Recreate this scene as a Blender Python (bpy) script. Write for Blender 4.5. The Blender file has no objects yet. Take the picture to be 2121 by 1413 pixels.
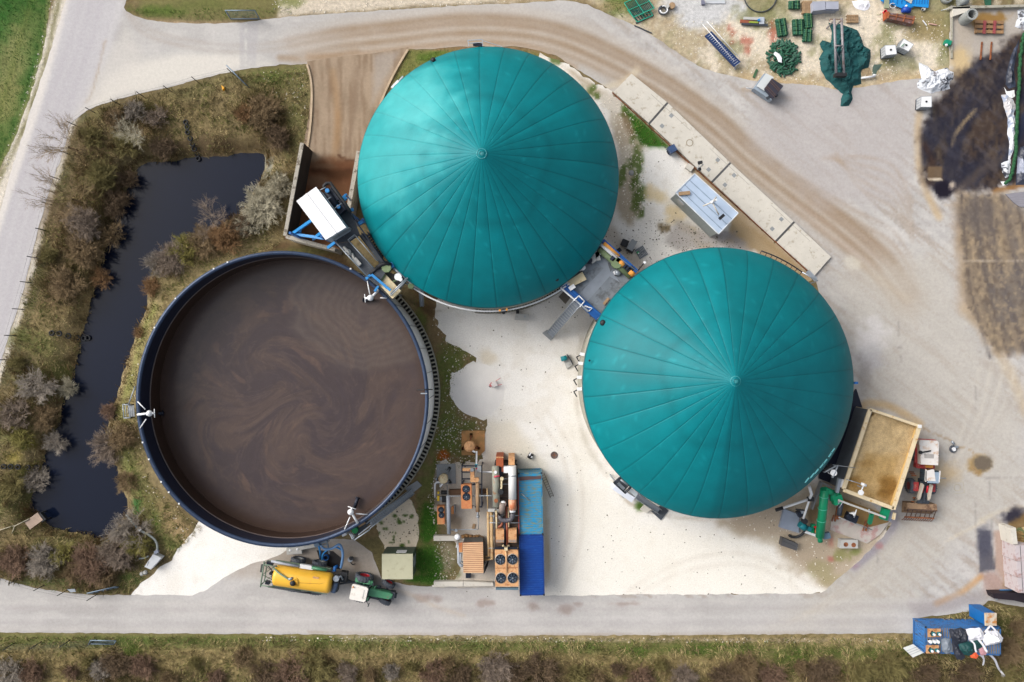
import bpy, math, random
import numpy as np
from mathutils import Vector, Matrix
from mathutils.geometry import delaunay_2d_cdt

# ------------------------------------------------------------------ camera, sky, sun, exposure
HC, FP, CX, CY = 82.0, 1650.0, 1060.5, 706.5      # flying height, focal length and centre in photo pixels
SC = bpy.context.scene
COL = SC.collection
cam = bpy.data.cameras.new('camera'); cam.sensor_width = 36.0; cam.lens = 36.0*FP/2121.0
cam.clip_start = 1.0; cam.clip_end = 3000.0
cam_o = bpy.data.objects.new('camera', cam); cam_o.location = (0, 0, HC); COL.objects.link(cam_o)
SC.camera = cam_o
SUN_EL, SUN_AZ = math.radians(39), math.radians(-62)   # azimuth from +Y (up in the picture), west is negative
world = bpy.data.worlds.new('World'); SC.world = world; world.use_nodes = True
nt = world.node_tree; bg = nt.nodes['Background']
sky = nt.nodes.new('ShaderNodeTexSky'); sky.sky_type = 'NISHITA'; sky.sun_disc = False
sky.sun_elevation = SUN_EL; sky.sun_rotation = SUN_AZ; sky.dust_density = 6.0; sky.air_density = 1.0; sky.ozone_density = 0.6
hs = nt.nodes.new('ShaderNodeHueSaturation'); hs.inputs['Saturation'].default_value = 0.42
nt.links.new(sky.outputs[0], hs.inputs['Color']); nt.links.new(hs.outputs[0], bg.inputs['Color'])
bg.inputs['Strength'].default_value = 0.15
sl = bpy.data.lights.new('sun', 'SUN'); sl.energy = 1.25; sl.angle = math.radians(38); sl.color = (1.0, 0.975, 0.945)
so = bpy.data.objects.new('sun', sl); COL.objects.link(so)
sd_ = Vector((math.sin(SUN_AZ)*math.cos(SUN_EL), math.cos(SUN_AZ)*math.cos(SUN_EL), math.sin(SUN_EL)))
so.rotation_euler = sd_.to_track_quat('Z', 'Y').to_euler(); so.location = sd_*60
SC.view_settings.view_transform = 'Standard'; SC.view_settings.look = 'None'; SC.view_settings.gamma = 1.0
SC.view_settings.exposure = 0.45
KEXP = 1.3                                        # what a sunlit level surface of albedo 1 shows

rnd = random.Random(7)
def P(px, py, z=0.0):
    s = (HC - z)/FP
    return Vector(((px - CX)*s, -(py - CY)*s, z))
def lin(c):
    return tuple((v/255.0)/12.92 if v <= 10 else (((v/255.0)+0.055)/1.055)**2.4 for v in c)
def alb(c):
    return tuple(min(0.86, v/KEXP) for v in lin(c))

# ------------------------------------------------------------------ numpy noise
def _hash(ix, iy, seed):
    n = (ix.astype(np.int64)*374761393 + iy.astype(np.int64)*668265263 + seed*1442695041) & 0xffffffff
    n = ((n ^ (n >> 13))*1274126177) & 0xffffffff
    n = n ^ (n >> 16)
    return (n & 0xffffff)/float(0xffffff)
def vnoise(x, y, seed=0):
    xi = np.floor(x); yi = np.floor(y); fx = x-xi; fy = y-yi
    fx = fx*fx*(3-2*fx); fy = fy*fy*(3-2*fy)
    a = _hash(xi, yi, seed); b = _hash(xi+1, yi, seed); c = _hash(xi, yi+1, seed); d = _hash(xi+1, yi+1, seed)
    return (a*(1-fx)+b*fx)*(1-fy)+(c*(1-fx)+d*fx)*fy
def fbm(x, y, o=4, seed=0):
    s = 0; a = 1.0; t = 0
    for k in range(o):
        s = s + a*vnoise(x*2**k+17.3*k, y*2**k-9.1*k, seed+k); t += a; a *= 0.5
    return s/t
def sstep(a, b, x):
    t = np.clip((x-a)/(b-a+1e-9), 0, 1); return t*t*(3-2*t)
def sdpoly(px, py, poly):
    """signed distance (pixels), negative inside"""
    n = len(poly); d = np.full(px.shape, 1e18); ins = np.zeros(px.shape, bool)
    for i in range(n):
        ax, ay = poly[i]; bx, by = poly[(i+1) % n]
        ex, ey = bx-ax, by-ay; L = ex*ex+ey*ey+1e-12
        t = np.clip(((px-ax)*ex+(py-ay)*ey)/L, 0, 1)
        d = np.minimum(d, (px-ax-t*ex)**2+(py-ay-t*ey)**2)
        c = ((ay > py) != (by > py))
        with np.errstate(divide='ignore', invalid='ignore'):
            xi = (bx-ax)*(py-ay)/((by-ay) if by != ay else 1e-9)+ax
        ins ^= c & (px < xi)
    d = np.sqrt(d); d[ins] *= -1; return d
def dline(px, py, pts):
    d = np.full(px.shape, 1e18)
    for (ax, ay), (bx, by) in zip(pts[:-1], pts[1:]):
        ex, ey = bx-ax, by-ay; L = ex*ex+ey*ey+1e-12
        t = np.clip(((px-ax)*ex+(py-ay)*ey)/L, 0, 1)
        d = np.minimum(d, (px-ax-t*ex)**2+(py-ay-t*ey)**2)
    return np.sqrt(d)
def spline(pts, n=8):
    out = []; P_ = [pts[0]]+list(pts)+[pts[-1]]
    for i in range(1, len(P_)-2):
        p0, p1, p2, p3 = [np.array(q, float) for q in P_[i-1:i+3]]
        for k in range(n):
            t = k/n
            out.append(tuple(0.5*((2*p1)+(-p0+p2)*t+(2*p0-5*p1+4*p2-p3)*t*t+(-p0+3*p1-3*p2+p3)*t**3)))
    out.append(tuple(float(v) for v in pts[-1])); return out
class Paint:
    """colours (as seen, 0-255) laid over points given in photo pixels of the ground plane"""
    def __init__(s, px, py, base, var=10, scale=60, seed=1):
        s.x = px; s.y = py; n = fbm(px/scale, py/scale, 5, seed)-0.5
        s.m0 = 1.0; s.c = np.array(base, float)[None, :]+n[:, None]*2*var; s.seed = seed
    def mix(s, a, col):
        s.c += (np.array(col, float)[None, :]-s.c)*(np.clip(a, 0, 1)*s.m0)[:, None]
    def poly(s, pts, col, soft=4, a=1.0, rough=6, rs=18):
        d = sdpoly(s.x, s.y, pts)+(fbm(s.x/rs, s.y/rs, 4, s.seed+5)-0.5)*2*rough
        s.mix(a*(1-sstep(-soft, soft, d)), col)
    def line(s, pts, w, col, soft=None, a=1.0, brk=0.5, n=6):
        pts = spline(pts, n) if len(pts) > 2 else pts
        d = dline(s.x, s.y, pts); soft = w if soft is None else soft
        m = 1-sstep(w*0.5-soft*0.5, w*0.5+soft*0.5, d)
        s.seed += 1
        m = m*(1-brk+brk*2*np.clip(fbm(s.x/30, s.y/30, 3, s.seed)-0.15, 0, 1))
        s.mix(a*m, col)
    def blob(s, cx, cy, rx, ry, col, a=1.0, rot=0, rough=0.5, soft=0.5):
        c, sn = math.cos(rot), math.sin(rot); dx = s.x-cx; dy = s.y-cy
        d = np.sqrt(((dx*c+dy*sn)/rx)**2+((-dx*sn+dy*c)/ry)**2)
        s.seed += 1
        d = d+(fbm(s.x/14, s.y/14, 4, s.seed)-0.5)*2*rough
        s.mix(a*(1-sstep(1-soft, 1+soft, d)), col)
    def out(s):
        c = np.clip(s.c, 3, 255)/255.0
        l = np.where(c < 0.04045, c/12.92, ((c+0.055)/1.055)**2.4)
        return np.clip(l/KEXP, 0, 0.86)

# ------------------------------------------------------------------ materials
MATS = {}
def _new(name):
    m = bpy.data.materials.new(name); m.use_nodes = True
    n = m.node_tree; b = n.nodes['Principled BSDF']; return m, n, b
def N(n, t, **kw):
    k = n.nodes.new(t)
    for a, v in kw.items():
        if a in k.inputs.keys(): k.inputs[a].default_value = v
        else: setattr(k, a, v)
    return k
def mat(name, c, rough=0.7, metal=0.0, var=0.18, scale=1.2, dirt=None, dirt_amt=0.0, dirt_scale=2.0, fine=0.0, fscale=18, bump=0.0, spec=0.4, stretch=None):
    """procedural paint / metal / stone: colour as seen in daylight, large and fine mottling, dirt or rust patches"""
    if name in MATS: return MATS[name]
    m, n, b = _new(name); L = n.links.new
    tc = N(n, 'ShaderNodeTexCoord'); src = tc.outputs['Object']
    if stretch:
        mp = N(n, 'ShaderNodeMapping'); mp.inputs['Scale'].default_value = stretch; L(src, mp.inputs[0]); src = mp.outputs[0]
    a = alb(c)
    n1 = N(n, 'ShaderNodeTexNoise'); n1.inputs['Scale'].default_value = scale; n1.inputs['Detail'].default_value = 6; L(src, n1.inputs[0])
    r1 = N(n, 'ShaderNodeMapRange'); r1.inputs[1].default_value = 0.25; r1.inputs[2].default_value = 0.75
    r1.inputs[3].default_value = 1-var; r1.inputs[4].default_value = 1+var; L(n1.outputs[0], r1.inputs[0])
    mx = N(n, 'ShaderNodeVectorMath', operation='SCALE'); mx.inputs[0].default_value = a; L(r1.outputs[0], mx.inputs['Scale'])
    out = mx.outputs[0]
    if fine:
        n2 = N(n, 'ShaderNodeTexNoise'); n2.inputs['Scale'].default_value = fscale; n2.inputs['Detail'].default_value = 3; L(src, n2.inputs[0])
        r2 = N(n, 'ShaderNodeMapRange'); r2.inputs[1].default_value = 0.3; r2.inputs[2].default_value = 0.7
        r2.inputs[3].default_value = 1-fine; r2.inputs[4].default_value = 1+fine; L(n2.outputs[0], r2.inputs[0])
        m2 = N(n, 'ShaderNodeVectorMath', operation='SCALE'); L(out, m2.inputs[0]); L(r2.outputs[0], m2.inputs['Scale']); out = m2.outputs[0]
    if dirt:
        n3 = N(n, 'ShaderNodeTexNoise'); n3.inputs['Scale'].default_value = dirt_scale; n3.inputs['Detail'].default_value = 8; n3.inputs['Roughness'].default_value = 0.65; L(src, n3.inputs[0])
        r3 = N(n, 'ShaderNodeMapRange'); lo = 0.68-0.4*dirt_amt
        r3.inputs[1].default_value = lo; r3.inputs[2].default_value = lo+0.12; L(n3.outputs[0], r3.inputs[0])
        m3 = N(n, 'ShaderNodeMixRGB'); L(r3.outputs[0], m3.inputs[0]); L(out, m3.inputs[1]); m3.inputs[2].default_value = (*alb(dirt), 1); out = m3.outputs[0]
    L(out, b.inputs['Base Color'])
    b.inputs['Roughness'].default_value = rough; b.inputs['Metallic'].default_value = metal; b.inputs['Specular IOR Level'].default_value = spec
    if bump:
        bp = N(n, 'ShaderNodeBump'); bp.inputs['Strength'].default_value = bump; bp.inputs['Distance'].default_value = 0.05
        L(n1.outputs[0], bp.inputs['Height']); L(bp.outputs[0], b.inputs['Normal'])
    MATS[name] = m; return m
def vmat(name, rough=0.9, amp=0.15, scale=8.0, amp2=0.2, scale2=30.0, speck=None, speck_t=0.68, speck_s=14.0, bump=0.3, bd=0.05, spec=0.25, stretch=None):
    """a material that takes the colours of the mesh (stains, soil, wear) and adds grain"""
    if name in MATS: return MATS[name]
    m, n, b = _new(name); L = n.links.new
    at = N(n, 'ShaderNodeAttribute', attribute_name='Col'); out = at.outputs['Color']
    tc = N(n, 'ShaderNodeTexCoord'); src = tc.outputs['Object']
    if stretch:
        mp = N(n, 'ShaderNodeMapping'); mp.inputs['Scale'].default_value = stretch; L(src, mp.inputs[0]); src = mp.outputs[0]
    last = None
    for a, s, d in ((amp, scale, 5), (amp2, scale2, 2)):
        if not a: continue
        k = N(n, 'ShaderNodeTexNoise'); k.inputs['Scale'].default_value = s; k.inputs['Detail'].default_value = d; L(src, k.inputs[0])
        r = N(n, 'ShaderNodeMapRange'); r.inputs[1].default_value = 0.28; r.inputs[2].default_value = 0.72
        r.inputs[3].default_value = 1-a; r.inputs[4].default_value = 1+a; L(k.outputs[0], r.inputs[0])
        v = N(n, 'ShaderNodeVectorMath', operation='SCALE'); L(out, v.inputs[0]); L(r.outputs[0], v.inputs['Scale']); out = v.outputs[0]; last = k
    if speck:
        k = N(n, 'ShaderNodeTexNoise'); k.inputs['Scale'].default_value = speck_s; k.inputs['Detail'].default_value = 2; L(src, k.inputs[0])
        r = N(n, 'ShaderNodeMapRange'); r.inputs[1].default_value = speck_t; r.inputs[2].default_value = speck_t+0.05; L(k.outputs[0], r.inputs[0])
        m3 = N(n, 'ShaderNodeMixRGB'); L(r.outputs[0], m3.inputs[0]); L(out, m3.inputs[1]); m3.inputs[2].default_value = (*alb(speck), 1); out = m3.outputs[0]
    L(out, b.inputs['Base Color']); b.inputs['Roughness'].default_value = rough; b.inputs['Specular IOR Level'].default_value = spec
    if bump and last is not None:
        bp = N(n, 'ShaderNodeBump'); bp.inputs['Strength'].default_value = bump; bp.inputs['Distance'].default_value = bd
        L(last.outputs[0], bp.inputs['Height']); L(bp.outputs[0], b.inputs['Normal'])
    MATS[name] = m; return m

# ------------------------------------------------------------------ mesh builder
class B:
    def __init__(s, m=None):
        s.v = []; s.f = []; s.fm = []; s.fs = []; s.mats = []; s.cols = None
        s.sm = False; s.cur = 0
        if m is not None: s.use(m)
    def use(s, m):
        if m not in s.mats: s.mats.append(m)
        s.cur = s.mats.index(m); return s
    def add(s, vs, fs, smooth=False):
        o = len(s.v); s.v.extend([tuple(v) for v in vs])
        for f in fs:
            s.f.append(tuple(i+o for i in f)); s.fm.append(s.cur); s.fs.append(smooth)
        return s
    def prism(s, pts, z0, z1):
        """vertical prism over a ring of points (x, y), z1 may be a list of heights"""
        n = len(pts); A = sum(pts[i][0]*pts[(i+1) % n][1]-pts[(i+1) % n][0]*pts[i][1] for i in range(n))
        if A < 0: pts = list(pts)[::-1]; z1 = list(z1)[::-1] if isinstance(z1, (list, tuple)) else z1
        zt = z1 if isinstance(z1, (list, tuple)) else [z1]*n
        vs = [(p[0], p[1], z0) for p in pts]+[(p[0], p[1], zt[i]) for i, p in enumerate(pts)]
        fs = [tuple(range(n))[::-1], tuple(range(n, 2*n))]+[(i, (i+1) % n, n+(i+1) % n, n+i) for i in range(n)]
        return s.add(vs, fs)
    def box(s, c, sz, rz=0.0, M=None):
        """c = centre of the box's bottom face"""
        hx, hy = sz[0]/2, sz[1]/2; co, si = math.cos(rz), math.sin(rz)
        q = [(-hx, -hy), (hx, -hy), (hx, hy), (-hx, hy)]
        return s.prism([(c[0]+a*co-b*si, c[1]+a*si+b*co) for a, b in q], c[2], c[2]+sz[2])
    def beam(s, p, q, w=0.1, h=None):
        h = w if h is None else h
        p = Vector(p); q = Vector(q); d = (q-p)
        if d.length < 1e-6: return s
        d.normalize(); up = Vector((0, 0, 1))
        if abs(d.z) > 0.98: up = Vector((0, 1, 0))
        x = d.cross(up).normalized(); y = x.cross(d).normalized()
        vs = [a+x*(i*w/2)+y*(j*h/2) for a in (p, q) for i, j in ((-1, -1), (1, -1), (1, 1), (-1, 1))]
        return s.add(vs, [(0, 1, 2, 3), (7, 6, 5, 4), (0, 4, 5, 1), (1, 5, 6, 2), (2, 6, 7, 3), (3, 7, 4, 0)])
    def tube(s, pts, r, seg=8, r2=None, cap=True, closed=False):
        pts = [Vector(p) for p in pts]; n = len(pts); r2 = r if r2 is None else r2
        vs = []; prev = None
        for i, p in enumerate(pts):
            if closed: d = pts[(i+1) % n]-pts[i-1]
            else: d = pts[min(i+1, n-1)]-pts[max(i-1, 0)]
            if d.length < 1e-9: d = Vector((0, 0, 1))
            d.normalize()
            up = prev if prev is not None else (Vector((0, 0, 1)) if abs(d.z) < 0.9 else Vector((1, 0, 0)))
            x = d.cross(up)
            if x.length < 1e-6: x = d.cross(Vector((1, 0.3, 0)))
            x.normalize(); y = x.cross(d).normalized(); prev = y
            rr = r+(r2-r)*i/max(1, n-1)
            for k in range(seg):
                a = 2*math.pi*k/seg; vs.append(p+x*math.cos(a)*rr+y*math.sin(a)*rr)
        fs = []
        for i in range(n if closed else n-1):
            j = (i+1) % n
            for k in range(seg):
                l = (k+1) % seg; fs.append((i*seg+k, j*seg+k, j*seg+l, i*seg+l))
        s.add(vs, fs, True)
        if cap and not closed:
            o = len(s.v)-n*seg
            s.f.append(tuple(o+k for k in range(seg))); s.fm.append(s.cur); s.fs.append(False)
            s.f.append(tuple(o+(n-1)*seg+k for k in range(seg))[::-1]); s.fm.append(s.cur); s.fs.append(False)
        return s
    def cyl(s, c, r, h, seg=20, r2=None):
        return s.tube([c, (c[0], c[1], c[2]+h)], r, seg, r2)
    def lathe(s, c, prof, seg=24, ax=(0, 0, 1), cap=False, smooth=True):
        """prof = [(radius, height)...] turned about the axis ax through c"""
        ax = Vector(ax).normalized(); up = Vector((0, 0, 1)) if abs(ax.z) < 0.9 else Vector((1, 0, 0))
        x = ax.cross(up).normalized(); y = ax.cross(x).normalized(); c = Vector(c); vs = []; fs = []
        for r, h in prof:
            for k in range(seg):
                a = 2*math.pi*k/seg; vs.append(c+ax*h+x*(r*math.cos(a))+y*(r*math.sin(a)))
        for i in range(len(prof)-1):
            for k in range(seg):
                l = (k+1) % seg; fs.append((i*seg+k, i*seg+l, (i+1)*seg+l, (i+1)*seg+k))
        if cap: fs += [tuple(range(seg))[::-1], tuple((len(prof)-1)*seg+k for k in range(seg))]
        return s.add(vs, fs, smooth)
    def tyre(s, c, r, w, ax, inner=0.55, seg=24):
        h = w/2
        return s.lathe(c, [(r*inner, -h*0.8), (r*0.8, -h), (r*0.96, -h*0.8), (r, -h*0.3), (r, h*0.3), (r*0.96, h*0.8), (r*0.8, h), (r*inner, h*0.8), (r*inner, -h*0.8)], seg, ax)
    def quadsheet(s, pts, t=0.01):
        """thin solid slab from four 3-D corners"""
        pts = [Vector(p) for p in pts]; nn = (pts[1]-pts[0]).cross(pts[-1]-pts[0]).normalized()*t; n = len(pts)
        vs = [p for p in pts]+[p-nn for p in pts]
        return s.add(vs, [tuple(range(n)), tuple(range(n, 2*n))[::-1]]+[(i, n+i, n+(i+1) % n, (i+1) % n) for i in range(n)])
    def mesh(s, name, off=(0, 0, 0)):
        me = bpy.data.meshes.new(name); o = Vector(off)
        me.from_pydata([(v[0]-o.x, v[1]-o.y, v[2]-o.z) for v in s.v], [], s.f)
        for m in s.mats: me.materials.append(m)
        me.polygons.foreach_set('material_index', s.fm); me.polygons.foreach_set('use_smooth', s.fs)
        if s.cols is not None:
            ca = me.color_attributes.new('Col', 'FLOAT_COLOR', 'POINT')
            a = np.ones((len(s.v), 4), np.float32); a[:, :3] = s.cols; ca.data.foreach_set('color', a.ravel())
        me.update(); return me
def bounds(parts):
    lo = [1e9]*3; hi = [-1e9]*3
    def go(ps):
        for p in ps:
            for v in p[1].v:
                for k in range(3):
                    lo[k] = min(lo[k], v[k]); hi[k] = max(hi[k], v[k])
            if len(p) > 2: go(p[2])
    go(parts); return lo, hi
def tag(o, label=None, cat=None, group=None, kind=None):
    if label: o['label'] = label
    if cat: o['category'] = cat
    if group: o['group'] = group
    if kind: o['kind'] = kind
    return o
def thing(name, label, cat, parts, group=None, kind=None, local=False):
    """parts = a builder (one mesh) or [(part, builder, [sub-parts])...]; built in world space, origin moved to the base"""
    single = isinstance(parts, B); pl = [('x', parts)] if single else parts
    if local: org = Vector((0, 0, 0))
    else:
        lo, hi = bounds(pl); org = Vector(((lo[0]+hi[0])/2, (lo[1]+hi[1])/2, lo[2]))
    if single:
        o = bpy.data.objects.new(name, parts.mesh(name, org)); COL.objects.link(o); o.location = org
        return tag(o, label, cat, group, kind)
    r = bpy.data.objects.new(name, None); COL.objects.link(r); r.location = org; r.empty_display_size = 0.3
    tag(r, label, cat, group, kind)
    def go(ps, par):
        for p in ps:
            c = bpy.data.objects.new(p[0], p[1].mesh(p[0], org)); COL.objects.link(c); c.parent = par
            if len(p) > 3 and p[3]: c['label'] = p[3]
            if len(p) > 2 and p[2]: go(p[2], c)
    go(pl, r); return r
def clone(o, loc=None, rz=None, label=None, group=None, scale=None, mats=None):
    kids = {}
    for q in bpy.data.objects:
        if q.parent: kids.setdefault(q.parent.name, []).append(q)
    def cp(a, par):
        c = a.copy(); COL.objects.link(c)
        if par is not None: c.parent = par
        for ch in kids.get(a.name, []): cp(ch, c)
        return c
    r = cp(o, None)
    if loc is not None: r.location = loc
    if rz is not None: r.rotation_euler = (r.rotation_euler[0], r.rotation_euler[1], rz)
    if scale is not None: r.scale = scale if hasattr(scale, '__len__') else (scale,)*3
    if label: r['label'] = label
    if group: r['group'] = group
    return r

# ------------------------------------------------------------------ ground sheets
def sheet(name, poly, z, m, paint, sp=0.3, rough=0.12, rs=0.6, kind='structure', label=None, cat=None, zf=None, smooth_outline=True, seed=3):
    """ground sheet: outline given in photo pixels; irregular edge, inner points to carry stains"""
    s = HC/FP; pts = []
    n = len(poly)
    for i in range(n):
        a = np.array(poly[i], float); b = np.array(poly[(i+1) % n], float)
        k = max(1, int(np.linalg.norm(b-a)*s/0.35))
        for j in range(k): pts.append(a+(b-a)*j/k)
    q = np.array(pts)
    if rough:
        nx = fbm(q[:, 0]*s/rs, q[:, 1]*s/rs, 3, seed)-0.5; ny = fbm(q[:, 0]*s/rs+50, q[:, 1]*s/rs, 3, seed+9)-0.5
        q = q+np.stack([nx, ny], 1)*2*rough/s
    x0, y0 = q.min(0); x1, y1 = q.max(0); st = sp/s
    gx, gy = np.meshgrid(np.arange(x0+st/2, x1, st), np.arange(y0+st/2, y1, st)); gx = gx.ravel(); gy = gy.ravel()
    jr = np.random.RandomState(seed); gx = gx+(jr.rand(len(gx))-0.5)*st*0.3; gy = gy+(jr.rand(len(gy))-0.5)*st*0.3
    d = sdpoly(gx, gy, [tuple(v) for v in q]); k = d < -st*0.45; gx = gx[k]; gy = gy[k]
    V = [Vector((a*s, -b*s)) for a, b in q]+[Vector((a*s, -b*s)) for a, b in zip(gx, gy)]
    r = delaunay_2d_cdt(V, [], [list(range(len(q)))], 1, 1e-5)
    vv = np.array([(v.x, v.y) for v in r[0]]); fs = [tuple(f) for f in r[2]]
    px = vv[:, 0]/s; py = -vv[:, 1]/s
    c = paint(px, py)
    wx = vv[:, 0]-CX*s; wy = vv[:, 1]+CY*s
    zz = np.full(len(wx), z) if zf is None else zf(px, py, wx, wy)+z
    A = 0
    f0 = fs[0]; A = (vv[f0[1]][0]-vv[f0[0]][0])*(vv[f0[2]][1]-vv[f0[0]][1])-(vv[f0[1]][1]-vv[f0[0]][1])*(vv[f0[2]][0]-vv[f0[0]][0])
    if A < 0: fs = [f[::-1] for f in fs]
    b = B(m); b.v = list(zip(wx.tolist(), wy.tolist(), zz.tolist())); b.f = fs; b.fm = [0]*len(fs); b.fs = [zf is not None]*len(fs); b.cols = c
    me = b.mesh(name); o = bpy.data.objects.new(name, me); COL.objects.link(o)
    return tag(o, label, cat, None, kind)
# ------------------------------------------------------------------ the setting: ground, field, roads, gravel, water
POND = spline([(300,337),(345,333),(400,330),(470,323),(530,320),(551,327),(545,350),(527,388),(505,425),(480,452),(430,478),(385,500),(345,530),(318,562),(306,600),(300,640),(284,680),(270,722),(258,765),(246,805),(236,840),(224,875),(218,905),(232,945),(246,985),(256,1020),(264,1055),(250,1082),(218,1112),(165,1103),(110,1092),(72,1065),(64,1045),(84,985),(97,942),(122,868),(148,790),(163,722),(184,655),(200,590),(214,530),(233,471),(250,430),(265,392),(282,356),(300,337)], 4)[:-1]
FIELD = [(-400,-400),(150,-400),(118,-60),(104,0),(100,45),(84,130),(62,200),(40,262),(15,320),(0,348),(-60,470),(-400,1000)]
ROAD = [(200,-400),(150,-60),(137,0),(108,95),(60,240),(25,350),(0,440),(-60,640),(-400,1500),(-330,1560),(-60,935),(0,757),(20,692),(40,630),(60,558),(80,471),(98,410),(116,357),(138,290),(150,248),(175,232),(225,120),(262,0),(270,-60),(300,-400)]
YARD = [(248,-60),(246,0),(262,24),(290,38),(340,46),(430,49),(500,47),(540,42),(600,35),(700,28),(850,18),(980,10),(1060,8),(1170,1),(1210,8),(1247,23),(1290,42),(1320,55),(1360,79),(1393,102),(1425,125),(1460,143),(1510,157),(1560,168),(1620,172),(1700,178),(1740,187),(1800,178),(1860,168),(1920,160),(1965,150),(1968,12),(2250,12),(2250,1262),(2100,1255),(2046,1243),(2030,1262),(1895,1282),(1893,1311),(1700,1313),(1300,1316),(900,1316),(560,1313),(300,1312),(0,1310),(-400,1310),(-400,1120),(-60,1180),(0,1197),(60,1215),(140,1228),(200,1232),(268,1233),(400,1233),(430,1220),(470,1192),(520,1168),(575,1152),(600,1135),(680,1115),(735,1118),(770,1145),(792,1200),(840,1212),(900,1216),(1075,1219),(1076,1234),(1300,1232),(1500,1231),(1700,1229),(1712,1222),(1730,1203),(1775,1165),(1800,1140),(1830,1110),(1846,1085),(1760,1000),(1720,900),(1745,800),(1745,740),(1720,670),(1692,592),(1686,572),(1478,378),(1270,190),(1230,165),(1190,140),(1150,115),(1110,103),(1060,96),(960,97),(900,102),(845,103),(760,118),(637,134),(580,135),(520,141),(470,151),(400,168),(350,182),(300,192),(240,207),(180,229),(140,262),(200,120),(235,0)]
RAMP = [(636,128),(700,118),(780,110),(846,98),(820,145),(795,200),(775,250),(758,300),(745,350),(724,450),(702,520),(588,495),(610,400),(626,310),(640,240),(645,180)]
GRAVEL = [(900,640),(905,668),(925,705),(945,716),(962,728),(985,738),(984,752),(960,758),(940,775),(932,800),(936,828),(955,850),(985,864),(1005,872),(1004,895),(1000,950),(960,958),(905,956),(898,990),(902,1060),(928,1100),(945,1125),(950,1180),(938,1205),(898,1214),(895,1224),(1000,1238),(1300,1236),(1714,1232),(1740,1206),(1785,1165),(1835,1112),(1850,1080),(1740,980),(1500,800),(1660,600),(1692,576),(1480,382),(1272,194),(1235,172),(1195,148),(1150,120),(1120,115),(1100,250),(1100,500),(1000,560),(905,620)]
FAN = [(402,1098),(385,1120),(368,1140),(355,1160),(330,1175),(312,1195),(290,1210),(270,1234),(400,1236),(434,1222),(472,1195),(520,1172),(577,1155),(620,1130),(600,1090),(520,1060),(430,1050)]
PATCH = [(775,1080),(795,1060),(820,1040),(846,1032),(862,1055),(866,1090),(862,1132),(800,1138),(788,1115)]

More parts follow.
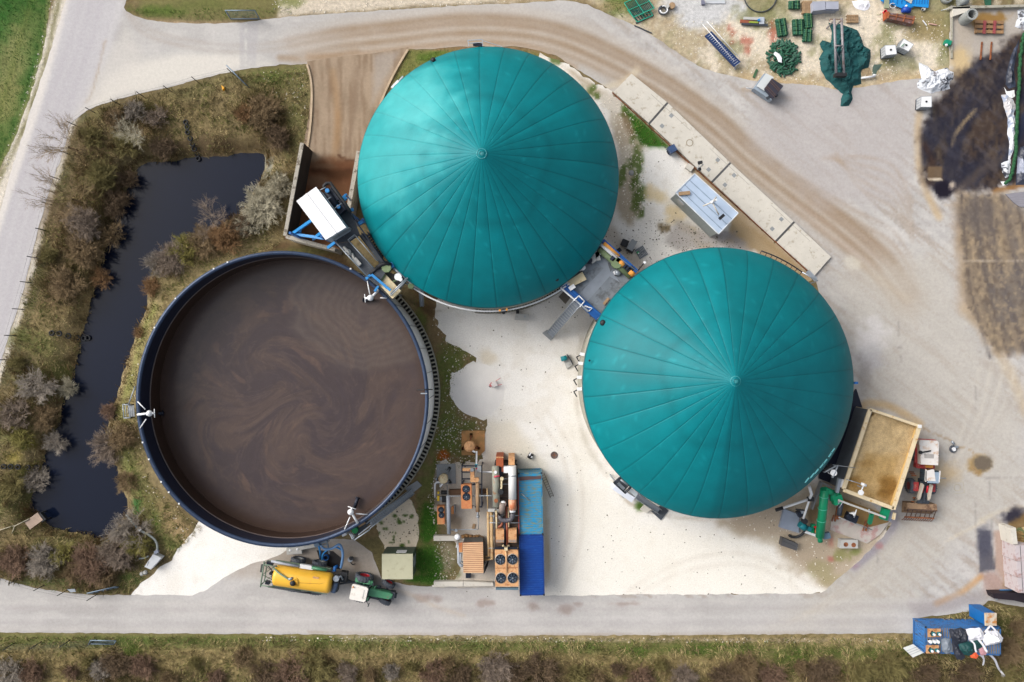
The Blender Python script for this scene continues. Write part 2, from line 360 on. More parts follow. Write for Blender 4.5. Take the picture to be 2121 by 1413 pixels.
def paint_soil(px, py):
    p = Paint(px, py, (126, 112, 80), 26, 38, 11)
    n = fbm(px/12, py/12, 4, 5)
    p.mix(sstep(0.55, 0.75, n)*0.45, (158, 142, 105)); p.mix(sstep(0.42, 0.25, n)*0.5, (84, 72, 52))
    # verge of the public road, white grit
    p.line([(145,-60),(128,0),(100,90),(52,240),(16,350),(-8,430),(-60,600)], 26, (226,218,206), 12, 0.95, 0.1)
    p.line([(128,-20),(112,45),(94,130),(72,200),(50,262),(24,320),(-30,430)], 10, (120,116,78), 8, 0.8)
    p.line([(160,225),(148,262),(136,300),(122,352),(104,410),(86,471),(66,560),(46,632),(26,694),(2,765),(-60,930)], 15, (212,205,194), 7, 0.9, 0.1)
    p.line([(176,240),(140,350),(104,471),(90,540),(66,630),(44,700),(10,790)], 16, (92,100,66), 14, 0.55)
    # top strip
    p.poly([(255,-80),(640,-80),(620,18),(560,34),(430,42),(300,34)], (120,116,72), 8, 0.9, 5)
    p.blob(330, 22, 55, 12, (84,104,42), 0.8); p.blob(420, 10, 60, 10, (100,108,55), 0.6)
    p.line([(280,42),(345,50),(440,52),(500,50)], 12, (176,152,124), 8, 0.8)
    p.poly([(590,-60),(1130,-60),(1130,0),(1060,6),(980,9),(850,16),(700,26),(600,33),(575,36)], (214,202,184), 6, 0.95, 6)
    p.blob(600, 4, 26, 12, (110,118,60), 0.7); p.poly([(960,-60),(1240,-60),(1240,14),(1180,0),(1040,7)], (170,150,118), 6, 0.8)
    # banks round the pond
    p.line([(200,240),(300,215),(400,190),(480,165),(560,150),(620,145)], 26, (112,114,68), 20, 0.5)
    p.poly([(500,150),(636,138),(640,200),(634,290),(600,330),(560,300),(520,220)], (122,122,74), 16, 0.7, 12)
    p.blob(575, 210, 30, 55, (142,128,88), 0.5); p.blob(560, 160, 40, 14, (98,116,52), 0.6)
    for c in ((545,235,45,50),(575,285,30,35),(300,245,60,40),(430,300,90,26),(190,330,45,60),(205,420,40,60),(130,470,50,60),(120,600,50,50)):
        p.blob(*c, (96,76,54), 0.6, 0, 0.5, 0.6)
    for c in ((470,200,50,30),(330,210,60,16),(420,260,50,26),(500,280,30,20)): p.blob(*c, (140,124,86), 0.5)
    for c in ((60,700,40,24),(95,720,30,20),(110,770,34,24),(60,790,30,20),(30,900,34,26),(30,1030,40,40),(120,910,22,30)): p.blob(*c, (102,108,58), 0.65)
    for c in ((90,660,40,30),(130,700,34,26),(150,620,30,40),(180,590,18,60)): p.blob(*c, (166,146,104), 0.55)
    p.blob(52,910,16,20,(150,140,30),0.5); p.blob(28,945,20,18,(150,138,40),0.4); p.blob(60,980,22,18,(130,128,50),0.5)
    p.poly([(110,1092),(220,1115),(300,1130),(270,1215),(140,1225),(30,1200),(0,1120),(60,1090)], (116,104,72), 14, 0.7)
    p.blob(40,1115,40,22,(150,130,92),0.5); p.blob(120,1130,50,20,(116,118,70),0.5); p.blob(270,1200,24,14,(70,92,40),0.7); p.blob(110,1205,60,10,(90,104,56),0.6)
    # grass between pond and slurry tank
    p.line([(470,510),(420,545),(370,590),(330,640),(308,690),(285,760),(268,830),(262,900),(275,960),(300,1030),(340,1080)], 60, (158,142,102), 24, 0.85, 0.2)
    p.line([(315,640),(290,700),(272,770),(255,850),(262,930)], 22, (120,124,66), 18, 0.7)
    p.line([(262,960),(285,1010),(310,1050),(345,1100),(360,1130)], 40, (104,118,58), 24, 0.7)
    p.poly([(320,1040),(345,1050),(400,1095),(385,1125),(365,1130),(340,1090)], (176,150,112), 8, 0.85)
    p.blob(282,1050,9,18,(40,96,40),0.8)
    # silt corner of the pond, liner
    p.poly([(532,318),(562,326),(560,352),(545,378),(528,400),(512,420),(520,385),(540,350)], (150,150,140), 5, 0.85, 3)
    # strip behind bunker / tank
    p.poly([(590,500),(705,520),(760,600),(780,640),(700,560),(600,525),(540,515)], (92,72,48), 8, 0.85)
    p.blob(640,520,60,8,(78,84,44),0.6); p.blob(540,420,40,60,(120,112,84),0.7)
    p.poly([(846,104),(1110,104),(1160,125),(1000,150),(850,200),(790,260),(765,300)], (118,120,66), 6, 0.9)
    p.blob(900,118,34,12,(86,112,40),0.8); p.line([(840,112),(812,165),(785,225)], 8, (110,100,66), 5, 0.7); p.line([(900,100),(980,98),(1110,104),(1150,125)], 9, (150,118,88), 6, 0.8)
    # between slurry tank and gravel
    p.poly([(830,560),(905,600),(985,735),(1010,900),(900,1010),(880,1060),(780,1140),(700,1100),(880,950),(910,800),(880,650)], (134,114,82), 8, 0.9)
    for c in ((875,600,24,20),(880,640,18,20)): p.blob(*c, (100,76,50), 0.7)
    for c in ((945,735,34,24),(925,765,22,30),(925,850,22,60),(960,885,44,18),(935,925,36,26),(875,670,9,12),(872,655,8,10),(905,1000,14,60),(880,1050,14,70),(890,1110,16,30)): p.blob(*c, (98,114,54), 0.6, 0, 1.6, 0.5)
    p.poly([(862,1030),(905,1010),(908,1100),(945,1140),(948,1190),(900,1214),(862,1205),(858,1140),(868,1090)], (112,104,66), 6, 0.8)
    for c in ((885,1165,30,34),(880,1200,40,10),(888,1085,18,40)): p.blob(*c, (52,100,22), 0.9, 0, 0.5, 0.3)
    p.blob(928,1150,14,40,(170,160,140),0.6)
    p.poly([(735,1118),(790,1110),(800,1150),(790,1200),(768,1145)], (108,100,66), 6, 0.9)
    p.blob(918,945,11,15,(168,88,28),0.95,0,0.3,0.15)
    # bottom strip
    p.poly([(-400,1313),(2300,1313),(2300,2200),(-400,2200)], (140,124,84), 3, 1.0, 3)
    n2 = fbm(px/9, py/5, 4, 77); m = (py > 1316)
    p.mix(m*sstep(0.5, 0.7, n2)*0.6, (176,158,112)); p.mix(m*sstep(0.45, 0.3, n2)*0.5, (98,92,58))
    p.line([(-60,1324),(300,1328),(700,1330),(1000,1336),(1400,1342),(1700,1352),(1900,1340)], 24, (84,104,46), 22, 0.75)
    p.line([(-60,1345),(150,1338),(240,1334)], 14, (112,116,88), 8, 0.6)
    p.line([(700,1322),(1000,1322),(1400,1326),(1800,1326)], 9, (196,178,154), 8, 0.6)
    for c in ((270,1350,30,14),(1320,1352,26,12),(1450,1350,30,10),(1840,1380,60,30),(1480,1338,70,6),(1640,1370,40,20)): p.blob(*c, (76,98,36), 0.8)
    m = fbm(px/60, py/25, 3, 31); p.mix((py > 1345)*sstep(1350, 1400, py)*sstep(0.4, 0.6, m)*0.6, (84,70,50))
    p.poly([(1893,1311),(1895,1282),(2046,1243),(2300,1262),(2300,1500),(1800,1500)], (108,98,62), 8, 0.8)
    for c in ((2080,1310,40,30),(1930,1390,60,20),(2090,1385,40,20)): p.blob(*c, (88,96,46), 0.6)
    p.blob(1990,1395,80,26,(66,54,42),0.7); p.blob(1780,1330,90,10,(182,160,124),0.6)
    # junk yard, top right
    p.poly([(1240,-60),(1960,-60),(1968,170),(1900,175),(1740,190),(1560,170),(1460,145),(1393,104),(1320,57),(1247,22),(1220,0)], (190,176,148), 4, 1.0, 4)
    n3 = fbm(px/10, py/10, 4, 91); m = (py < 200)*(px > 1230)
    p.mix(m*sstep(0.55, 0.7, n3)*0.4, (134,132,92)); p.mix(m*sstep(0.45, 0.3, n3)*0.35, (160,136,104)); n9 = fbm(px/22, py/22, 4, 95); p.mix(m*sstep(.52, .64, n9)*.6, (222,212,196))
    p.blob(1290,0,40,26,(92,116,52),0.8); p.blob(1270,14,30,10,(150,132,92),0.6)
    for c in ((1440,15,60,30),(1500,22,60,30),(1440,45,34,18)): p.blob(*c, (206,206,206), 0.95, 0.2, 0.5, 0.25)
    for c in ((1560,75,60,45),(1680,110,50,40),(1720,60,60,50),(1790,60,50,60),(1620,40,30,20),(1900,95,50,48),(1925,120,36,34),(1830,30,30,24),(1530,110,26,14),(1480,110,14,36),(1870,80,30,20)): p.blob(*c, (232,220,200), 0.85, 0, 0.7, 0.3)
    for c in ((1835,75,24,34),(1860,130,40,14),(1600,25,50,30),(1945,20,40,50),(1955,130,18,26),(1520,100,30,14),(1570,20,30,30),(1700,100,22,16),(1960,70,20,30)): p.blob(*c, (118,120,76), 0.5, 0, 1.4, 0.5)
    for c in ((1905,45,50,20),(1920,70,40,16)): p.blob(*c, (150,134,92), 0.8)
    for c in ((1511,58,7,6),(1520,70,5,5),(1515,87,6,6),(1545,85,14,10),(1550,105,6,10),(1600,70,10,20)): p.blob(*c, (170,80,62), 0.6, 0, 0.8, 0.4)
    p.line([(1540,160),(1640,172),(1740,188),(1880,165),(1960,150)], 22, (200,172,128), 22, 0.7)
    p.poly([(1880,1240),(2300,1240),(2300,1262),(2050,1240)], (140,110,80), 6, 0.7)
    far = sstep(0, 600, np.maximum(np.maximum(-px-200, px-2400), np.maximum(-py-200, py-1700)))
    p.mix(far, (96,112,58))
    return p.out()

def paint_field(px, py):
    p = Paint(px, py, (40, 88, 24), 14, 60, 3)
    p.blob(20, 130, 34, 90, (150,142,96), 0.75, 0.35, 0.5, 0.7); p.blob(15, 210, 26, 60, (146,138,88), 0.7, 0.3, 0.6, 0.6)
    p.blob(70, 60, 20, 60, (120,128,76), 0.45, 0.3, 0.6, 0.6); p.blob(0, 300, 20, 40, (110,122,66), 0.5)
    d = dline(px, py, [(150,-60),(104,0),(100,45),(84,130),(62,200),(40,262),(15,320),(-60,470)])
    p.mix((1-sstep(0, 12, d))*0.7, (170,156,112))
    # drill rows running up the field
    u = (px*0.93+py*0.36); p.mix(0.22*(0.5+0.5*np.sin(u*2*math.pi/9.0)), (126,124,74))
    p.mix((1-sstep(3, 8, np.abs(px*0.96+py*0.27-62)))*0.4, (96,110,50))
    return p.out()

def paint_paved(px, py):
    p = Paint(px, py, (184, 181, 178), 13, 70, 21)
    n = fbm(px/40, py/14, 4, 8); p.mix(sstep(0.5, 0.7, n)*0.4, (204,200,196))
    u, v = px*.78+py*.63, -px*.63+py*.78; dm = sstep(1150, 1350, px)*(py < 1240); n = fbm(u/110, v/9, 4, 14)
    p.mix(dm*sstep(0.52, 0.72, n)*0.5, (206,202,198)); p.mix(dm*sstep(0.47, 0.28, n)*0.5, (158,144,130)); n = fbm(px/7, py/7, 4, 15); p.mix(dm*sstep(0.6, 0.8, n)*0.35, (212,208,202)); p.mix(dm*sstep(0.42, 0.25, n)*0.3, (150,142,136))
    # public road: cooler, paler edge
    p.poly([(280,-60),(262,0),(225,110),(172,232),(140,300),(60,600),(-60,1000),(-400,1600),(-400,-60)], (190,187,190), 10, 0.8, 3)
    p.line([(145,-60),(128,20),(105,110),(68,240),(30,355),(0,445),(-60,650)], 20, (222,216,208), 10, 0.8, 0.1)
    p.line([(262,-40),(208,140),(150,300),(90,500),(40,680)], 12, (198,195,194), 10, 0.6)
    for k in (0.28, 0.5, 0.7):
        p.line([(150+100*k,-40),(110+100*k,110),(35+110*k,300),(-20+110*k,480),(-80+110*k,700)], 13, (178,174,178), 14, 0.5)
    p.poly([(180,228),(240,205),(400,166),(500,143),(560,135),(500,112),(380,110),(270,130),(215,170)], (214,209,200), 14, 0.9, 6)
    p.poly([(150,250),(172,215),(240,90),(262,60),(300,120),(240,180)], (206,201,194), 14, 0.6, 6)
    p.line([(218,85),(205,140),(190,195),(178,212)], 5, (168,152,132), 5, 0.6)
    for o in (0, 14):
        p.line([(262,10+o),(290,50+o),(350,75+o),(450,92+o),(540,92+o),(640,75+o),(760,60+o)], 9, (174,166,158), 9, 0.55)
    p.poly([(495,46),(535,42),(532,138),(498,142)], (172,170,172), 2, 0.5, 1)
    p.line([(511,42),(511,134)], 3.5, (206,204,198), 1.5, 0.9, 0)
    # upper drive, brown mud lines
    dr = [(600,105),(700,85),(820,72),(940,58),(1060,60),(1160,78),(1260,120),(1370,180),(1470,250),(1560,330),(1650,400),(1740,470),(1820,540),(1880,620)]
    p.m0 = sstep(500, 800, px); p.line(dr, 66, (166,149,130), 60, 0.85, 0.25)
    def off(o, w, c, a, brk=0.35):
        q = np.array(spline(dr, 6)); t = np.gradient(q, axis=0); t /= np.linalg.norm(t, axis=1)[:, None]
        q = q+np.stack([-t[:, 1], t[:, 0]], 1)*o; p.line([tuple(v) for v in q[::3]], w*1.2, c, w*2.0, min(1, a*1.1), brk, 3)
    off(-22, 9, (146,124,100), 0.7); off(-8, 7, (152,132,112), 0.6); off(12, 10, (148,126,102), 0.65); off(30, 8, (156,136,114), 0.6); off(2, 5, (192,184,174), 0.6); off(22, 5, (190,180,168), 0.6); off(42, 7, (182,176,168), 0.6); off(-38, 8, (192,186,178), 0.6)
    p.m0 = 1.0; p.line([(640,118),(760,112),(900,97),(1040,92),(1110,104),(1190,140)], 14, (166,140,114), 12, 0.6)
    p.line([(580,120),(650,122),(740,105)], 12, (150,126,100), 10, 0.5)
    p.line([(1240,185),(1290,170),(1320,145)], 14, (208,194,168), 14, 0.7)
    p.line([(1540,185),(1580,195),(1640,205)], 6, (160,132,98), 5, 0.6)
    # open yard
    p.poly([(1560,175),(1900,175),(1880,420),(1700,420),(1560,300)], (180,174,172), 30, 0.7, 14)
    for k in range(5):
        p.line([(1700+8*k,330-3*k),(1780,325+16*k),(1850,345+22*k),(1890,420+20*k)], 6, (166,148,130), 10, 0.45, .8)
        p.line([(1640,360+18*k),(1760,430+22*k),(1850,480+26*k),(1900,560+30*k)], 7, (156+6*k,138+6*k,120+7*k), 12, 0.5, .7)
    p.poly([(1720,560),(1960,520),(2000,640),(2121,860),(2121,1040),(1980,1120),(1900,1230),(1700,1300),(1600,1300),(1860,1080),(1900,880),(1780,800),(1740,660)], (190,184,174), 40, 0.65, 20)
    p.blob(1810,700,34,34,(214,211,210),0.75,0.4,0.8,0.6); p.blob(1800,745,30,26,(182,180,184),0.6)
    p.blob(1790,775,14,36,(140,134,130),0.5,0,0.8,0.5); p.line([(1775,545),(1850,600),(1880,620)], 16, (188,172,150), 18, 0.4)
    p.blob(1765,545,18,12,(210,204,190),0.6,0.7); p.line([(1985,430),(1992,520),(1996,640)], 26, (166,140,112), 26, 0.55)
    p.line([(2000,640),(2050,700),(2100,790),(2140,880)], 22, (196,176,146), 20, 0.6)
    p.line([(1785,848),(1800,835),(1850,845),(1905,878)], 16, (196,164,116), 12, 0.7)
    for k in range(10):
        a = 2.2+0.12*k; p.line([(1700-70+9*k,1290-4*k),(1820+6*k,1200-12*k),(1900+12*k,1080-16*k),(1990+14*k,900-8*k),(2030+12*k,760)], 6, ((176,170,162) if k % 2 else (206,198,186)), 12, 0.5, .8)
    p.blob(1940,985,46,26,(200,176,140),0.75,-0.25,0.5,0.5); p.blob(2030,962,26,20,(166,138,92),0.9,0,0.4,0.25); p.blob(2036,960,20,16,(110,100,88),0.95,0,0.3,0.15)
    p.line([(2005,968),(2025,985),(2028,975)], 4, (140,108,60), 3, 0.7); p.line([(1905,884),(1940,900),(1968,912)], 3, (150,120,84), 2, 0.6); p.line([(1980,925),(2010,932),(2022,945)], 3, (160,130,90), 2, 0.6)
    for a, b in (((2018,1000),(2024,1190)),((2048,985),(2060,1180)),((2020,800),(2024,900)),((1858,640),(1866,750)),((2024,728),(2121,728)),((1866,720),(1830,722)),((2040,990),(2121,988)),((1818,1150),(1814,1230)),((1990,1320),(1990,1321))):
        p.line([a, b], 1.8, (150,146,142), 1.2, 0.55, 0.2)
    p.line([(2028,1080),(2070,1060),(2121,1050)], 8, (212,198,172), 8, 0.5); p.line([(1960,1120),(2010,1095),(2040,1080)], 5, (214,200,176), 4, 0.6)
    p.poly([(2024,1095),(2050,1100),(2062,1182),(2029,1184)], (72,72,84), 3, 0.8, 2, 6); p.blob(2040,1120,16,30,(66,68,86),0.5)
    p.poly([(2058,1100),(2085,1098),(2100,1190),(2080,1205),(2062,1180)], (172,146,132), 3, 0.8, 2)
    p.poly([(2030,1186),(2062,1186),(2095,1212),(2090,1240),(2046,1232),(2034,1210)], (170,140,130), 6, 0.7)
    p.blob(2104,1070,26,16,(36,34,48),0.9,0,0.5,0.4); p.poly([(2085,1085),(2130,1060),(2130,1180),(2100,1215),(2078,1215),(2096,1150)], (136,108,66), 5, 0.85)
    p.line([(1940,1250),(1985,1230),(2010,1212),(2030,1195)], 12, (200,150,96), 10, 0.75); p.poly([(1880,1250),(2040,1225),(2045,1245),(1900,1280)], (156,148,148), 10, 0.6)
    # silage clamp floor
    p.poly([(1968,12),(2250,12),(2250,150),(2121,60),(2060,110),(2010,150),(1975,165)], (176,168,158), 6, 0.9)
    p.blob(2045,38,44,14,(150,116,64),0.95,0,0.6,0.3); p.blob(1990,130,22,36,(206,180,134),0.85,0,0.5,0.4); p.blob(1995,60,20,40,(178,166,150),0.6)
    STAIN = [(2130,60),(2095,75),(2065,105),(2035,120),(2010,140),(1985,150),(1960,190),(1930,225),(1910,265),(1900,285),(1905,330),(1905,355),(1915,375),(1930,395),(1950,405),(1965,405),(1985,395),(2060,392),(2078,380),(2250,390),(2250,60)]
    p.poly(STAIN, (50,43,45), 12, 0.96, 16, 14); n5 = fbm(px/30+py/60, py/90, 4, 64); n6 = fbm(px/7, py/60, 3, 65)
    m = 1-sstep(-6, 4, sdpoly(px, py, STAIN))
    p.mix(m*sstep(0.5, 0.7, n5)*0.5, (76,58,44)); p.mix(m*sstep(0.55, 0.75, n6)*0.3, (88,72,50)); n7 = fbm(px/9, py/14, 5, 66); p.mix(m*sstep(0.54, 0.72, n7)*0.45, (104,92,80)); n10 = fbm((px*.8+py*.6)/45, (-px*.6+py*.8)/6, 4, 68); p.mix(m*sstep(.56, .72, n10)*.45, (86,82,88)); p.mix(m*sstep(0.42, 0.3, n7)*0.5, (24,24,36)); p.mix(m*sstep(0.5, 0.35, n5)*0.5, (34,38,58))
    p.line([(2075,330),(2040,350),(2000,380),(1985,395)], 16, (96,84,76), 12, 0.6); p.line([(2020,228),(2000,250),(1978,280),(1972,300)], 7, (150,130,100), 5, 0.7)
    p.line([(2078,340),(2110,280),(2121,240)], 14, (40,52,80), 10, 0.6); p.line([(1915,300),(1930,340),(1925,380)], 12, (58,40,34), 12, 0.7)
    p.poly([(1922,345),(1952,346),(1952,372),(1924,374)], (118,98,74), 2, 0.8, 1.5); p.line([(1924,373),(1950,371)], 3, (220,206,184), 2, 0.9, 0)
    p.blob(1955,392,22,18,(24,20,34),0.95,0,0.4,0.3); p.blob(1972,385,6,10,(206,190,170),0.9,0.3); p.line([(1958,425),(1975,425),(1992,415),(2000,400)], 7, (190,174,154), 6, 0.7)
    p.line([(2060,396),(2078,392),(2125,382)], 10, (150,106,60), 6, 0.8); p.line([(1905,235),(1900,280),(1905,360),(1925,410),(1945,450)], 14, (196,170,132), 12, 0.7)
    p.poly([(1980,408),(2075,398),(2121,440),(2250,470),(2250,735),(2060,728),(2040,700),(1998,630),(1990,560),(1985,480)], (150,130,104), 14, 0.9, 12)
    for k in range(9): p.line([(1992+14*k,405),(2000+16*k,520),(2016+18*k,620),(2050+20*k,740)], 5, (64,58,62) if k % 2 == 0 else (178,156,124), 9, .8, .75)
    for x0, x1, w, c in ((1990,2070,9,(96,84,72)),(2012,2096,16,(84,78,78)),(2040,2121,18,(88,80,80)),(2062,2150,8,(176,150,112)),(2030,2112,6,(176,152,118)),(2000,2085,6,(168,144,112)),(2090,2160,16,(90,86,92)),(2052,2135,7,(170,150,122))):
        p.line([(x0,415),(x0+12,500),(x0+40,600),(x1,728)], w, c, 18, 0.6, 0.9)
    p.blob(2100,600,40,60,(88,86,92),0.5,0.3,0.7,0.6); n8 = fbm(px/5, py/8, 4, 67); q8 = (sdpoly(px, py, [(1984,408),(2250,400),(2250,732),(2062,727),(2000,630)]) < 0); p.mix(q8*.35, (112,104,98)); p.mix(q8*sstep(.55, .75, n8)*.5, (184,162,130)); p.mix(q8*sstep(.45, .28, n8)*.5, (96,84,74)); p.blob(2030,450,40,40,(92,86,86),.5,.2,.9,.7); p.line([(1990,541),(2121,540)], 2, (190,176,156), 1.5, 0.6)
    # mud prints by the fan shaped corner and along the lower road
    for y, c, a in ((1250,(196,191,187),0.6),(1262,(176,170,168),0.5),(1280,(198,194,192),0.6),(1292,(180,175,174),0.5),(1304,(196,190,186),0.6)):
        p.line([(-300,y-6),(300,y),(800,y+2),(1300,y),(1900,y-6)], 7, c, 9, a, 0.6)
    p.poly([(560,1130),(640,1120),(735,1118),(770,1145),(792,1198),(760,1215),(690,1200),(560,1190),(470,1200)], (168,156,142), 12, 0.75, 8)
    for c in ((880,1238,22,6),(905,1242,10,6),(1005,1250,18,6),(1100,1255,12,8),(1170,1262,14,9),(1195,1252,9,4),(1290,1250,24,5)): p.blob(*c, (146,128,120), 0.55, 0, 0.9, 0.6)
    p.line([(690,1180),(720,1150),(740,1175)], 16, (128,112,96), 14, 0.5); p.line([(795,1215),(860,1235),(900,1255),(960,1275)], 9, (196,178,158), 8, 0.4)
    p.line([(640,1310),(900,1315),(1300,1315),(1700,1312)], 8, (170,156,142), 6, 0.5); p.line([(870,1258),(960,1262)], 2, (168,164,160), 2, 0.5)
    p.line([(1850,1060),(1850,1090),(1815,1135),(1770,1175)], 16, (140,134,146), 10, 0.7); p.blob(1820,1130,8,6,(176,120,120),0.6); p.blob(1768,1170,12,8,(160,128,140),0.6)
    p.poly([(270,1233),(460,1200),(560,1155),(470,1250)], (196,192,190), 8, 0.4)
    return p.out()

def paint_ramp(px, py):
    p = Paint(px, py, (150, 132, 112), 12, 40, 41)
    n = fbm(px/5, py/60, 4, 42); p.mix(sstep(0.45, 0.65, n)*0.5, (170,150,128)); p.mix(sstep(0.5, 0.3, n)*0.5, (126,104,84))
    p.line([(690,150),(700,250),(692,340)], 14, (158,124,88), 14, 0.6); p.line([(740,140),(735,230),(715,330)], 8, (132,112,94), 8, 0.6)
    p.poly([(775,115),(830,105),(800,160),(770,220)], (166,158,150), 8, 0.7, 4)
    p.poly([(600,330),(760,330),(730,520),(580,500)], (104,66,42), 12, 0.9, 8)
    p.line([(650,352),(670,355),(690,362),(725,355)], 14, (76,46,28), 8, 0.9, 0.2); p.blob(705,362,28,10,(86,56,34),0.9)
    p.blob(665,345,26,6,(120,92,70),0.8); p.blob(660,375,22,12,(122,96,76),0.7); p.blob(700,395,30,16,(120,84,58),0.6); p.line([(700,322),(720,332),(738,333)], 5, (84,54,36), 4, 0.8)
    return p.out()

def paint_gravel(px, py):
    p = Paint(px, py, (243, 240, 234), 7, 60, 51)
    n = fbm(px/9, py/9, 4, 52); p.mix(sstep(0.6, 0.8, n)*0.35, (216,208,196)); n = fbm(px/45, py/45, 4, 58); p.mix(sstep(.5, .68, n)*.35, (226,219,206))
    p.poly([(1130,1240),(1140,1000),(1200,780),(1190,930),(1330,1080),(1500,1100),(1650,1160),(1700,1240)], (240,235,222), 40, 0.6, 20)
    p.blob(1010,740,22,14,(224,212,190),0.8,0.4); p.poly([(1010,870),(1060,870),(1130,960),(1130,1240),(1060,1240),(1000,950)], (228,220,202), 14, 0.8)
    p.line([(1130,990),(1132,1080),(1136,1200)], 10, (206,186,150), 8, 0.7, 0.8); p.blob(1165,990,22,60,(240,238,232),0.6)
    p.line([(1205,700),(1195,780),(1198,860),(1220,930),(1258,985)], 10, (196,188,172), 8, 0.5, 0.7)
    for q in ([(1140,1225),(1180,1100),(1170,960),(1110,860)],[(1165,1225),(1206,1100),(1196,960),(1135,850)],[(1300,1225),(1420,1160),(1560,1150),(1690,1215)],[(1320,1230),(1430,1180),(1560,1172),(1660,1225)]): p.line(q, 9, (222,214,202), 9, .5, .8)
    # equipment yard
    p.poly([(896,958),(1000,955),(1075,950),(1078,1218),(896,1222)], (206,196,182), 4, 0.9, 5)
    p.poly([(935,1050),(1010,1050),(1010,1215),(950,1215),(945,1130),(935,1108)], (208,198,186), 3, 0.6, 3)
    p.blob(895,990,16,60,(120,108,86),0.75,0,0.7,0.4); p.blob(935,1085,22,34,(130,112,90),0.6,0,0.8,0.4)
    p.blob(925,1150,14,24,(218,208,196),0.7); p.blob(920,1190,30,14,(92,104,52),0.8); p.line([(1010,1135),(1022,1180)], 12, (170,160,146), 8, 0.6)
    # right of the first dome
    p.poly([(1100,100),(1268,196),(1330,250),(1345,300),(1310,330),(1320,380),(1330,440),(1300,470),(1270,430),(1290,360),(1260,230),(1180,150)], (178,164,142), 8, 0.9, 8)
    p.blob(1275,205,30,40,(226,222,214),0.6,0.6,0.8,0.4); p.blob(1300,330,16,30,(206,198,184),0.7)
    for c in ((1225,185,14,12),(1240,200,10,8),(1295,225,9,16),(1310,285,7,14),(1318,330,12,24),(1316,375,8,26),(1325,410,12,24),(1330,440,6,12),(1290,360,8,30),(1150,125,16,7)): p.blob(*c, (80,100,42), 0.8, 0.3, 0.9, 0.3)
    p.poly([(1290,222),(1318,240),(1350,268),(1385,305),(1350,305),(1325,300),(1310,262)], (54,104,26), 4, 0.95, 4)
    p.blob(1300,255,8,26,(120,100,72),0.7,-0.4); p.line([(1345,262),(1385,300),(1450,360)], 6, (160,140,112), 5, 0.7)
    p.line([(1440,350),(1530,440),(1600,505),(1680,580)], 20, (176,154,122), 14, 0.9, 0.2); p.poly([(1520,440),(1600,505),(1690,585),(1640,575),(1560,520),(1500,500)], (168,144,108), 6, 0.9, 5)
    for c in ((1360,405,26,16),(1395,445,22,18),(1420,470,18,10),(1435,480,12,8),(1470,515,40,8)): p.blob(*c, (226,204,160), 0.8, 0.5, 0.7, 0.5)
    p.poly([(1400,450),(1440,470),(1500,490),(1560,520),(1480,516),(1400,520),(1380,500)], (172,166,162), 10, 0.8, 10); p.blob(1372,472,12,12,(120,104,76),0.85,0,0.9,0.3)
    p.blob(1510,490,30,12,(150,146,150),0.7,0.4,0.8,0.4); p.line([(1265,480),(1290,520),(1330,560)], 26, (206,196,182), 14, 0.8)
    # lower right, stony soil
    p.poly([(1480,1082),(1530,1062),(1600,1040),(1730,980),(1860,1080),(1720,1232),(1690,1200),(1640,1160),(1590,1120),(1540,1110)], (184,168,146), 12, 0.95, 10)
    p.blob(1680,1150,60,40,(176,160,138),0.7); p.blob(1700,1180,30,20,(150,144,98),0.5); p.blob(1740,1150,18,12,(130,134,72),0.6,0,0.9,0.4); p.blob(1772,1143,12,8,(112,124,56),0.7); p.blob(1730,1205,30,12,(160,150,108),0.5)
    p.blob(1780,1200,40,20,(186,172,140),0.6); p.blob(1720,1160,8,6,(180,100,96),0.7); p.blob(1721,1120,4,12,(190,120,104),0.6); p.blob(1600,1120,30,12,(206,196,178),0.5)
    p.poly([(1616,1050),(1640,1062),(1662,1075),(1660,1108),(1616,1094)], (170,168,170), 3, 0.9, 1); p.blob(1690,1065,18,20,(128,108,78),0.9)
    # dark line along the dome walls
    p.line([(900,645),(960,640),(1060,648),(1130,622)], 4, (170,160,146), 4, 0.5, 0.9)
    p.line([(1270,995),(1300,1040),(1350,1060),(1400,1072),(1500,1078)], 6, (196,182,160), 6, 0.6, 0.9)
    p.blob(1325,1049,9,8,(66,100,32),0.9)
    return p.out()

GREEN_SPOTS = []
gm = vmat('soil_and_turf', 0.95, 0.22, 3.0, 0.3, 16.0, bump=0.5, bd=0.12)
xs = np.concatenate([[-900,-500,-300,-180,-110,-80], np.arange(-62, 62.1, 0.34), [80,110,180,300,500,900]])
ys = np.concatenate([[-900,-500,-300,-160,-90,-60], np.arange(-42, 42.1, 0.34), [60,90,160,300,500,900]])
GX, GY = np.meshgrid(xs, ys); gx = GX.ravel(); gy = GY.ravel(); s0 = HC/FP
gpx = gx/s0+CX; gpy = CY-gy/s0
inn = (gpx > 0) & (gpx < 700) & (gpy > 280) & (gpy < 1160)
PW = -1.25
POND_W = [((q[0]-CX)*(HC-PW)/HC+CX, (q[1]-CY)*(HC-PW)/HC+CY) for q in POND]   # outline on the ground grid for a shore at water level
dz = np.zeros(len(gx)); dd = np.full(len(gx), 99.0); dd[inn] = sdpoly(gpx[inn], gpy[inn], POND_W)*s0
dd = dd+(fbm(gx/1.1, gy/1.1, 3, 4)-0.5)*0.7*(dd < 20)
dz = np.where(dd < 20, -1.35*(1-sstep(-0.3, 2.0, dd))-1.0*(1-sstep(-2.5, -0.2, dd)), 0.0)
gc = paint_soil(gpx, gpy)
nxn, nyn = len(xs), len(ys)
idx = np.arange(nxn*nyn).reshape(nyn, nxn)
F = np.stack([idx[:-1, :-1], idx[:-1, 1:], idx[1:, 1:], idx[1:, :-1]], -1).reshape(-1, 4)
b = B(gm); b.v = np.stack([gx, gy, dz], 1).tolist(); b.f = F.tolist(); b.fm = [0]*len(F); b.fs = [True]*len(F); b.cols = gc
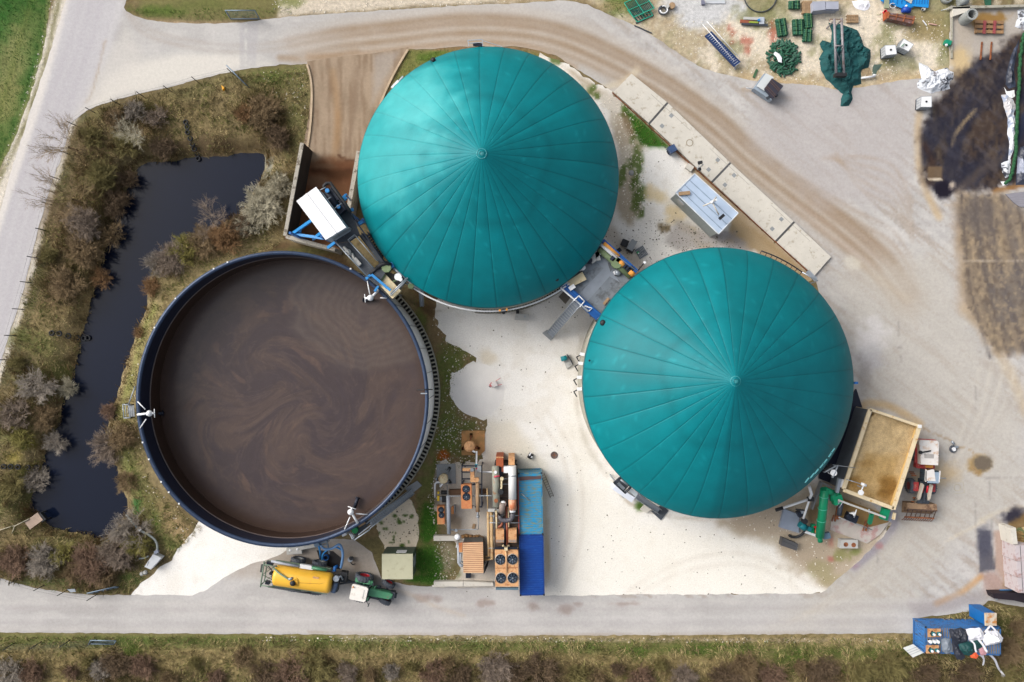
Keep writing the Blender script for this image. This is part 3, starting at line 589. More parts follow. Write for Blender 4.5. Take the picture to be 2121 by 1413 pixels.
o = bpy.data.objects.new('ground', b.mesh('ground')); COL.objects.link(o); tag(o, kind='structure')

mw, nw, bw = _new('pond_water')
bw.inputs['Base Color'].default_value = (0.004, 0.007, 0.018, 1); bw.inputs['Roughness'].default_value = 0.06; bw.inputs['IOR'].default_value = 1.33
tn = N(nw, 'ShaderNodeTexNoise'); tn.inputs['Scale'].default_value = 2.2; tn.inputs['Detail'].default_value = 3
bp = N(nw, 'ShaderNodeBump'); bp.inputs['Strength'].default_value = 0.12; bp.inputs['Distance'].default_value = 0.05
nw.links.new(tn.outputs[0], bp.inputs['Height']); nw.links.new(bp.outputs[0], bw.inputs['Normal'])
b = B(mw); q = [P(x, y, PW) for x, y in POND]; c = sum(q, Vector())/len(q)
big = []
for i, v in enumerate(q):
    t = (q[(i+1) % len(q)]-q[i-1]).normalized(); nn = Vector((t.y, -t.x, 0)); big.append(v-nn*0.7 if False else v+nn*(-0.7))
sa = sum(q[i].x*q[(i+1) % len(q)].y-q[(i+1) % len(q)].x*q[i].y for i in range(len(q)))
if sa > 0: big = [2*a-bb for a, bb in zip(q, big)]
b.add(big, [tuple(range(len(big)))])
if sa < 0: b.f[0] = b.f[0][::-1]
o = bpy.data.objects.new('pond_water', b.mesh('pond_water')); COL.objects.link(o); tag(o, kind='structure')

vmf = vmat('young_crop', 0.9, 0.25, 6.0, 0.3, 22.0, bump=0.6, bd=0.1, stretch=(1, 0.5, 1))
sheet('field', FIELD, 0.006, vmf, paint_field, 0.4, 0.15)
vmp = vmat('dusty_paving', 0.92, 0.06, 3.5, 0.09, 22.0, bump=0.2, bd=0.02, spec=0.2)
vmg = vmat('limestone_gravel', 0.95, 0.08, 7.0, 0.14, 30.0, bump=0.5, bd=0.04, speck=(150,142,128), speck_t=0.70, speck_s=11.0, spec=0.15)
sheet('gravel_yard', GRAVEL, 0.010, vmg, paint_gravel, 0.27, 0.5, 0.55)
sheet('gravel_fan', FAN, 0.012, vmg, paint_gravel, 0.4, 0.22, 0.9, seed=5)
def paint_patch(px, py):
    p = Paint(px, py, (224, 210, 186), 8, 20, 61)
    for k in range(26): p.blob(782+80*rnd.random(), 1040+95*rnd.random(), 2+3*rnd.random(), 2+3*rnd.random(), (66,92,34), 0.85, 0, 0.9, 0.3)
    return p.out()
sheet('gravel_patch', PATCH, 0.011, vmg, paint_patch, 0.15, 0.3, 0.7, seed=6)
sheet('road', ROAD, 0.018, vmp, paint_paved, 0.34, 0.12)
sheet('paved_yard', YARD, 0.024, vmp, paint_paved, 0.24, 0.12)
sheet('ramp', RAMP, 0.030, vmp, paint_ramp, 0.24, 0.04)

# ------------------------------------------------------------------ loose cover nobody could count: grass, stones
GP = paint_soil
def scatter(polys, n, seed, avoid=()):
    r = np.random.RandomState(seed); out = []
    for poly, dens in polys:
        q = np.array(poly, float); x0, y0 = q.min(0); x1, y1 = q.max(0); m = int((x1-x0)*(y1-y0)*s0*s0*dens)
        x = x0+(x1-x0)*r.rand(m); y = y0+(y1-y0)*r.rand(m); k = sdpoly(x, y, poly) < 0
        for a in avoid: k &= sdpoly(x, y, a) > 1.5
        out.append(np.stack([x[k], y[k]], 1))
    return np.concatenate(out)
def ground_z(x, y):
    i = np.clip(np.searchsorted(xs, x)-1, 0, nxn-2); j = np.clip(np.searchsorted(ys, y)-1, 0, nyn-2)
    return dz.reshape(nyn, nxn)[j, i]
def blades(name, pts, ln, wd, lean, colf, seed, mname='dry_grass_blades', zbase=0.0, lab=None):
    r = np.random.RandomState(seed); n = len(pts); x = (pts[:, 0]-CX)*s0; y = -(pts[:, 1]-CY)*s0; z = ground_z(x, y)+zbase
    keep = z > PW+0.0 ; x, y, z = x[keep], y[keep], z[keep]; pts = pts[keep]; n = len(x)
    fl = fbm(x/1.6, y/1.6, 3, seed)*4*math.pi            # neighbouring blades lie the same way
    a = fl+r.randn(n)*0.5; L = ln*(0.5+r.rand(n)); w = wd*(0.6+0.8*r.rand(n)); le = lean*(0.5+0.7*r.rand(n))
    dx, dy = np.cos(a), np.sin(a); hx, hy = -dy*w/2, dx*w/2; lx = L*np.sin(le); lz = L*np.cos(le)
    v = np.zeros((n, 4, 3))
    v[:, 0] = np.stack([x-hx, y-hy, z-0.02], 1); v[:, 1] = np.stack([x+hx, y+hy, z-0.02], 1)
    v[:, 2] = np.stack([x+dx*lx*0.6+hx*0.8, y+dy*lx*0.6+hy*0.8, z+lz*0.75], 1)
    v[:, 3] = np.stack([x+dx*lx, y+dy*lx, z+lz], 1)
    f = np.arange(n)[:, None]*4+np.array([[0, 1, 2, 3]])
    c = colf(pts, r); c = np.clip(c, 2, 255)/255.0; c = np.where(c < 0.04045, c/12.92, ((c+0.055)/1.055)**2.4)/KEXP
    b = B(vmat(mname, 0.8, 0.0, 1, 0.0, 1, bump=0, spec=0.2)); b.v = v.reshape(-1, 3).tolist(); b.f = f.tolist(); b.fm = [0]*n; b.fs = [False]*n; b.cols = np.repeat(c, 4, 0)
    o = bpy.data.objects.new(name, b.mesh(name)); COL.objects.link(o); tag(o, lab, 'grass', None, 'stuff')
BANK = [(150,262),(180,245),(300,200),(400,175),(500,152),(636,142),(640,240),(628,300),(592,495),(560,518),(470,540),(380,600),(320,690),(280,840),(310,1000),(420,1095),(330,1172),(268,1228),(140,1222),(0,1190),(-60,1170),(-60,960),(4,770),(44,645),(86,490),(120,380),(145,290)]
STRIP = [(-60,1318),(600,1320),(1200,1322),(1890,1318),(1900,1290),(2050,1250),(2180,1275),(2180,1480),(-60,1480)]
def mixcol(stops, w):
    def f(pts, r):
        n = len(pts); k = np.clip(fbm(pts[:, 0]/25, pts[:, 1]/25, 4, w)+r.randn(n)*0.12, 0, 0.999)
        s = np.array(stops, float); t = k*(len(s)-1); i = t.astype(int); u = (t-i)[:, None]
        return (s[i]*(1-u)+s[i+1]*u)*(0.8+0.4*r.rand(n))[:, None]
    return f
straw = mixcol([(88,78,52),(108,98,64),(158,142,100),(186,168,124),(112,116,60),(92,100,50),(140,120,84)], 301)
blades('dry_grass', scatter([(BANK, 60), (STRIP, 60)], 0, 5, [POND]), 0.40, 0.04, 1.15, straw, 8, lab='long dry straw coloured grass covering the banks and the verge')
green = mixcol([(66,100,32),(86,122,44),(130,140,80),(78,108,44)], 303)
GR = [([(262,20),(620,15),(600,30),(430,44),(300,34)], 30), ([(846,106),(1105,105),(1010,140),(880,190),(780,250)], 24), ([(915,700),(985,738),(940,800),(930,860),(1004,880),(1002,950),(900,985),(905,850)], 18),
      ([(862,1030),(905,1010),(905,1100),(935,1150),(946,1190),(900,1212),(862,1205)], 24), ([(1290,222),(1318,240),(1385,303),(1325,300)], 60), ([(-60,1318),(700,1320),(1880,1330),(1880,1360),(700,1345),(-60,1335)], 14), ([(270,940),(300,1040),(370,1130),(330,1170),(290,1060),(260,980)], 22),
      ([(60,600),(120,560),(120,800),(90,900),(20,900)], 8), ([(1300,310),(1330,310),(1335,440),(1310,440)], 26), ([(0,1200),(140,1228),(268,1232),(300,1190),(140,1195)], 14), ([(500,150),(636,140),(636,200),(560,190)], 12), ([(1815,30),(1850,30),(1870,140),(1830,120)], 8), ([(1250,-10),(1300,-10),(1290,35),(1250,22)], 24), ([(850,560),(880,600),(890,680),(860,680)], 10)]
blades('green_grass', scatter(GR, 0, 6, [POND]), 0.2, 0.05, 0.9, green, 9, 'green_grass_blades', 0.012, lab='short green grass growing between the tanks and along the verges')
FLD = [(-60,-60),(118,-60),(100,45),(62,200),(15,320),(-60,470)]
blades('crop_seedlings', scatter([(FLD, 30)], 0, 7), 0.16, 0.05, 0.9, mixcol([(28,76,16),(42,92,24),(70,104,40),(36,84,20)], 305), 10, 'green_grass_blades', 0.006, lab='young green crop growing in the field corner')
rg_ = np.random.RandomState(33); pq = np.array(POND_W*40)+rg_.randn(len(POND_W)*40, 2)*np.array([7, 7]); blades('reeds', pq, .7, .03, .8, mixcol([(120,98,66),(170,146,104),(104,84,56),(140,120,84)], 309), 34, lab='dry reeds and dead stalks fringing the pond edge')
def stones(name, pts, r0, r1, col, seed, zb, lab):
    r = np.random.RandomState(seed); n = len(pts); x = (pts[:, 0]-CX)*s0; y = -(pts[:, 1]-CY)*s0; z = ground_z(x, y)+zb
    R = r0+(r1-r0)*r.rand(n)**2; o6 = np.array([(1,0,0),(0,1,0),(-1,0,0),(0,-1,0),(0,0,0.7),(0,0,-0.4)])
    v = o6[None]*R[:, None, None]*(0.6+0.8*r.rand(n, 6, 1)); a = r.rand(n)*6.28; ca, sn = np.cos(a)[:, None], np.sin(a)[:, None]
    vx = v[:, :, 0]*ca-v[:, :, 1]*sn+x[:, None]; vy = v[:, :, 0]*sn+v[:, :, 1]*ca+y[:, None]; vz = v[:, :, 2]+z[:, None]
    f = (np.arange(n)[:, None, None]*6+np.array([(0,1,4),(1,2,4),(2,3,4),(3,0,4),(1,0,5),(2,1,5),(3,2,5),(0,3,5)])[None]).reshape(-1, 3)
    c = np.repeat(np.array(alb(col))[None, :]*(0.75+0.4*r.rand(n))[:, None], 6, 0)
    b = B(vmat('loose_stone', 0.9, 0, 1, 0, 1, bump=0)); b.v = np.stack([vx, vy, vz], -1).reshape(-1, 3).tolist(); b.f = f.tolist(); b.fm = [0]*len(f); b.fs = [False]*len(f); b.cols = c
    o = bpy.data.objects.new(name, b.mesh(name)); COL.objects.link(o); tag(o, lab, 'stones', None, 'stuff')
edge = [([(900,640),(925,705),(985,738),(940,775),(932,828),(985,866),(1006,880),(990,900),(915,850),(925,760),(890,660)], 9), ([(905,860),(1004,890),(1000,960),(898,990),(880,1040),(905,1100),(945,1140),(946,1200),(900,1214),(900,1100)], 14), ([(1225,180),(1300,215),(1340,300),(1345,440),(1290,460),(1280,300)], 12), ([(1380,40),(1560,40),(1800,20),(1960,40),(1960,150),(1720,180),(1540,160),(1400,100)], 7), ([(1480,1080),(1600,1050),(1700,1100),(1760,1170),(1700,1220),(1600,1130)], 3),
        ([(130,-20),(112,45),(62,220),(0,400),(-20,400),(40,240),(98,40),(110,-20)], 10), ([(520,1318),(1880,1322),(1880,1332),(520,1328)], 8), ([(300,640),(330,680),(280,840),(310,1000),(420,1095),(360,1130),(262,960),(256,840)], 2.0), ([(560,-10),(1130,-10),(1060,6),(700,26),(570,34)], 8), ([(540,150),(636,142),(636,240),(590,240)], 3)]
stones('pale_stones', scatter(edge, 0, 12), 0.03, 0.10, (236,228,212), 13, 0.012, 'pale limestone pieces strewn along the edges of gravel and soil')
stones('dark_stones', scatter([(GRAVEL, 0.35), ([(1400,455),(1560,515),(1400,520)], 14), ([(1240,480),(1400,440),(1400,520),(1330,560)], 5), ([(780,1050),(860,1040),(860,1130),(795,1135)], 5)], 0, 14), 0.03, 0.09, (104,98,86), 15, 0.014, 'grey pebbles and weeds strewn over the white gravel')
# ------------------------------------------------------------------ the three big tanks
mem = vmat('roof_membrane', 0.48, 0.07, 0.8, 0.03, 9.0, bump=0.05, bd=0.02, spec=0.18)
conc = mat('concrete', (168,165,152), 0.85, var=0.12, scale=1.5, dirt=(120,116,98), dirt_amt=0.35, fine=0.08)
pale_conc = mat('pale_concrete', (212,207,196), 0.9, var=0.07, scale=1.2, dirt=(176,166,148), dirt_amt=0.3, fine=0.05)
dark_steel = mat('dark_steel', (38,44,58), 0.5, 0.4, var=0.15)
galv = mat('galvanised_steel', (168,176,184), 0.45, 0.5, var=0.12, fine=0.08)
white_pt = mat('white_paint', (236,238,240), 0.5, var=0.05)
black = mat('black_rubber', (34,36,40), 0.6, var=0.2)
blue_st = mat('blue_steel', (24,98,170), 0.45, var=0.14)
slot_blk = mat('dark_drain', (26,26,28), 0.9)

def dome(cx, cy, r_px, ax_, ay_, zw, za, nseam, phase, label, tone, extra, seed, tex=()):
    s = (HC-zw)/FP; C = P(cx, cy, zw); A = P(ax_, ay_, za); R = r_px*s
    wall = B(conc)
    wall.lathe((C.x, C.y, 0), [(R-0.05, 0), (R-0.05, zw-0.5), (R-0.3, zw-0.5)], 96)
    clampr = B(mat('membrane_clamp', (20,96,104), 0.6, var=0.2)); clampr.lathe((C.x, C.y, 0), [(R-0.04, zw-0.55), (R+0.07, zw-0.5), (R+0.07, zw-0.12), (R-0.02, zw+0.02)], 96)
    m = B(mem); rows = 44; r_ = np.random.RandomState(seed); cols = []; vs = []
    angs = []
    for k in range(nseam):
        a0 = 2*math.pi*(k+phase)/nseam; w = 2*math.pi/nseam; e = 0.055/R
        angs += [(a0-e, k, 0), (a0, k, 1), (a0+e, k, 0)]+[(a0+w*t, k, 0) for t in (0.08, 0.25, 0.5, 0.75, 0.92)]
    tn = r_.uniform(-1, 1, nseam)
    base = np.array(tone, float)
    for i in range(rows+1):
        t = i/rows; t = t*0.985+0.015
        h = 1-(0.80*t+0.20*t**7); z = zw+(za-zw)*h
        px_ = A.x+(C.x-A.x)*t; py_ = A.y+(C.y-A.y)*t
        for a, k, sm in angs:
            u = ((a-2*math.pi*(k+phase)/nseam)/(2*math.pi/nseam)) % 1.0
            if u > 0.97: u = 0
            bulge = 0.03*math.sin(math.pi*u)*math.sin(math.pi*min(1, t*1.02))
            rr = R*t
            vs.append((px_+math.cos(a)*rr, py_+math.sin(a)*rr, z+bulge-(0.02 if sm else 0)))
            c = base*(1+0.022*tn[k]); dk = 0.74 if sm else (0.93 if u == 0 else 1.0)
            if t < 0.1: dk = 1-(1-dk)*t/0.1
            cols.append(c*dk)
    n = len(angs); fs = []
    for i in range(rows):
        for k in range(n):
            l = (k+1) % n; fs.append((i*n+k, (i+1)*n+k, (i+1)*n+l, i*n+l))
    # winding: angles go counter-clockwise, outward normals up
    m.add(vs, fs, True)
    c = np.array(cols); v = np.array(vs); ppx = v[:, 0]/((HC-10)/FP)+CX; ppy = CY-v[:, 1]/((HC-10)/FP)
    tt = np.repeat(np.arange(rows+1)/rows, n); an = np.tile(np.array([q[0] for q in angs]), rows+1); dn = fbm(an*26, tt*3, 3, seed+1); c *= (1+.09*(dn-.5))[:, None]; dn = fbm(v[:, 0]*.35, v[:, 1]*.35, 4, seed+2); c *= (1+.14*(dn-.5))[:, None]; dn = fbm(v[:, 0]*3, v[:, 1]*3, 3, seed+4); c += ((dn > .78)*14)[:, None]; c *= (1-.07*np.exp(-((tt-.45-.03*np.sin(an*5))/.03)**2))[:, None]
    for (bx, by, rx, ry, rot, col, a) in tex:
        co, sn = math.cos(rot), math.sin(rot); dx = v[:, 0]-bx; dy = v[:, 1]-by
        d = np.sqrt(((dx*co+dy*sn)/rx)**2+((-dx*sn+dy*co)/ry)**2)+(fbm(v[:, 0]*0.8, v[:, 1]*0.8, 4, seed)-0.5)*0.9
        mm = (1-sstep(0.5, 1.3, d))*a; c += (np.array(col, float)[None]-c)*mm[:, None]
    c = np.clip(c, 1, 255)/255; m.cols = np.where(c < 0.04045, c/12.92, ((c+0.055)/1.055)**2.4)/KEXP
    cap = B(mat('cap_'+str(seed), (60,150,156), 0.5, var=0.3, scale=5)); ring = []
    for k in range(14):
        a = 2*math.pi*k/14; ring.append((A.x+0.42*math.cos(a), A.y+0.42*math.sin(a), za-0.22))
    cap.tube(ring, 0.045, 6, closed=True); cap.lathe((A.x, A.y, za-0.25), [(0.001, 0.12), (0.3, 0.08), (0.42, 0)], 16)
    parts = [('wall', wall), ('clamp_ring', clampr), ('membrane_roof', m, [('apex_ring', cap)])]+extra(C, R, zw)
    return thing('gas_storage_tank', label, 'tank', parts), C, R
def arc(C, R, a0, a1, n, z):
    return [Vector((C.x+R*math.cos(math.radians(a0+(a1-a0)*i/n)), C.y+R*math.sin(math.radians(a0+(a1-a0)*i/n)), z)) for i in range(n+1)]
def gutter(C, R, a0, a1, n, name='drain_trough'):
    """row of dark cells at the foot of a tank wall"""
    t = B(slot_blk); p0 = arc(C, R+0.06, a0, a1, n*2, 0.12); p1 = arc(C, R+0.5, a0, a1, n*2, 0.12)
    for i in range(n*2): t.add([p0[i], p1[i], p1[i+1], p0[i+1]], [(0, 1, 2, 3)])
    t.use(conc)
    for i in range(0, n*2+1, 2): t.beam(p0[i]+Vector((0, 0, 0.08)), p1[i]+Vector((0, 0, 0.08)), 0.13, 0.16)
    t.tube([q+Vector((0, 0, 0.06)) for q in p1], 0.07, 4)
    return (name, t)
def knob(p, q, name='overpressure_valve'):
    k = B(black); k.tube([p, (p+q)/2+Vector((0, 0, 0.1)), q], 0.06, 6); k.lathe(q-Vector((0, 0, 0.2)), [(0.001, 0), (0.2, 0.02), (0.3, 0.2), (0.22, 0.42), (0.001, 0.45)], 14); k.lathe(p-Vector((0, 0, 0.3)), [(0.12, 0), (0.12, 0.4), (0.001, 0.42)], 10)
    return (name, k)
def ex1(C, R, zw):
    hand = B(white_pt); L = arc(C, R+0.32, -128, -52, 40, zw-0.9); hand.tube(L, 0.085, 8)
    conn = P(1219, 645, 6.2); corner = P(1161, 596, 6.2); hand.tube([L[-1]+Vector((-.2, .1, .2)), corner, conn], 0.09, 8)
    hand.tube([conn, conn+Vector((0.35, 0.3, 0)), P(1211, 634, 6.2)], 0.07, 8)
    pf = B(galv)
    for a, b in (((971,96),(969,84)),((969,84),(999,82)),((999,82),(1000,96)),((971,90),(999,88))): pf.beam(P(*a, zw), P(*b, zw), 0.07)
    pf.beam(P(999,84,zw), P(1040,97,zw), 0.05); pf.use(dark_steel); pf.beam(P(980,92,zw-.2), P(1000,94,zw-.2), 0.25)
    sl_ = B(white_pt); sl_.beam(P(812,183,zw-.6), P(826,168,zw-.6), 0.28, 0.2); sl_.use(galv); sl_.beam(P(826,168,zw-.4), P(835,158,zw-.2), 0.12)
    vl = B(black); q = P(898,126,zw+0.5); vl.lathe(q, [(0.001, 0), (0.2, 0.05), (0.22, 0.3), (0.001, 0.35)], 12); vl.tube([q, q+Vector((-0.3, 0.2, -0.3))], 0.08, 6)
    gas = B(mat('orange_lagging', (232,160,70), 0.6, var=0.15))
    for a in (-85, -82):
        q = arc(C, R+0.3, a, a, 1, zw-1.2)[0]; gas.cyl(q, 0.11, 0.9, 10)
    gas.use(black); q = arc(C, R+0.45, -83.5, -83.5, 1, zw-2.4)[0]; gas.cyl(q, 0.2, 1.4, 10)
    return [gutter(C, R*0.985, -97, -55, 30), ('gas_pipe', hand), ('service_bracket', pf), ('vent_box', sl_), ('roof_valve', vl), ('lagged_pipe', gas), knob(P(1160,600,zw-1), P(1152,577,zw+0.6))]
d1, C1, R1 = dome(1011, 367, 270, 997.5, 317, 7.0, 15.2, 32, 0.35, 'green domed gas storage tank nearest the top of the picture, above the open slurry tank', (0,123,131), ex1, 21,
    tex=[(-11.5, 19.5, 6.0, 7.5, 0.3, (84,182,184), 0.55), (-8, 22.5, 4, 3, 0.5, (110,198,200), 0.4), (-13.5, 15, 4, 4, 0, (70,170,172), 0.35), (-6, 20, 3, 2, 0.5, (96,190,192), .35)])  # paler patches on the left: faded membrane plus sky sheen painted into the colour
def ex2(C, R, zw):
    k = B(black)
    fit = B(white_pt)
    for a in (168, 172, 178, 183):
        q = arc(C, R+0.2, a, a, 1, zw-2.2)[0]; fit.box(q, (0.45, 0.3, 0.35), math.radians(a)); fit.use(black); fit.tube([q+Vector((0, 0, .2)), q+Vector((-0.5, -0.3, -.4)), q+Vector((-.2, -.8, -.6))], 0.06, 6); fit.use(white_pt)
    rail = B(dark_steel); L = arc(C, R+0.35, 72, 53, 16, zw); rail.tube(L, 0.06, 6)
    for i in range(0, 17, 2): rail.beam(L[i], arc(C, R-0.1, 72-19*i/16, 72-19*i/16, 1, zw-0.2)[0], 0.05)
    rail.use(galv); rail.tube([L[-1], P(1694,582,zw), P(1676,588,zw-0.5)], 0.07, 6); rail.beam(P(1672,562,zw-0.6), P(1690,580,zw-0.6), 0.4, 0.12)
    rail.use(blue_st); rail.box(P(1771,793,zw-.5), (0.35, 0.2, 0.3))
    eye = B(dark_steel); q = P(1221,747,zw+0.9); eye.lathe(q, [(0.001, 0.1), (0.09, 0.08), (0.1, 0)], 10)
    tb = B(mat('clear_tape', (90,160,166), 0.5, var=0.2))
    for i in range(7):
        a = math.radians(-50+3.0*i+0.7*math.sin(i*3)); q = Vector((C.x+(R-0.8)*math.cos(a), C.y+(R-0.8)*math.sin(a), zw+1.35)); tb.beam(q, q+Vector((0.35, 0.45, 0.0)), 0.12, 0.03)
    return [('pipe_fitting', fit), ('service_rail', rail), ('sight_glass', eye), ('repair_tape', tb), knob(P(1236,664,zw-1), P(1249,669,zw+0.5))]
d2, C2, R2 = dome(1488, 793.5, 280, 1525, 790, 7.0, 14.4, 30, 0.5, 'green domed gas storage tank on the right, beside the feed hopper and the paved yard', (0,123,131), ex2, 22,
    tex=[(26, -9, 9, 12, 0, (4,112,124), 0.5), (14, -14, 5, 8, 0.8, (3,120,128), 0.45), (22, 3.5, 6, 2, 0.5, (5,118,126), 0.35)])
# right half of the right tank's roof darkened: shaded side put into panel tone
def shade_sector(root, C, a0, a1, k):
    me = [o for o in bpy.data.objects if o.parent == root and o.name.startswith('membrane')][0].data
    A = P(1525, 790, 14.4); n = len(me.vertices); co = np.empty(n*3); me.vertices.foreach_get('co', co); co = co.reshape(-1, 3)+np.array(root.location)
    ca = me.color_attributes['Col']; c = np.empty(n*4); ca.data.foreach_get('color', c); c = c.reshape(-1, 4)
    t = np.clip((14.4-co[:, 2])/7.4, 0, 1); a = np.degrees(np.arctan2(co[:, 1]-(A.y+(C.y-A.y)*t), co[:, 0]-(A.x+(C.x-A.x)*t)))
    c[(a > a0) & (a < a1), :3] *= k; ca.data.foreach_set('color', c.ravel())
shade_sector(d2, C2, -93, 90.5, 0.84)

# slurry tank
ZR = 6.45; TCx, TCy = 584.5, 827.0; s_ = (HC-ZR)/FP; CT = P(TCx, TCy, ZR); RX = 302*s_; RY = 306*s_; SLZ = ZR-4.2
def ell(k, a, z): return Vector((CT.x+(RX+k)*math.cos(a), CT.y+(RY+k)*math.sin(a), z))
def ering(b, prof, n=140, smooth=True):
    vs = [ell(k, 2*math.pi*i/n, z) for k, z in prof for i in range(n)]
    fs = [(j*n+i, j*n+(i+1) % n, (j+1)*n+(i+1) % n, (j+1)*n+i) for j in range(len(prof)-1) for i in range(n)]
    return b.add(vs, fs, smooth)
w = B(mat('grey_wall_panels', (246,248,250), 0.6, var=0.05, scale=0.8)); ering(w, [(-0.02, 0), (-0.02, ZR-0.3)])
w.use(dark_steel)
for k in range(36):
    a = 2*math.pi*k/36; w.beam(ell(0.0, a, 0.1), ell(0.0, a, ZR-0.3), 0.035, 0.03)
rim = B(mat('rim_steel', (50,66,92), 0.4, 0.3, var=0.2, scale=2)); ering(rim, [(-0.02, ZR-0.35), (0.06, ZR-0.3), (0.06, ZR), (-0.28, ZR), (-0.28, ZR-0.25)])
lin_up = B(mat('tank_liner', (26,33,52), 0.35, var=0.3, scale=0.7, stretch=(1, 1, 3))); ering(lin_up, [(-0.28, ZR-0.25), (-0.30, ZR-2.1)]); ering(lin_up.use(mat('scum_line', (104,92,88), .5, var=.25)), [(-.3, ZR-2.1), (-.33, ZR-2.12), (-.33, ZR-2.3)])
lin_lo = B(mat('stained_liner', (58,40,30), 0.4, var=0.3, scale=1.0, stretch=(1, 1, 4))); ering(lin_lo, [(-0.33, ZR-2.3), (-0.36, SLZ-0.2)])
bolt = B(white_pt)
for a in (112, 118, 137, 151, 197, 204, 214, 219, 225, 62): bolt.box(ell(0.0, math.radians(a), ZR+0.002), (0.14, 0.14, 0.06))
gut = gutter_t = B(slot_blk); n = 130; a0, a1 = math.radians(-57), math.radians(52)
for i in range(n):
    t0 = a0+(a1-a0)*i/n; t1 = a0+(a1-a0)*(i+1)/n
    gut.use(slot_blk); gut.add([ell(0.03, t0, .1), ell(0.5, t0, .1), ell(0.5, t1, .1), ell(0.03, t1, .1)], [(0, 1, 2, 3)])
gut.use(conc)
for i in range(0, n+1, 2): gut.beam(ell(0.0, a0+(a1-a0)*i/n, .2), ell(0.52, a0+(a1-a0)*i/n, .2), 0.15, 0.2)
gut.tube([ell(0.52, a0+(a1-a0)*i/n, .16) for i in range(n+1)], 0.08, 4)
lev = B(black); q = ell(-0.15, math.radians(3.5), ZR); lev.tube([q+Vector((.5, 0, -1)), q+Vector((.4, 0.1, .2)), q+Vector((-.5, .05, .3)), q+Vector((-.9, 0, -.5))], 0.05, 6); lev.use(galv); lev.box(q+Vector((-.2, -.3, .02)), (0.6, 0.1, 0.1))
thing('slurry_tank', 'wide open topped round tank full of brown slurry with a dark blue rim', 'tank', [('wall', w), ('rim', rim, [('bolt_plate', bolt)]), ('liner', lin_up), ('stained_liner_band', lin_lo), ('drain_trough', gut), ('level_sensor', lev)])

# slurry surface with drawn-out swirls of scum
rows, seg = 150, 420
rr = (np.arange(rows+1)/rows)[:, None]; aa = (np.arange(seg)*2*math.pi/seg)[None, :]
X = rr*np.cos(aa)*(RX-0.36); Y = rr*np.sin(aa)*(RY-0.36); x = X.ravel(); y = Y.ravel()
wx, wy = x.copy(), y.copy()
for cx, cy, st, sp in ((2.6, -3.2, 2.2, 3.6), (-3.2, 2.6, -2.2, 3.6), (-1.5, -5.5, 1.8, 3.2), (4.5, 1.5, 1.4, 3.0), (-6.5, -2, 1.6, 3.0), (-0.5, .5, .8, 10.0)):
    dx, dy = wx-cx, wy-cy; d = np.sqrt(dx*dx+dy*dy); an = st*np.exp(-(d/sp)**2)*0.95; wx, wy = cx+dx*np.cos(an)-dy*np.sin(an), cy+dx*np.sin(an)+dy*np.cos(an)
r0 = np.sqrt(x*x+y*y); th = np.arctan2(y, x); r1 = np.sqrt(wx*wx*.8+wy*wy*1.2)
q1 = fbm(wx*0.35, wy*0.35, 5, 71); warp = fbm(wx*0.25+5, wy*0.25, 4, 72)*3
f1 = fbm(wx*0.5+warp*2, wy*0.5-warp*1.5, 5, 73); ridg = 1-np.abs(f1-0.5)*2
st_ = fbm(r1*1.7+warp*1.6, np.cos(th)*2.5+np.sin(th)*2.0+r0*0.1, 5, 74)
c = np.tile(np.array([77., 65., 62.]), (len(x), 1))
def mixc(a, col):
    global c
    c = c+(np.array(col, float)[None]-c)*np.clip(a, 0, 1)[:, None]
inner = 1-sstep(9.5, 13.5, r0)
mixc(sstep(0.5, 0.7, st_)*0.28, (94,80,75)); mixc(sstep(0.5, 0.3, st_)*0.4, (76,66,68))
mixc(sstep(0.9, 0.99, ridg)*0.25*inner, (106,88,76)); mixc(sstep(0.5, 0.58, q1)*0.5*inner, (64,56,60)); mixc(sstep(0.47, 0.36, q1)*0.4*inner, (94,78,70))
mixc(sstep(0.66, 0.76, fbm(wx*0.6+9, wy*0.6, 4, 76))*0.45*inner, (108,86,74))
# calm paler lobe where the agitator pushes in from the upper right
lx, ly = (762-TCx)*s_, -(625-TCy)*s_; dl = np.sqrt(((x-lx)/1.15)**2+(y-ly)**2)+(fbm(x*0.3, y*0.3, 3, 77)-0.5)*2.5
mm = 1-sstep(6.4, 7.4, dl); mixc(mm*0.5, (94,83,77)); mixc(mm*0.25*(0.5+0.5*np.sin(dl*9)), (104,94,88)); mixc(np.exp(-((dl-7.2)/.3)**2)*0.35, (74,64,64)); vn = 1-2*np.abs(fbm(wx*.33+warp*1.6, wy*.33+warp*1.1, 5, 79)-.5); mixc(sstep(.93, .995, vn)*.22*inner, (108,90,78)); mixc(sstep(.55, .75, fbm(wx*.8+warp, wy*.3, 4, 80))*.3*inner, (70,60,63))
mixc(sstep(12.2, 13.6, r0)*0.7, (74,56,46))
c = np.clip(c, 1, 255)/255; c = (((c+0.055)/1.055)**2.4)/KEXP
slm = vmat('slurry', 0.24, 0.05, 1.2, 0.05, 9.0, bump=0.03, bd=0.02, spec=0.35)
b = B(slm); idx = np.arange((rows+1)*seg).reshape(rows+1, seg); F = np.stack([idx[:-1], idx[1:], np.roll(idx[1:], -1, 1), np.roll(idx[:-1], -1, 1)], -1)[0:].reshape(-1, 4)
b.v = np.stack([x+CT.x, y+CT.y, np.full(len(x), SLZ)], 1).tolist(); b.f = F.tolist(); b.fm = [0]*len(F); b.fs = [True]*len(F); b.cols = c
o = bpy.data.objects.new('slurry', b.mesh('slurry')); COL.objects.link(o); tag(o, 'brown swirling liquid slurry filling the open round tank', 'slurry', None, 'stuff')
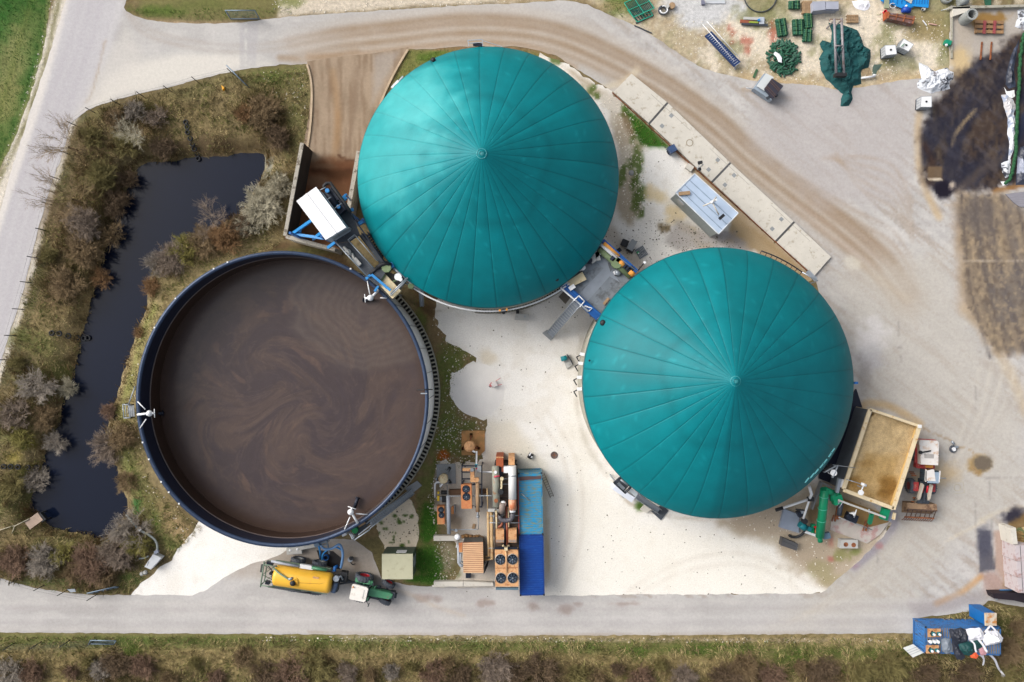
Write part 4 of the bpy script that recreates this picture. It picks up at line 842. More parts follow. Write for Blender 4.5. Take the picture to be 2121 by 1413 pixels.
# ------------------------------------------------------------------ helpers for plant items
blue_lt = mat('bright_blue_paint', (44,138,206), 0.45, var=0.12)
rust = mat('rusty_steel', (150,92,58), 0.85, var=0.3, scale=3, dirt=(104,60,40), dirt_amt=0.5, fine=0.15)
tan = mat('rust_stained_cream', (214,164,116), 0.75, var=0.12, scale=1.6, dirt=(176,118,74), dirt_amt=0.45, dirt_scale=3)
orange_r = mat('orange_rust_sheet', (216,150,96), 0.75, var=0.15, scale=1.4, dirt=(204,122,78), dirt_amt=0.55, dirt_scale=1.4)
cream = mat('cream_lagging', (222,206,168), 0.7, var=0.1, dirt=(170,130,90), dirt_amt=0.35)
sage = mat('sage_pipe', (124,142,104), 0.7, var=0.15)
grey_sh = mat('grey_sheet', (150,154,156), 0.6, 0.1, var=0.12, fine=0.08)
deckm = mat('dark_deck', (66,72,80), 0.7, var=0.2, dirt=(96,100,104), dirt_amt=0.3)
woodm = mat('weathered_wood', (168,140,108), 0.85, var=0.25, scale=3, fine=0.2)
palegrey = mat('pale_grey_block', (190,190,186), 0.85, var=0.08, dirt=(150,146,138), dirt_amt=0.3)
orange_l = mat('orange_lagging', (232,160,70), 0.6, var=0.15)
def rail(b, pts, h=1.1, r=0.035, post=1.5, mid=True, skip_posts=False):
    pts = [Vector(p) for p in pts]; up = Vector((0, 0, h))
    for a, c in zip(pts[:-1], pts[1:]):
        b.tube([a+up, c+up], r, 6)
        if mid: b.tube([a+up*0.5, c+up*0.5], r*0.7, 5)
        n = max(1, int((c-a).length/post))
        for i in range(n+1): b.beam(a+(c-a)*i/n, a+(c-a)*i/n+up, r*1.6)
    return b
def stair(name, label, top, bot, wvec, n, m, extra=(), group=None, hr=1.0):
    """straight stair; wvec = width vector; top/bot at one side"""
    top = Vector(top); bot = Vector(bot); wv = Vector(wvec); parts = []
    for o in (Vector(), wv):
        s_b = B(m); s_b.beam(top+o, bot+o, 0.07, 0.22); parts.append(('stringer', s_b))
        r_b = B(m); d = (bot-top); rail(r_b, [top+o, bot+o], hr, 0.03, 1.2); parts.append(('handrail', r_b))
    dh = (bot-top); dh = Vector((dh.x, dh.y, 0)).normalized()
    for i in range(n):
        c = top+(bot-top)*((i+0.5)/n); t = B(m); q = [c-dh*0.11, c+dh*0.11, c+dh*0.11+wv, c-dh*0.11+wv]; t.quadsheet(q, 0.03); parts.append(('tread', t))
    return thing(name, label, 'stairs', parts+list(extra), group)
def quad(b, pts, z, t=0.06):
    q = [P(x, y, z) for x, y in pts]; return b.prism([(v.x, v.y) for v in q], z-t, z)
def wallbar(b, a, c, z, w, z0=0.0):
    p = P(*a, z); q = P(*c, z); d = (q-p); d.z = 0; d.normalize(); n = Vector((-d.y, d.x, 0))*w/2
    return b.prism([((p-n).x, (p-n).y), ((q-n).x, (q-n).y), ((q+n).x, (q+n).y), ((p+n).x, (p+n).y)], z0, z)
def fan(parts, c, r, body=black, blades=7, name='fan'):
    f = B(body); c = Vector(c); f.lathe(c, [(0.001, 0.01), (r, 0.01), (r, 0.05), (r+0.05, 0.05), (r+0.05, 0)], 24)
    bl = B(mat('fan_blade', (62,78,96), 0.5, var=0.2))
    for k in range(blades):
        a = 2*math.pi*k/blades; d = Vector((math.cos(a), math.sin(a), 0)); e = Vector((math.cos(a+0.5), math.sin(a+0.5), 0))
        bl.quadsheet([c+d*r*0.22+Vector((0, 0, .04)), c+d*r*0.92+Vector((0, 0, .04)), c+e*r*0.9+Vector((0, 0, .075)), c+e*r*0.22+Vector((0, 0, .075))], 0.01)
    hub = B(galv); hub.cyl(c+Vector((0, 0, 0.03)), r*0.16, 0.09, 10)
    parts.append((name, f, [('fan_blades', bl), ('hub', hub)]))

# ------------------------------------------------------------------ bunker and feeder
bk = B(mat('bunker_concrete', (176,170,158), 0.9, var=0.18, scale=2, dirt=(110,100,88), dirt_amt=0.4, fine=0.12)); dk = B(mat('dark_concrete', (40,32,28), 0.9, var=0.3))
wallbar(bk, (625.5,296), (590,488), 3.4, 0.36); b2 = B(bk.mats[0]); wallbar(b2, (592,489.5), (694,517), 3.4, 0.36); b3 = B(bk.mats[0]); wallbar(b3, (742.5,313), (719,447), 3.0, 0.4)
p = P(629.5, 297, 3.35); q = P(595, 486, 3.35); dk.beam(Vector((p.x+0.02, p.y, 1.65)), Vector((q.x+0.02, q.y, 1.65)), 0.03, 3.2)  # near-black lining over the inner face of the left wall
thing('feed_bunker', 'three sided concrete bunker with brown dirty floor at the end of the ramp', 'bunker', [('side_wall', bk), ('dark_lining', dk), ('end_wall', b2), ('side_wall', b3)])
kb = B(mat('kerb_stone', (186,166,140), 0.9, var=0.2, fine=0.15))
def kerb(pts, label):
    b = B(kb.mats[0]); pts = spline(pts, 5)
    for a, c in zip(pts[:-1], pts[1:]): b.beam(P(*a, 0.08), P(*c, 0.08), 0.2, 0.2)
    thing('kerb', label, 'kerb', b, 'kerbs along the ramp')
kerb([(636,134),(644,165),(646,205),(643,260),(637,305)], 'curved stone kerb between the ramp and the bushy grass bank')
kerb([(845,103),(822,142),(800,186),(782,232),(768,268)], 'curved stone kerb between the ramp and the domed tank')
zf = 7.4; ROOF = [(613.8,416.5),(654.4,387),(717,471),(674.5,497)]; zr = 10.0
fr = B(mat('white_roof_sheet', (250,250,252), 0.45, var=0.02)); quad(fr, ROOF, zr, 0.12)
rc = [P(x, y, zr) for x, y in ROOF]; fr.beam((rc[0]+rc[1])/2+Vector((0, 0, .03)), (rc[2]+rc[3])/2+Vector((0, 0, .03)), 0.14, 0.09)
fw = B(mat('pale_cabin_wall', (186,196,208), 0.5, var=0.08)); c4 = sum(rc, Vector())/4
ins = [v+(c4-v)*0.03 for v in rc]; fw.prism([(v.x, v.y) for v in ins], zf, zr-0.12)
fl = B(galv)
for i in range(3):
    a = ins[3].lerp(ins[2], 0.2+0.28*i); d = (ins[2]-ins[3]).normalized(); nrm = Vector((d.y, -d.x, 0)); nrm = nrm if nrm.y < 0 else -nrm
    fl.beam(Vector((a.x, a.y, 8.6))+nrm*0.02, Vector((a.x, a.y, 8.6))+nrm*0.02+d*0.7, 0.04, 1.0)
thing('separator_cabin', 'white roofed box cabin standing high over the brown bunker', 'cabin', [('roof', fr), ('wall', fw), ('louvre', fl)])
fb = []
def leg(a, za_, c, zc_, w=0.26):
    b = B(blue_lt); b.beam(P(*a, za_), P(*c, zc_), w); fb.append(('steel_beam', b))
leg((605,485), 3.6, (652,452), 6.8); leg((607,485), 3.6, (672,494), 5.6); leg((649,495), 3.8, (667,482), 6.5); leg((621,486), 3.6, (622,476), 4.4, 0.18)
leg((680,513), 5.5, (697,500), 6.8); leg((717,410), 6.6, (706,420), 7.0, 0.3); leg((716,404), 6.2, (708,412), 6.9, 0.2); leg((725,414), 3.0, (717,402), 6.2, 0.1); leg((740,466), 6.6, (757,456), 6.6, 0.34); leg((722,437), 6.8, (732,434), 6.6, 0.3)
for q in ((606,485),(670,492),(700,505),(722,440),(755,458),(760,565),(795,545)):
    b = B(blue_st); g = P(*q, 6.0); b.beam(Vector((g.x, g.y, 0)), Vector((g.x, g.y, 6.9)), 0.22); fb.append(('leg', b))
dkb = B(deckm)
quad(dkb, [(712,464),(731,444),(742,478),(746,487),(726,500),(700,504),(697,500)], zf); quad(dkb, [(700,504.5),(725.5,500.5),(776,556),(786,546),(800,562),(782,592),(764,576)], zf-0.004)
quad(dkb, [(746,487),(755,481),(800,545),(790,553),(783,541)], zf-0.008); quad(dkb, [(676,402),(690,393),(731,444),(712,464)], zf-0.012)
fb.append(('deck', dkb))
rl = B(galv); rail(rl, [P(697,501,zf), P(764,574,zf)], 1.1, 0.045); rail(rl, [P(725,500,zf), P(738.5,489,zf), P(783,541,zf)], 1.0, 0.04); rail(rl, [P(725,500,zf), P(775,555,zf)], 1.0, 0.04); fb.append(('railing', rl))
rl = B(dark_steel); rail(rl, [P(690,394,zf), P(740,460,zf), P(800,545,zf)], 1.1, 0.06); fb.append(('railing', rl))
thing('walkway', 'dark raised walkway on blue steel beams between the cabin and the two round tanks', 'walkway', fb)
mach = []
b = B(black); b.tube([P(*q, 8.6) for q in ((672,392),(671,385),(676,380),(684,379),(690,388),(712,418),(726,440))], 0.16, 8); mach.append(('cable_loop', b))
b = B(dark_steel); b.tube([P(676,398,8.3), P(700,432,8.2)], 0.42, 12); b.box(P(690,410,7.5), (1.3, 1.1, 0.9), -0.9); b.box(P(708,432,7.5), (1.0, 1.2, 0.8), -0.9); mach.append(('press_body', b))
b = B(blue_lt); b.cyl(P(679,396,8.5), 0.2, 0.3, 12); mach.append(('motor', b)); b = B(blue_lt); b.cyl(P(702,429,8.5), 0.18, 0.3, 12); mach.append(('motor', b))
b = B(galv)
for a, c in (((663,394),(675,388)),((677,414),(686,408)),((690,434),(708,421))): b.tube([P(*a, 8.8), P(*c, 8.8)], 0.05, 6)
b.tube([P(668,400,8.9), P(716,466,8.9)], 0.05, 6); mach.append(('railing', b)); b = B(galv); b.tube([P(692,422,8.5), P(702,428,8.4)], 0.14, 8); mach.append(('pipe', b))
thing('slurry_press', 'black press machine with looping cables alongside the white roofed cabin', 'machine', mach)
b = B(palegrey); b.tube([P(712,512,7.6), P(720,520,7.8), P(727,528,7.6)], 0.14, 8); b.lathe(P(721.5,523,7.5), [(0.16, 0), (0.3, 0), (0.3, 0.25), (0.16, 0.25)], 14)
b2 = B(palegrey); b2.tube([P(729,525,7.55), P(733,535,7.6), P(736,542,7.6)], 0.13, 8); b3 = B(palegrey); b3.box(P(740.5,543.5,7.42), (0.45, 0.8, 0.4), 0.7)
thing('hose_coupling', 'short grey hoses and coupling lying on the dark raised walkway', 'hose', [('coupling', b), ('hose', b2), ('box', b3)])
dz_ = 6.9
stair('walkway_stairs', 'dark steel ladder stairs sloping down beside the black walkway opening', P(747,489,7.3), P(779,531,4.6), (P(752,486,7)-P(747,490,7)), 9, dark_steel)
stair('outer_stairs', 'outermost dark steel stairs running down along the green dome edge', P(757,488,7.3), P(793,533,3.6), (P(764,484,7)-P(757,489,7)), 10, dark_steel)
# platform between slurry tank and first dome
pt = []; b = B(mat('grating', (84,84,82), 0.8, var=0.2, fine=0.15, fscale=30)); quad(b, [(782,592),(800,562),(846,578),(826,606),(812,600)], 6.6); pt.append(('deck', b))
b = B(blue_lt); b.beam(P(770,569,7.6), P(809,602,7.6), 0.24); b.beam(P(758,578,7.4), P(770,568,7.4), 0.24); b.beam(P(784,592,7.0), P(776,604,7.0), 0.2); pt.append(('beam', b))
b = B(galv); rail(b, [P(812,610,6.5), P(846,578,6.5)], 1.0, 0.07, 2.5); b.tube([P(809,613,7.6), P(843,580,7.6)], 0.06, 6); pt.append(('railing', b))
b = B(sage); b.cyl(P(803,556,6.7), 0.45, 0.9, 12); b.tube([P(786,582,7.0), P(795,568,7.0)], 0.3, 10); b.tube([P(796,592,7), P(810,586,6.9), P(822,580,6.9)], 0.09, 6); pt.append(('pipe', b))
b = B(white_pt); b.cyl(P(825,574,7.1), 0.34, 0.25, 20); pt.append(('hatch', b)); b = B(white_pt); b.cyl(P(831,580,7.0), 0.17, 0.5, 14); pt.append(('valve', b))
b = B(galv); b.tube([P(812,553,7.0), P(826,565,7.0), P(844,580,6.8), P(858,592,6.6), P(872,600,6.3)], 0.13, 8); pt.append(('pipe', b))
b = B(cream); b.box(P(806,593,6.6), (1.1, 2.3, 0.5), 0.75); pt.append(('cover', b)); b = B(blue_lt); b.box(P(811,551,6.8), (0.5, 0.5, 0.5), 0.5); b.box(P(790,553,6.8), (0.5, 0.4, 0.5), 0.5); pt.append(('valve_actuator', b))
b = B(black); b.tube([P(780,556,7.4), P(790,548,7.6), P(800,545,7.6), P(810,549,7.4)], 0.2, 8); b.tube([P(767,568,7.4), P(780,556,7.5), P(790,550,7.4)], 0.15, 8); pt.append(('hose', b))
b = B(sage); b.cyl(P(854,594,5.6), 0.28, 1.2, 10); pt.append(('pipe', b))
for q in ((790,585),(836,584),(812,604)):
    b = B(galv); g = P(*q, 6.5); b.beam(Vector((g.x, g.y, 0)), Vector((g.x, g.y, 6.5)), 0.16); pt.append(('leg', b))
thing('valve_platform', 'grated platform with white round hatch squeezed between slurry tank and dome', 'platform', pt)
stair('access_ladder', 'narrow perforated grey ladder leaning on the dome beside brown soil', P(868,592,6.6), P(871,634,0.3), (P(875,592,6.6)-P(868,592,6.6)), 14, galv, hr=0.3)

# agitators on the slurry tank rim
def mixer(label, rimp, head, s1, s2, tail, pad, boom=True):
    z = ZR+0.15; parts = []; H = P(*head, z+0.7)
    b = B(white_pt); b.tube([P(*rimp, z), H+Vector((0, 0, -0.25))], 0.11, 8); parts.append(('arm', b))
    for s in (s1, s2):
        b = B(white_pt); b.tube([P(*s[0], z-0.1), P(*s[1], z+0.2)], 0.055, 6); parts.append(('brace', b))
    b = B(white_pt); b.lathe(H-Vector((0, 0, 0.25)), [(0.001, 0.5), (0.22, 0.46), (0.3, 0.2), (0.26, 0), (0.001, -0.02)], 16); b.tube([H, P(*tail, z+0.7)], 0.09, 8); t = P(*tail, z+0.7); d = (t-H).normalized(); n = Vector((-d.y, d.x, 0)); b.tube([t-n*0.4, t+n*0.4], 0.045, 6); parts.append(('winch', b))
    q = P(*pad, SLZ+0.4); b = B(dark_steel); m0 = H+Vector((0, 0, -0.3)); b.tube([m0, q], 0.09, 6); parts.append(('mast', b))
    b = B(dark_steel); b.tube([q-d*0.1, q+d*1.0], 0.18, 8); b.lathe(q+d*0.9, [(0.001, 0), (0.3, 0.03), (0.001, 0.06)], 8, d); parts.append(('propeller', b))
    thing('agitator', label, 'agitator', parts, 'agitators on the slurry tank rim')
mixer('white agitator reaching over the left rim of the slurry tank', (285,859), (309,856.5), ((285,832),(301,848)), ((290,887),(303,868)), (320,856), (318,857))
mixer('white agitator next to the valve platform, on the upper right of the slurry tank', (784,601), (767,617), ((761,583),(766,610)), ((801,618),(788,617)), (756,618), (772,620))
mixer('white agitator above the long stairs, at the lower right of the slurry tank', (741,1084), (726,1061), ((761,1066),(737,1064)), ((714,1096),(725,1071)), (729,1052), (735,1050))
b = B(galv); rail(b, [P(264,836,ZR-.6), P(266,864,ZR-.6), P(279,864,ZR-.6), P(277,838,ZR-.6), P(264,836,ZR-.6)], 0.9, 0.05, 2); b.tube([P(266,838,ZR), P(280,800,ZR)], 0.05, 6); b2 = B(grey_sh); quad(b2, [(265,837),(277,838),(279,863),(267,863)], ZR-0.7)
b3 = B(galv)
for k in range(16): b3.beam(P(265,845,0.4+0.36*k), P(265,856,0.4+0.36*k), 0.04)
for y in (845,856): b3.beam(P(265,y,0.1), P(265,y,ZR-.6), 0.06)
thing('maintenance_platform', 'small galvanised cage platform on the left outside of the slurry tank', 'platform', [('railing', b), ('deck', b2), ('ladder', b3)])

# long stairs at lower right of the slurry tank
ex = []; b = B(deckm); quad(b, [(724,1094),(741,1082),(757,1072),(767,1082),(752,1100),(738,1112)], 4.9); ex.append(('landing', b))
b = B(galv); rail(b, [P(725.5,1096,4.9), P(738.5,1113,4.9), P(768,1093,4.9)], 1.1, 0.06, 1.2); b.beam(P(742,1108,5.6), P(768,1088,5.6), 0.1); ex.append(('railing', b))
b = B(mat('green_cap', (20,150,84), 0.5)); b.cyl(P(736.5,1096.5,4.9), 0.3, 0.5, 12); ex.append(('valve_cap', b)); b = B(woodm); b.beam(P(742,1090,5.1), P(756,1082,5.1), 0.3, 0.1); b.beam(P(758,1076,5.1), P(777,1064,5.1), 0.25, 0.1); ex.append(('plank', b))
for q in ((740,1104),(762,1085),(800,1060)):
    b = B(galv); g = P(*q, 3); b.beam(Vector((g.x, g.y, 0)), Vector((g.x, g.y, 4.8 if q[0] < 780 else 2.6)), 0.12); ex.append(('leg', b))
stair('long_stairs', 'long galvanised stairs climbing along the lower right of the slurry tank', P(763,1080,4.9), P(851,1013,0.25), P(767,1091,4.9)-P(760,1081,4.9), 22, galv, ex)
b = B(grey_sh); quad(b, [(838,1012),(864,996),(874,1006),(852,1024)], 0.14, 0.12); thing('stair_slab', 'rough grey slab at the foot of the long tank stairs', 'slab', b)
b = B(white_pt); b.box(P(714.5,1104,4.8), (0.45, 0.35, 0.5), 0.4); b2 = B(white_pt); b2.box(P(731,1109,4.6), (0.25, 0.5, 0.5), 0.4); thing('junction_box', 'two small white junction boxes on the outside of the slurry tank wall', 'box', [('box', b), ('box', b2)])

# ------------------------------------------------------------------ deck between the two domes
dp = []; ZD = 5.6; b = B(mat('deck_sheet', (128,136,144), 0.65, var=0.2, scale=0.8, dirt=(98,102,106), dirt_amt=0.45, dirt_scale=1.2, fine=0.06)); quad(b, [(1232,512),(1244,512),(1314,572),(1250,665),(1166,592),(1200,560)], ZD, 0.25); dp.append(('deck', b))
b = B(mat('deck_strip', (140,148,158), 0.6, var=0.12)); quad(b, [(1258,543),(1266,569),(1216,625),(1197,612),(1250,556),(1232,540),(1240,531)], ZD+0.006, 0.004); quad(b, [(1266,560),(1284,585),(1262,572)], ZD+0.01, 0.003); dp.append(('sheet_strip', b))
b = B(mat('deep_blue_beam', (18,86,160), 0.45, var=0.15)); b.beam(P(1161,587,5.9), P(1240,657,5.9), 0.75, 0.45); dp.append(('edge_beam', b, [('beam_flange', B(blue_st).beam(P(1167,586,6.2), P(1243,652,6.2), 0.12, 0.12))]))
b = B(mat('deep_blue_beam', (18,86,160))); b.beam(P(1248,498,6.3), P(1319,563,6.3), 0.38, 0.3); dp.append(('edge_beam', b))
b = B(orange_l); b.tube([P(1250,504,6.3), P(1282,532,6.3)], 0.24, 10); b.tube([P(1283,542,6.3), P(1292,550,6.3)], 0.27, 10); b.tube([P(1304,562,6.3), P(1313,570,6.3)], 0.27, 10); dp.append(('lagged_pipe', b))
b = B(white_pt); b.tube([P(1244,506,6.3), P(1281,538,6.3)], 0.17, 10); dp.append(('pipe', b))
b = B(mat('dark_valve', (52,60,76), 0.5, 0.3)); 
for q in ((1293,552),(1298,556),(1268,537),(1303,561),(1280,540),(1307,557)): b.box(P(*q, 6.0), (0.42, 0.4, 0.5), -0.7)
b.tube([P(1292,551,6.3), P(1304,561,6.3)], 0.14, 8); dp.append(('valve_set', b))
b = B(sage); b.tube([P(1241,516,6.0), P(1306,573,6.0)], 0.3, 10); b.cyl(P(1276,546,6.0), 0.5, 0.5, 16); dp.append(('pipe', b))
b = B(galv); b.beam(P(1238,520,5.7), P(1302,577,5.7), 0.08, 0.15); b.tube([P(1246,506,6.9), P(1320,562,6.9)], 0.04, 6); dp.append(('railing', b))
for q in ((1172,592),(1236,650),(1248,505),(1310,568)):
    b = B(blue_st); g = P(*q, 5.5); b.beam(Vector((g.x, g.y, 0)), Vector((g.x, g.y, 5.4)), 0.25); dp.append(('leg', b))
thing('tank_bridge', 'grey decked bridge with blue edge beams joining the two green domed tanks', 'platform', dp)
for nm, lab, pts, h, m_ in (('hatch_cover', 'cream folded cover sheet lying on the grey bridge deck', [(1173,585),(1206,563),(1215,579),(1183,595)], 0.5, cream), ('timber', 'short brown timber on the bridge edge by the right dome', [(1249,628),(1259,616),(1263,619),(1252,632)], 0.2, woodm), ('panel', 'white small panel lying on the grey bridge deck', [(1269,563),(1276,560),(1280,566),(1273,569)], 0.1, white_pt)):
    b = B(m_); quad(b, pts, ZD+h, h-0.02); thing(nm, lab, nm.split('_')[-1], b)
b = B(galv); b.lathe(P(1279.5,565,ZD+.02), [(0.001, 0.3), (0.28, 0.3), (0.3, 0.0)], 14); b.use(black); b.tube([P(1273,570,ZD+.1), P(1280,572,ZD+.1)], 0.05, 5); thing('tripod_lamp', 'round grey lamp with black foot standing on the bridge deck', 'lamp', b)
b = B(palegrey); b.box(P(1230,533,ZD), (1.5, 0.45, 0.5), 0.7); b.box(P(1237,531,ZD), (0.4, 0.9, 0.5), 0.2); b.box(P(1226,538,ZD), (0.5, 0.7, 0.6), 0.7); b.use(dark_steel); b.cyl(P(1219,541,ZD), 0.3, 0.8, 10); b.use(white_pt); b.cyl(P(1206,556,ZD), 0.25, 0.9, 10); b.cyl(P(1201,559,ZD), 0.15, 0.7, 10); thing('pipe_fittings', 'pale pipe fittings and valves at the bridge edge by the upper dome', 'fittings', b)
b = B(white_pt); b.box(P(1184,596,5.9), (0.6, 0.4, 0.5), 0.6); b.box(P(1179,604,5.4), (0.1, 0.1, 0.1)); thing('switch_box', 'white switch box at the blue beam where the bridge meets the stairs', 'box', b)
fl_ = []; b = B(grey_sh); quad(b, [(1123,690),(1133,683),(1149,695),(1141,706)], 0.15, 0.14); fl_.append(('foot_slab', b))
b = B(white_pt); rail(b, [P(1187,624,5.7), P(1197,614,5.7), P(1209,625,5.7), P(1200,636,5.7)], 1.0, 0.06, 2); fl_.append(('guard_rail', b))
stair('bridge_stairs', 'straight galvanised stairs leading from white gravel up to the blue edged bridge', P(1188,622,5.6), P(1133,688,0.3), P(1200,634,5.6)-P(1188,622,5.6), 16, galv, fl_)
b = B(mat('brown_mat', (122,114,104), 0.9, var=0.1)); quad(b, [(1157,615),(1170,600),(1183,615),(1171,630)], 0.05, 0.03); thing('floor_plate', 'grey brown plate on the gravel under the blue edged bridge', 'plate', b)

# stairs and cabinet by the right dome
ex = []; b = B(deckm); quad(b, [(1270,999),(1285,986),(1305,1004),(1292,1018)], 4.8); ex.append(('landing', b)); b = B(dark_steel); rail(b, [P(1285,986,4.8), P(1271,999,4.8), P(1292,1018,4.8), P(1304,1006,4.8)], 1.0, 0.06, 1.4); ex.append(('railing', b))
b = B(galv); quad(b, [(1278,1003),(1283,1000),(1295,1011),(1291,1016)], 5.1, 0.2); b.tube([P(1285,993,5.2), P(1301,1005,5.2)], 0.1, 6); ex.append(('tray', b))
b = B(mat('pale_tread', (206,216,222), 0.5)); quad(b, [(1301,1016),(1305,1010),(1322,1022),(1317,1030)], 4.2, 0.1); ex.append(('upper_plate', b))
for q in ((1276,1000),(1297,1008)):
    b = B(galv); g = P(*q, 4.7); b.beam(Vector((g.x, g.y, 0)), Vector((g.x, g.y, 4.7)), 0.12); ex.append(('leg', b))
stair('tank_stairs', 'galvanised stairs hugging the lower left edge of the right dome', P(1316,1031,4.0), P(1362,1062,0.25), P(1322,1022,4)-P(1316,1031,4), 12, galv, ex, hr=0.8)
b = B(deckm); quad(b, [(1349,1060),(1371,1046),(1385,1058),(1369,1078)], 0.12, 0.1); thing('dark_grate', 'dark grating slab at the foot of the dome stairs', 'slab', b)
b = B(mat('white_cabinet', (222,228,240), 0.5, var=0.04)); quad(b, [(1269,1014),(1275.5,1006),(1315.5,1031),(1308,1041)], 2.0, 1.95); b2 = B(galv); g = P(1290,1030,1.0); b2.box(Vector((g.x, g.y, 1.0)), (0.3, 0.06, 0.2), -0.6); thing('control_cabinet', 'long white control cabinet below the landing of the dome stairs', 'cabinet', [('body', b), ('handle', b2)])
b = B(pale_conc); quad(b, [(1326,1056),(1335,1045),(1350,1055),(1339,1063)], 0.3, 0.28); thing('cover_slab', 'square cream slab on the gravel beside the dome stairs', 'slab', b)

# ------------------------------------------------------------------ weighbridge
wb = []; j = [((1307,152),(1270,190)), ((1383,213),(1345,256)), ((1513,337.5),(1475,377)), ((1645,460),(1607,500)), ((1722,533),(1688,572))]
def lp(a, c, t): return (a[0]+(c[0]-a[0])*t, a[1]+(c[1]-a[1])*t)
for i in range(4):
    e = 0.012; a0_, a1_ = lp(j[i][0], j[i+1][0], e), lp(j[i][0], j[i+1][0], 1-e); b0_, b1_ = lp(j[i][1], j[i+1][1], e), lp(j[i][1], j[i+1][1], 1-e)
    b = B(pale_conc); quad(b, [a0_, a1_, b1_, b0_], 0.3, 0.3); sub = []
    if i in (1, 2):
        for u, v in ((0.12, 0.25), (0.12, 0.75), (0.88, 0.25), (0.88, 0.75)):
            c = lp(lp(a0_, a1_, u), lp(b0_, b1_, u), v); k = B(grey_sh); g = P(*c, 0.3); k.box(g, (0.38, 0.38, 0.012), -0.76); sub.append(('cover_plate', k))
    if i == 1:
        k = B(mat('manhole_ring', (160,150,132), 0.8)); g = P(1428.5,296,0.3); k.lathe(g, [(0.28, 0), (0.3, 0.012), (0.37, 0.012), (0.38, 0)], 24); sub.append(('manhole', k))
    wb.append(('concrete_slab', b, sub))
for i in (1, 2, 3):
    b = B(mat('joint_steel', (96,96,98), 0.7, 0.3)); b.beam(P(*lp(j[i][0], j[i][1], 0), 0.27), P(*lp(j[i][0], j[i][1], 1), 0.27), 0.22, 0.06); wb.append(('joint', b))
wb.append(('edge_angle', B(rust).beam(P(1268,192,0.2), P(1686,574,0.2), 0.06, 0.2)))
for t in (0.05, 0.38, 0.72): b = B(mat('crack_seal', (150,146,138), 0.9)); wb.append(('crack', b)); b.beam(P(*lp((1330,178),(1700,520),t), 0.304), P(*lp((1330,178),(1700,520),t+0.22), 0.304), 0.03, 0.008)
thing('weighbridge', 'long weighbridge of pale concrete slabs beside the brown drive', 'weighbridge', wb)
# office shed by the weighbridge
SR = [(1438.5,360),(1528.7,441.7),(1488.2,485),(1399,399.4)]; hz = 3.3; sh = []
b = B(mat('pale_blue_roof', (190,208,230), 0.45, 0.1, var=0.06)); quad(b, SR, hz, 0.12); q = [P(x, y, hz) for x, y in SR]
sh_sub = []
for t in (0.3, 0.55, 0.8):
    k = B(mat('roof_seam', (150,168,188), 0.5)); k.beam(q[0].lerp(q[3], t)+Vector((0, 0, .03)), q[1].lerp(q[2], t)+Vector((0, 0, .03)), 0.07, 0.06); sh_sub.append(('roof_seam', k))
sh.append(('roof', b, sh_sub))
b = B(mat('shed_wall', (168,178,180), 0.6, var=0.08, stretch=(4, 4, 1))); c4 = sum(q, Vector())/4; ins = [v+(c4-v)*0.04 for v in q]; b.prism([(v.x, v.y) for v in ins], 0.05, hz-0.12); sh.append(('wall', b))
b = B(mat('white_edge', (226,232,238), 0.5))
for a, c in ((0, 1), (1, 2), (2, 3), (3, 0)): b.beam(q[a]+Vector((0, 0, .02)), q[c]+Vector((0, 0, .02)), 0.09, 0.12)
sh.append(('fascia', b)); m0 = ins[3].lerp(ins[2], 0.1); m1 = ins[3].lerp(ins[2], 0.24); b = B(mat('window_pane', (196,204,214), 0.15)); d = (m1-m0).normalized(); nn = Vector((d.y, -d.x, 0)); nn = nn if nn.x < 0 else -nn
b.beam(Vector((m0.x, m0.y, 1.9))+nn*0.03, Vector((m1.x, m1.y, 1.9))+nn*0.03, 0.05, 1.1); sh.append(('window', b))
thing('office_shed', 'flat shed with pale blue sheet roof beside the weighbridge', 'shed', sh)
b = B(white_pt); g = P(1475,420,hz); t_ = P(1475,419,hz+1.6); b.cyl((g.x, g.y, hz+.05), 0.09, 1.6, 8)
b.lathe(t_, [(0.001, 0.1), (0.16, 0.08), (0.16, -0.1)], 10)
ar = []
for q_ in ((1456,427),(1484,408),(1489,445)): k = B(mat('cream_arm', (214,208,196), 0.5)); k.tube([t_, P(*q_, hz+1.3)], 0.07, 6); ar.append(('arm', k))
k = B(black); k.box(P(1491.5,452,hz+.9), (0.3, 0.28, 0.35), 0.7); k.box(P(1496,448,hz+.9), (0.3, 0.28, 0.35), 0.7)
thing('roof_mast', 'white three armed mast with black floodlights on the pale blue shed roof', 'mast', [('pole', b)]+ar+[('floodlight', k)])
b = B(woodm); b.box(P(1417,401,hz+.03), (1.1, 0.35, 0.22), 0.1); thing('roof_plank', 'short weathered pinkish board lying on the shed roof', 'board', b)
b = B(galv); g = P(1446,350,0); b.cyl(P(1444,352,0.3), 0.05, 2.6, 8); b.tube([P(1444,352,2.9), P(1449,340,2.9)], 0.04, 6); k = B(black); k.box(P(1449.5,337.5,2.7), (0.42, 0.28, 0.3), 0.2); k2 = B(black); k2.box(P(1448.5,351.5,2.4), (0.22, 0.3, 0.35), 0.2)
thing('display_post', 'slim post with black screen leaning over the weighbridge', 'post', [('post', b), ('screen', k), ('camera', k2)])
for nm, lab, px_, sz, rz, m_ in (('waste_bin', 'small blue topped bin beside the weighbridge edge', (1389.5,312,0.02), (0.75, 0.7, 0.9), 0.5, mat('bin_blue', (60,84,124), 0.5)), ('concrete_block', 'small square cream block on gravel near the weighbridge', (1427,348,0.02), (0.7, 0.6, 0.35), -0.6, pale_conc)):
    b = B(m_); b.box(P(*px_), sz, rz); b.use(black if 'bin' in nm else m_); b.box(P(px_[0], px_[1]+1, 0.02), (sz[0]*1.15, sz[1]*0.5, sz[2]*0.3), rz); thing(nm, lab, nm.split('_')[-1], b)
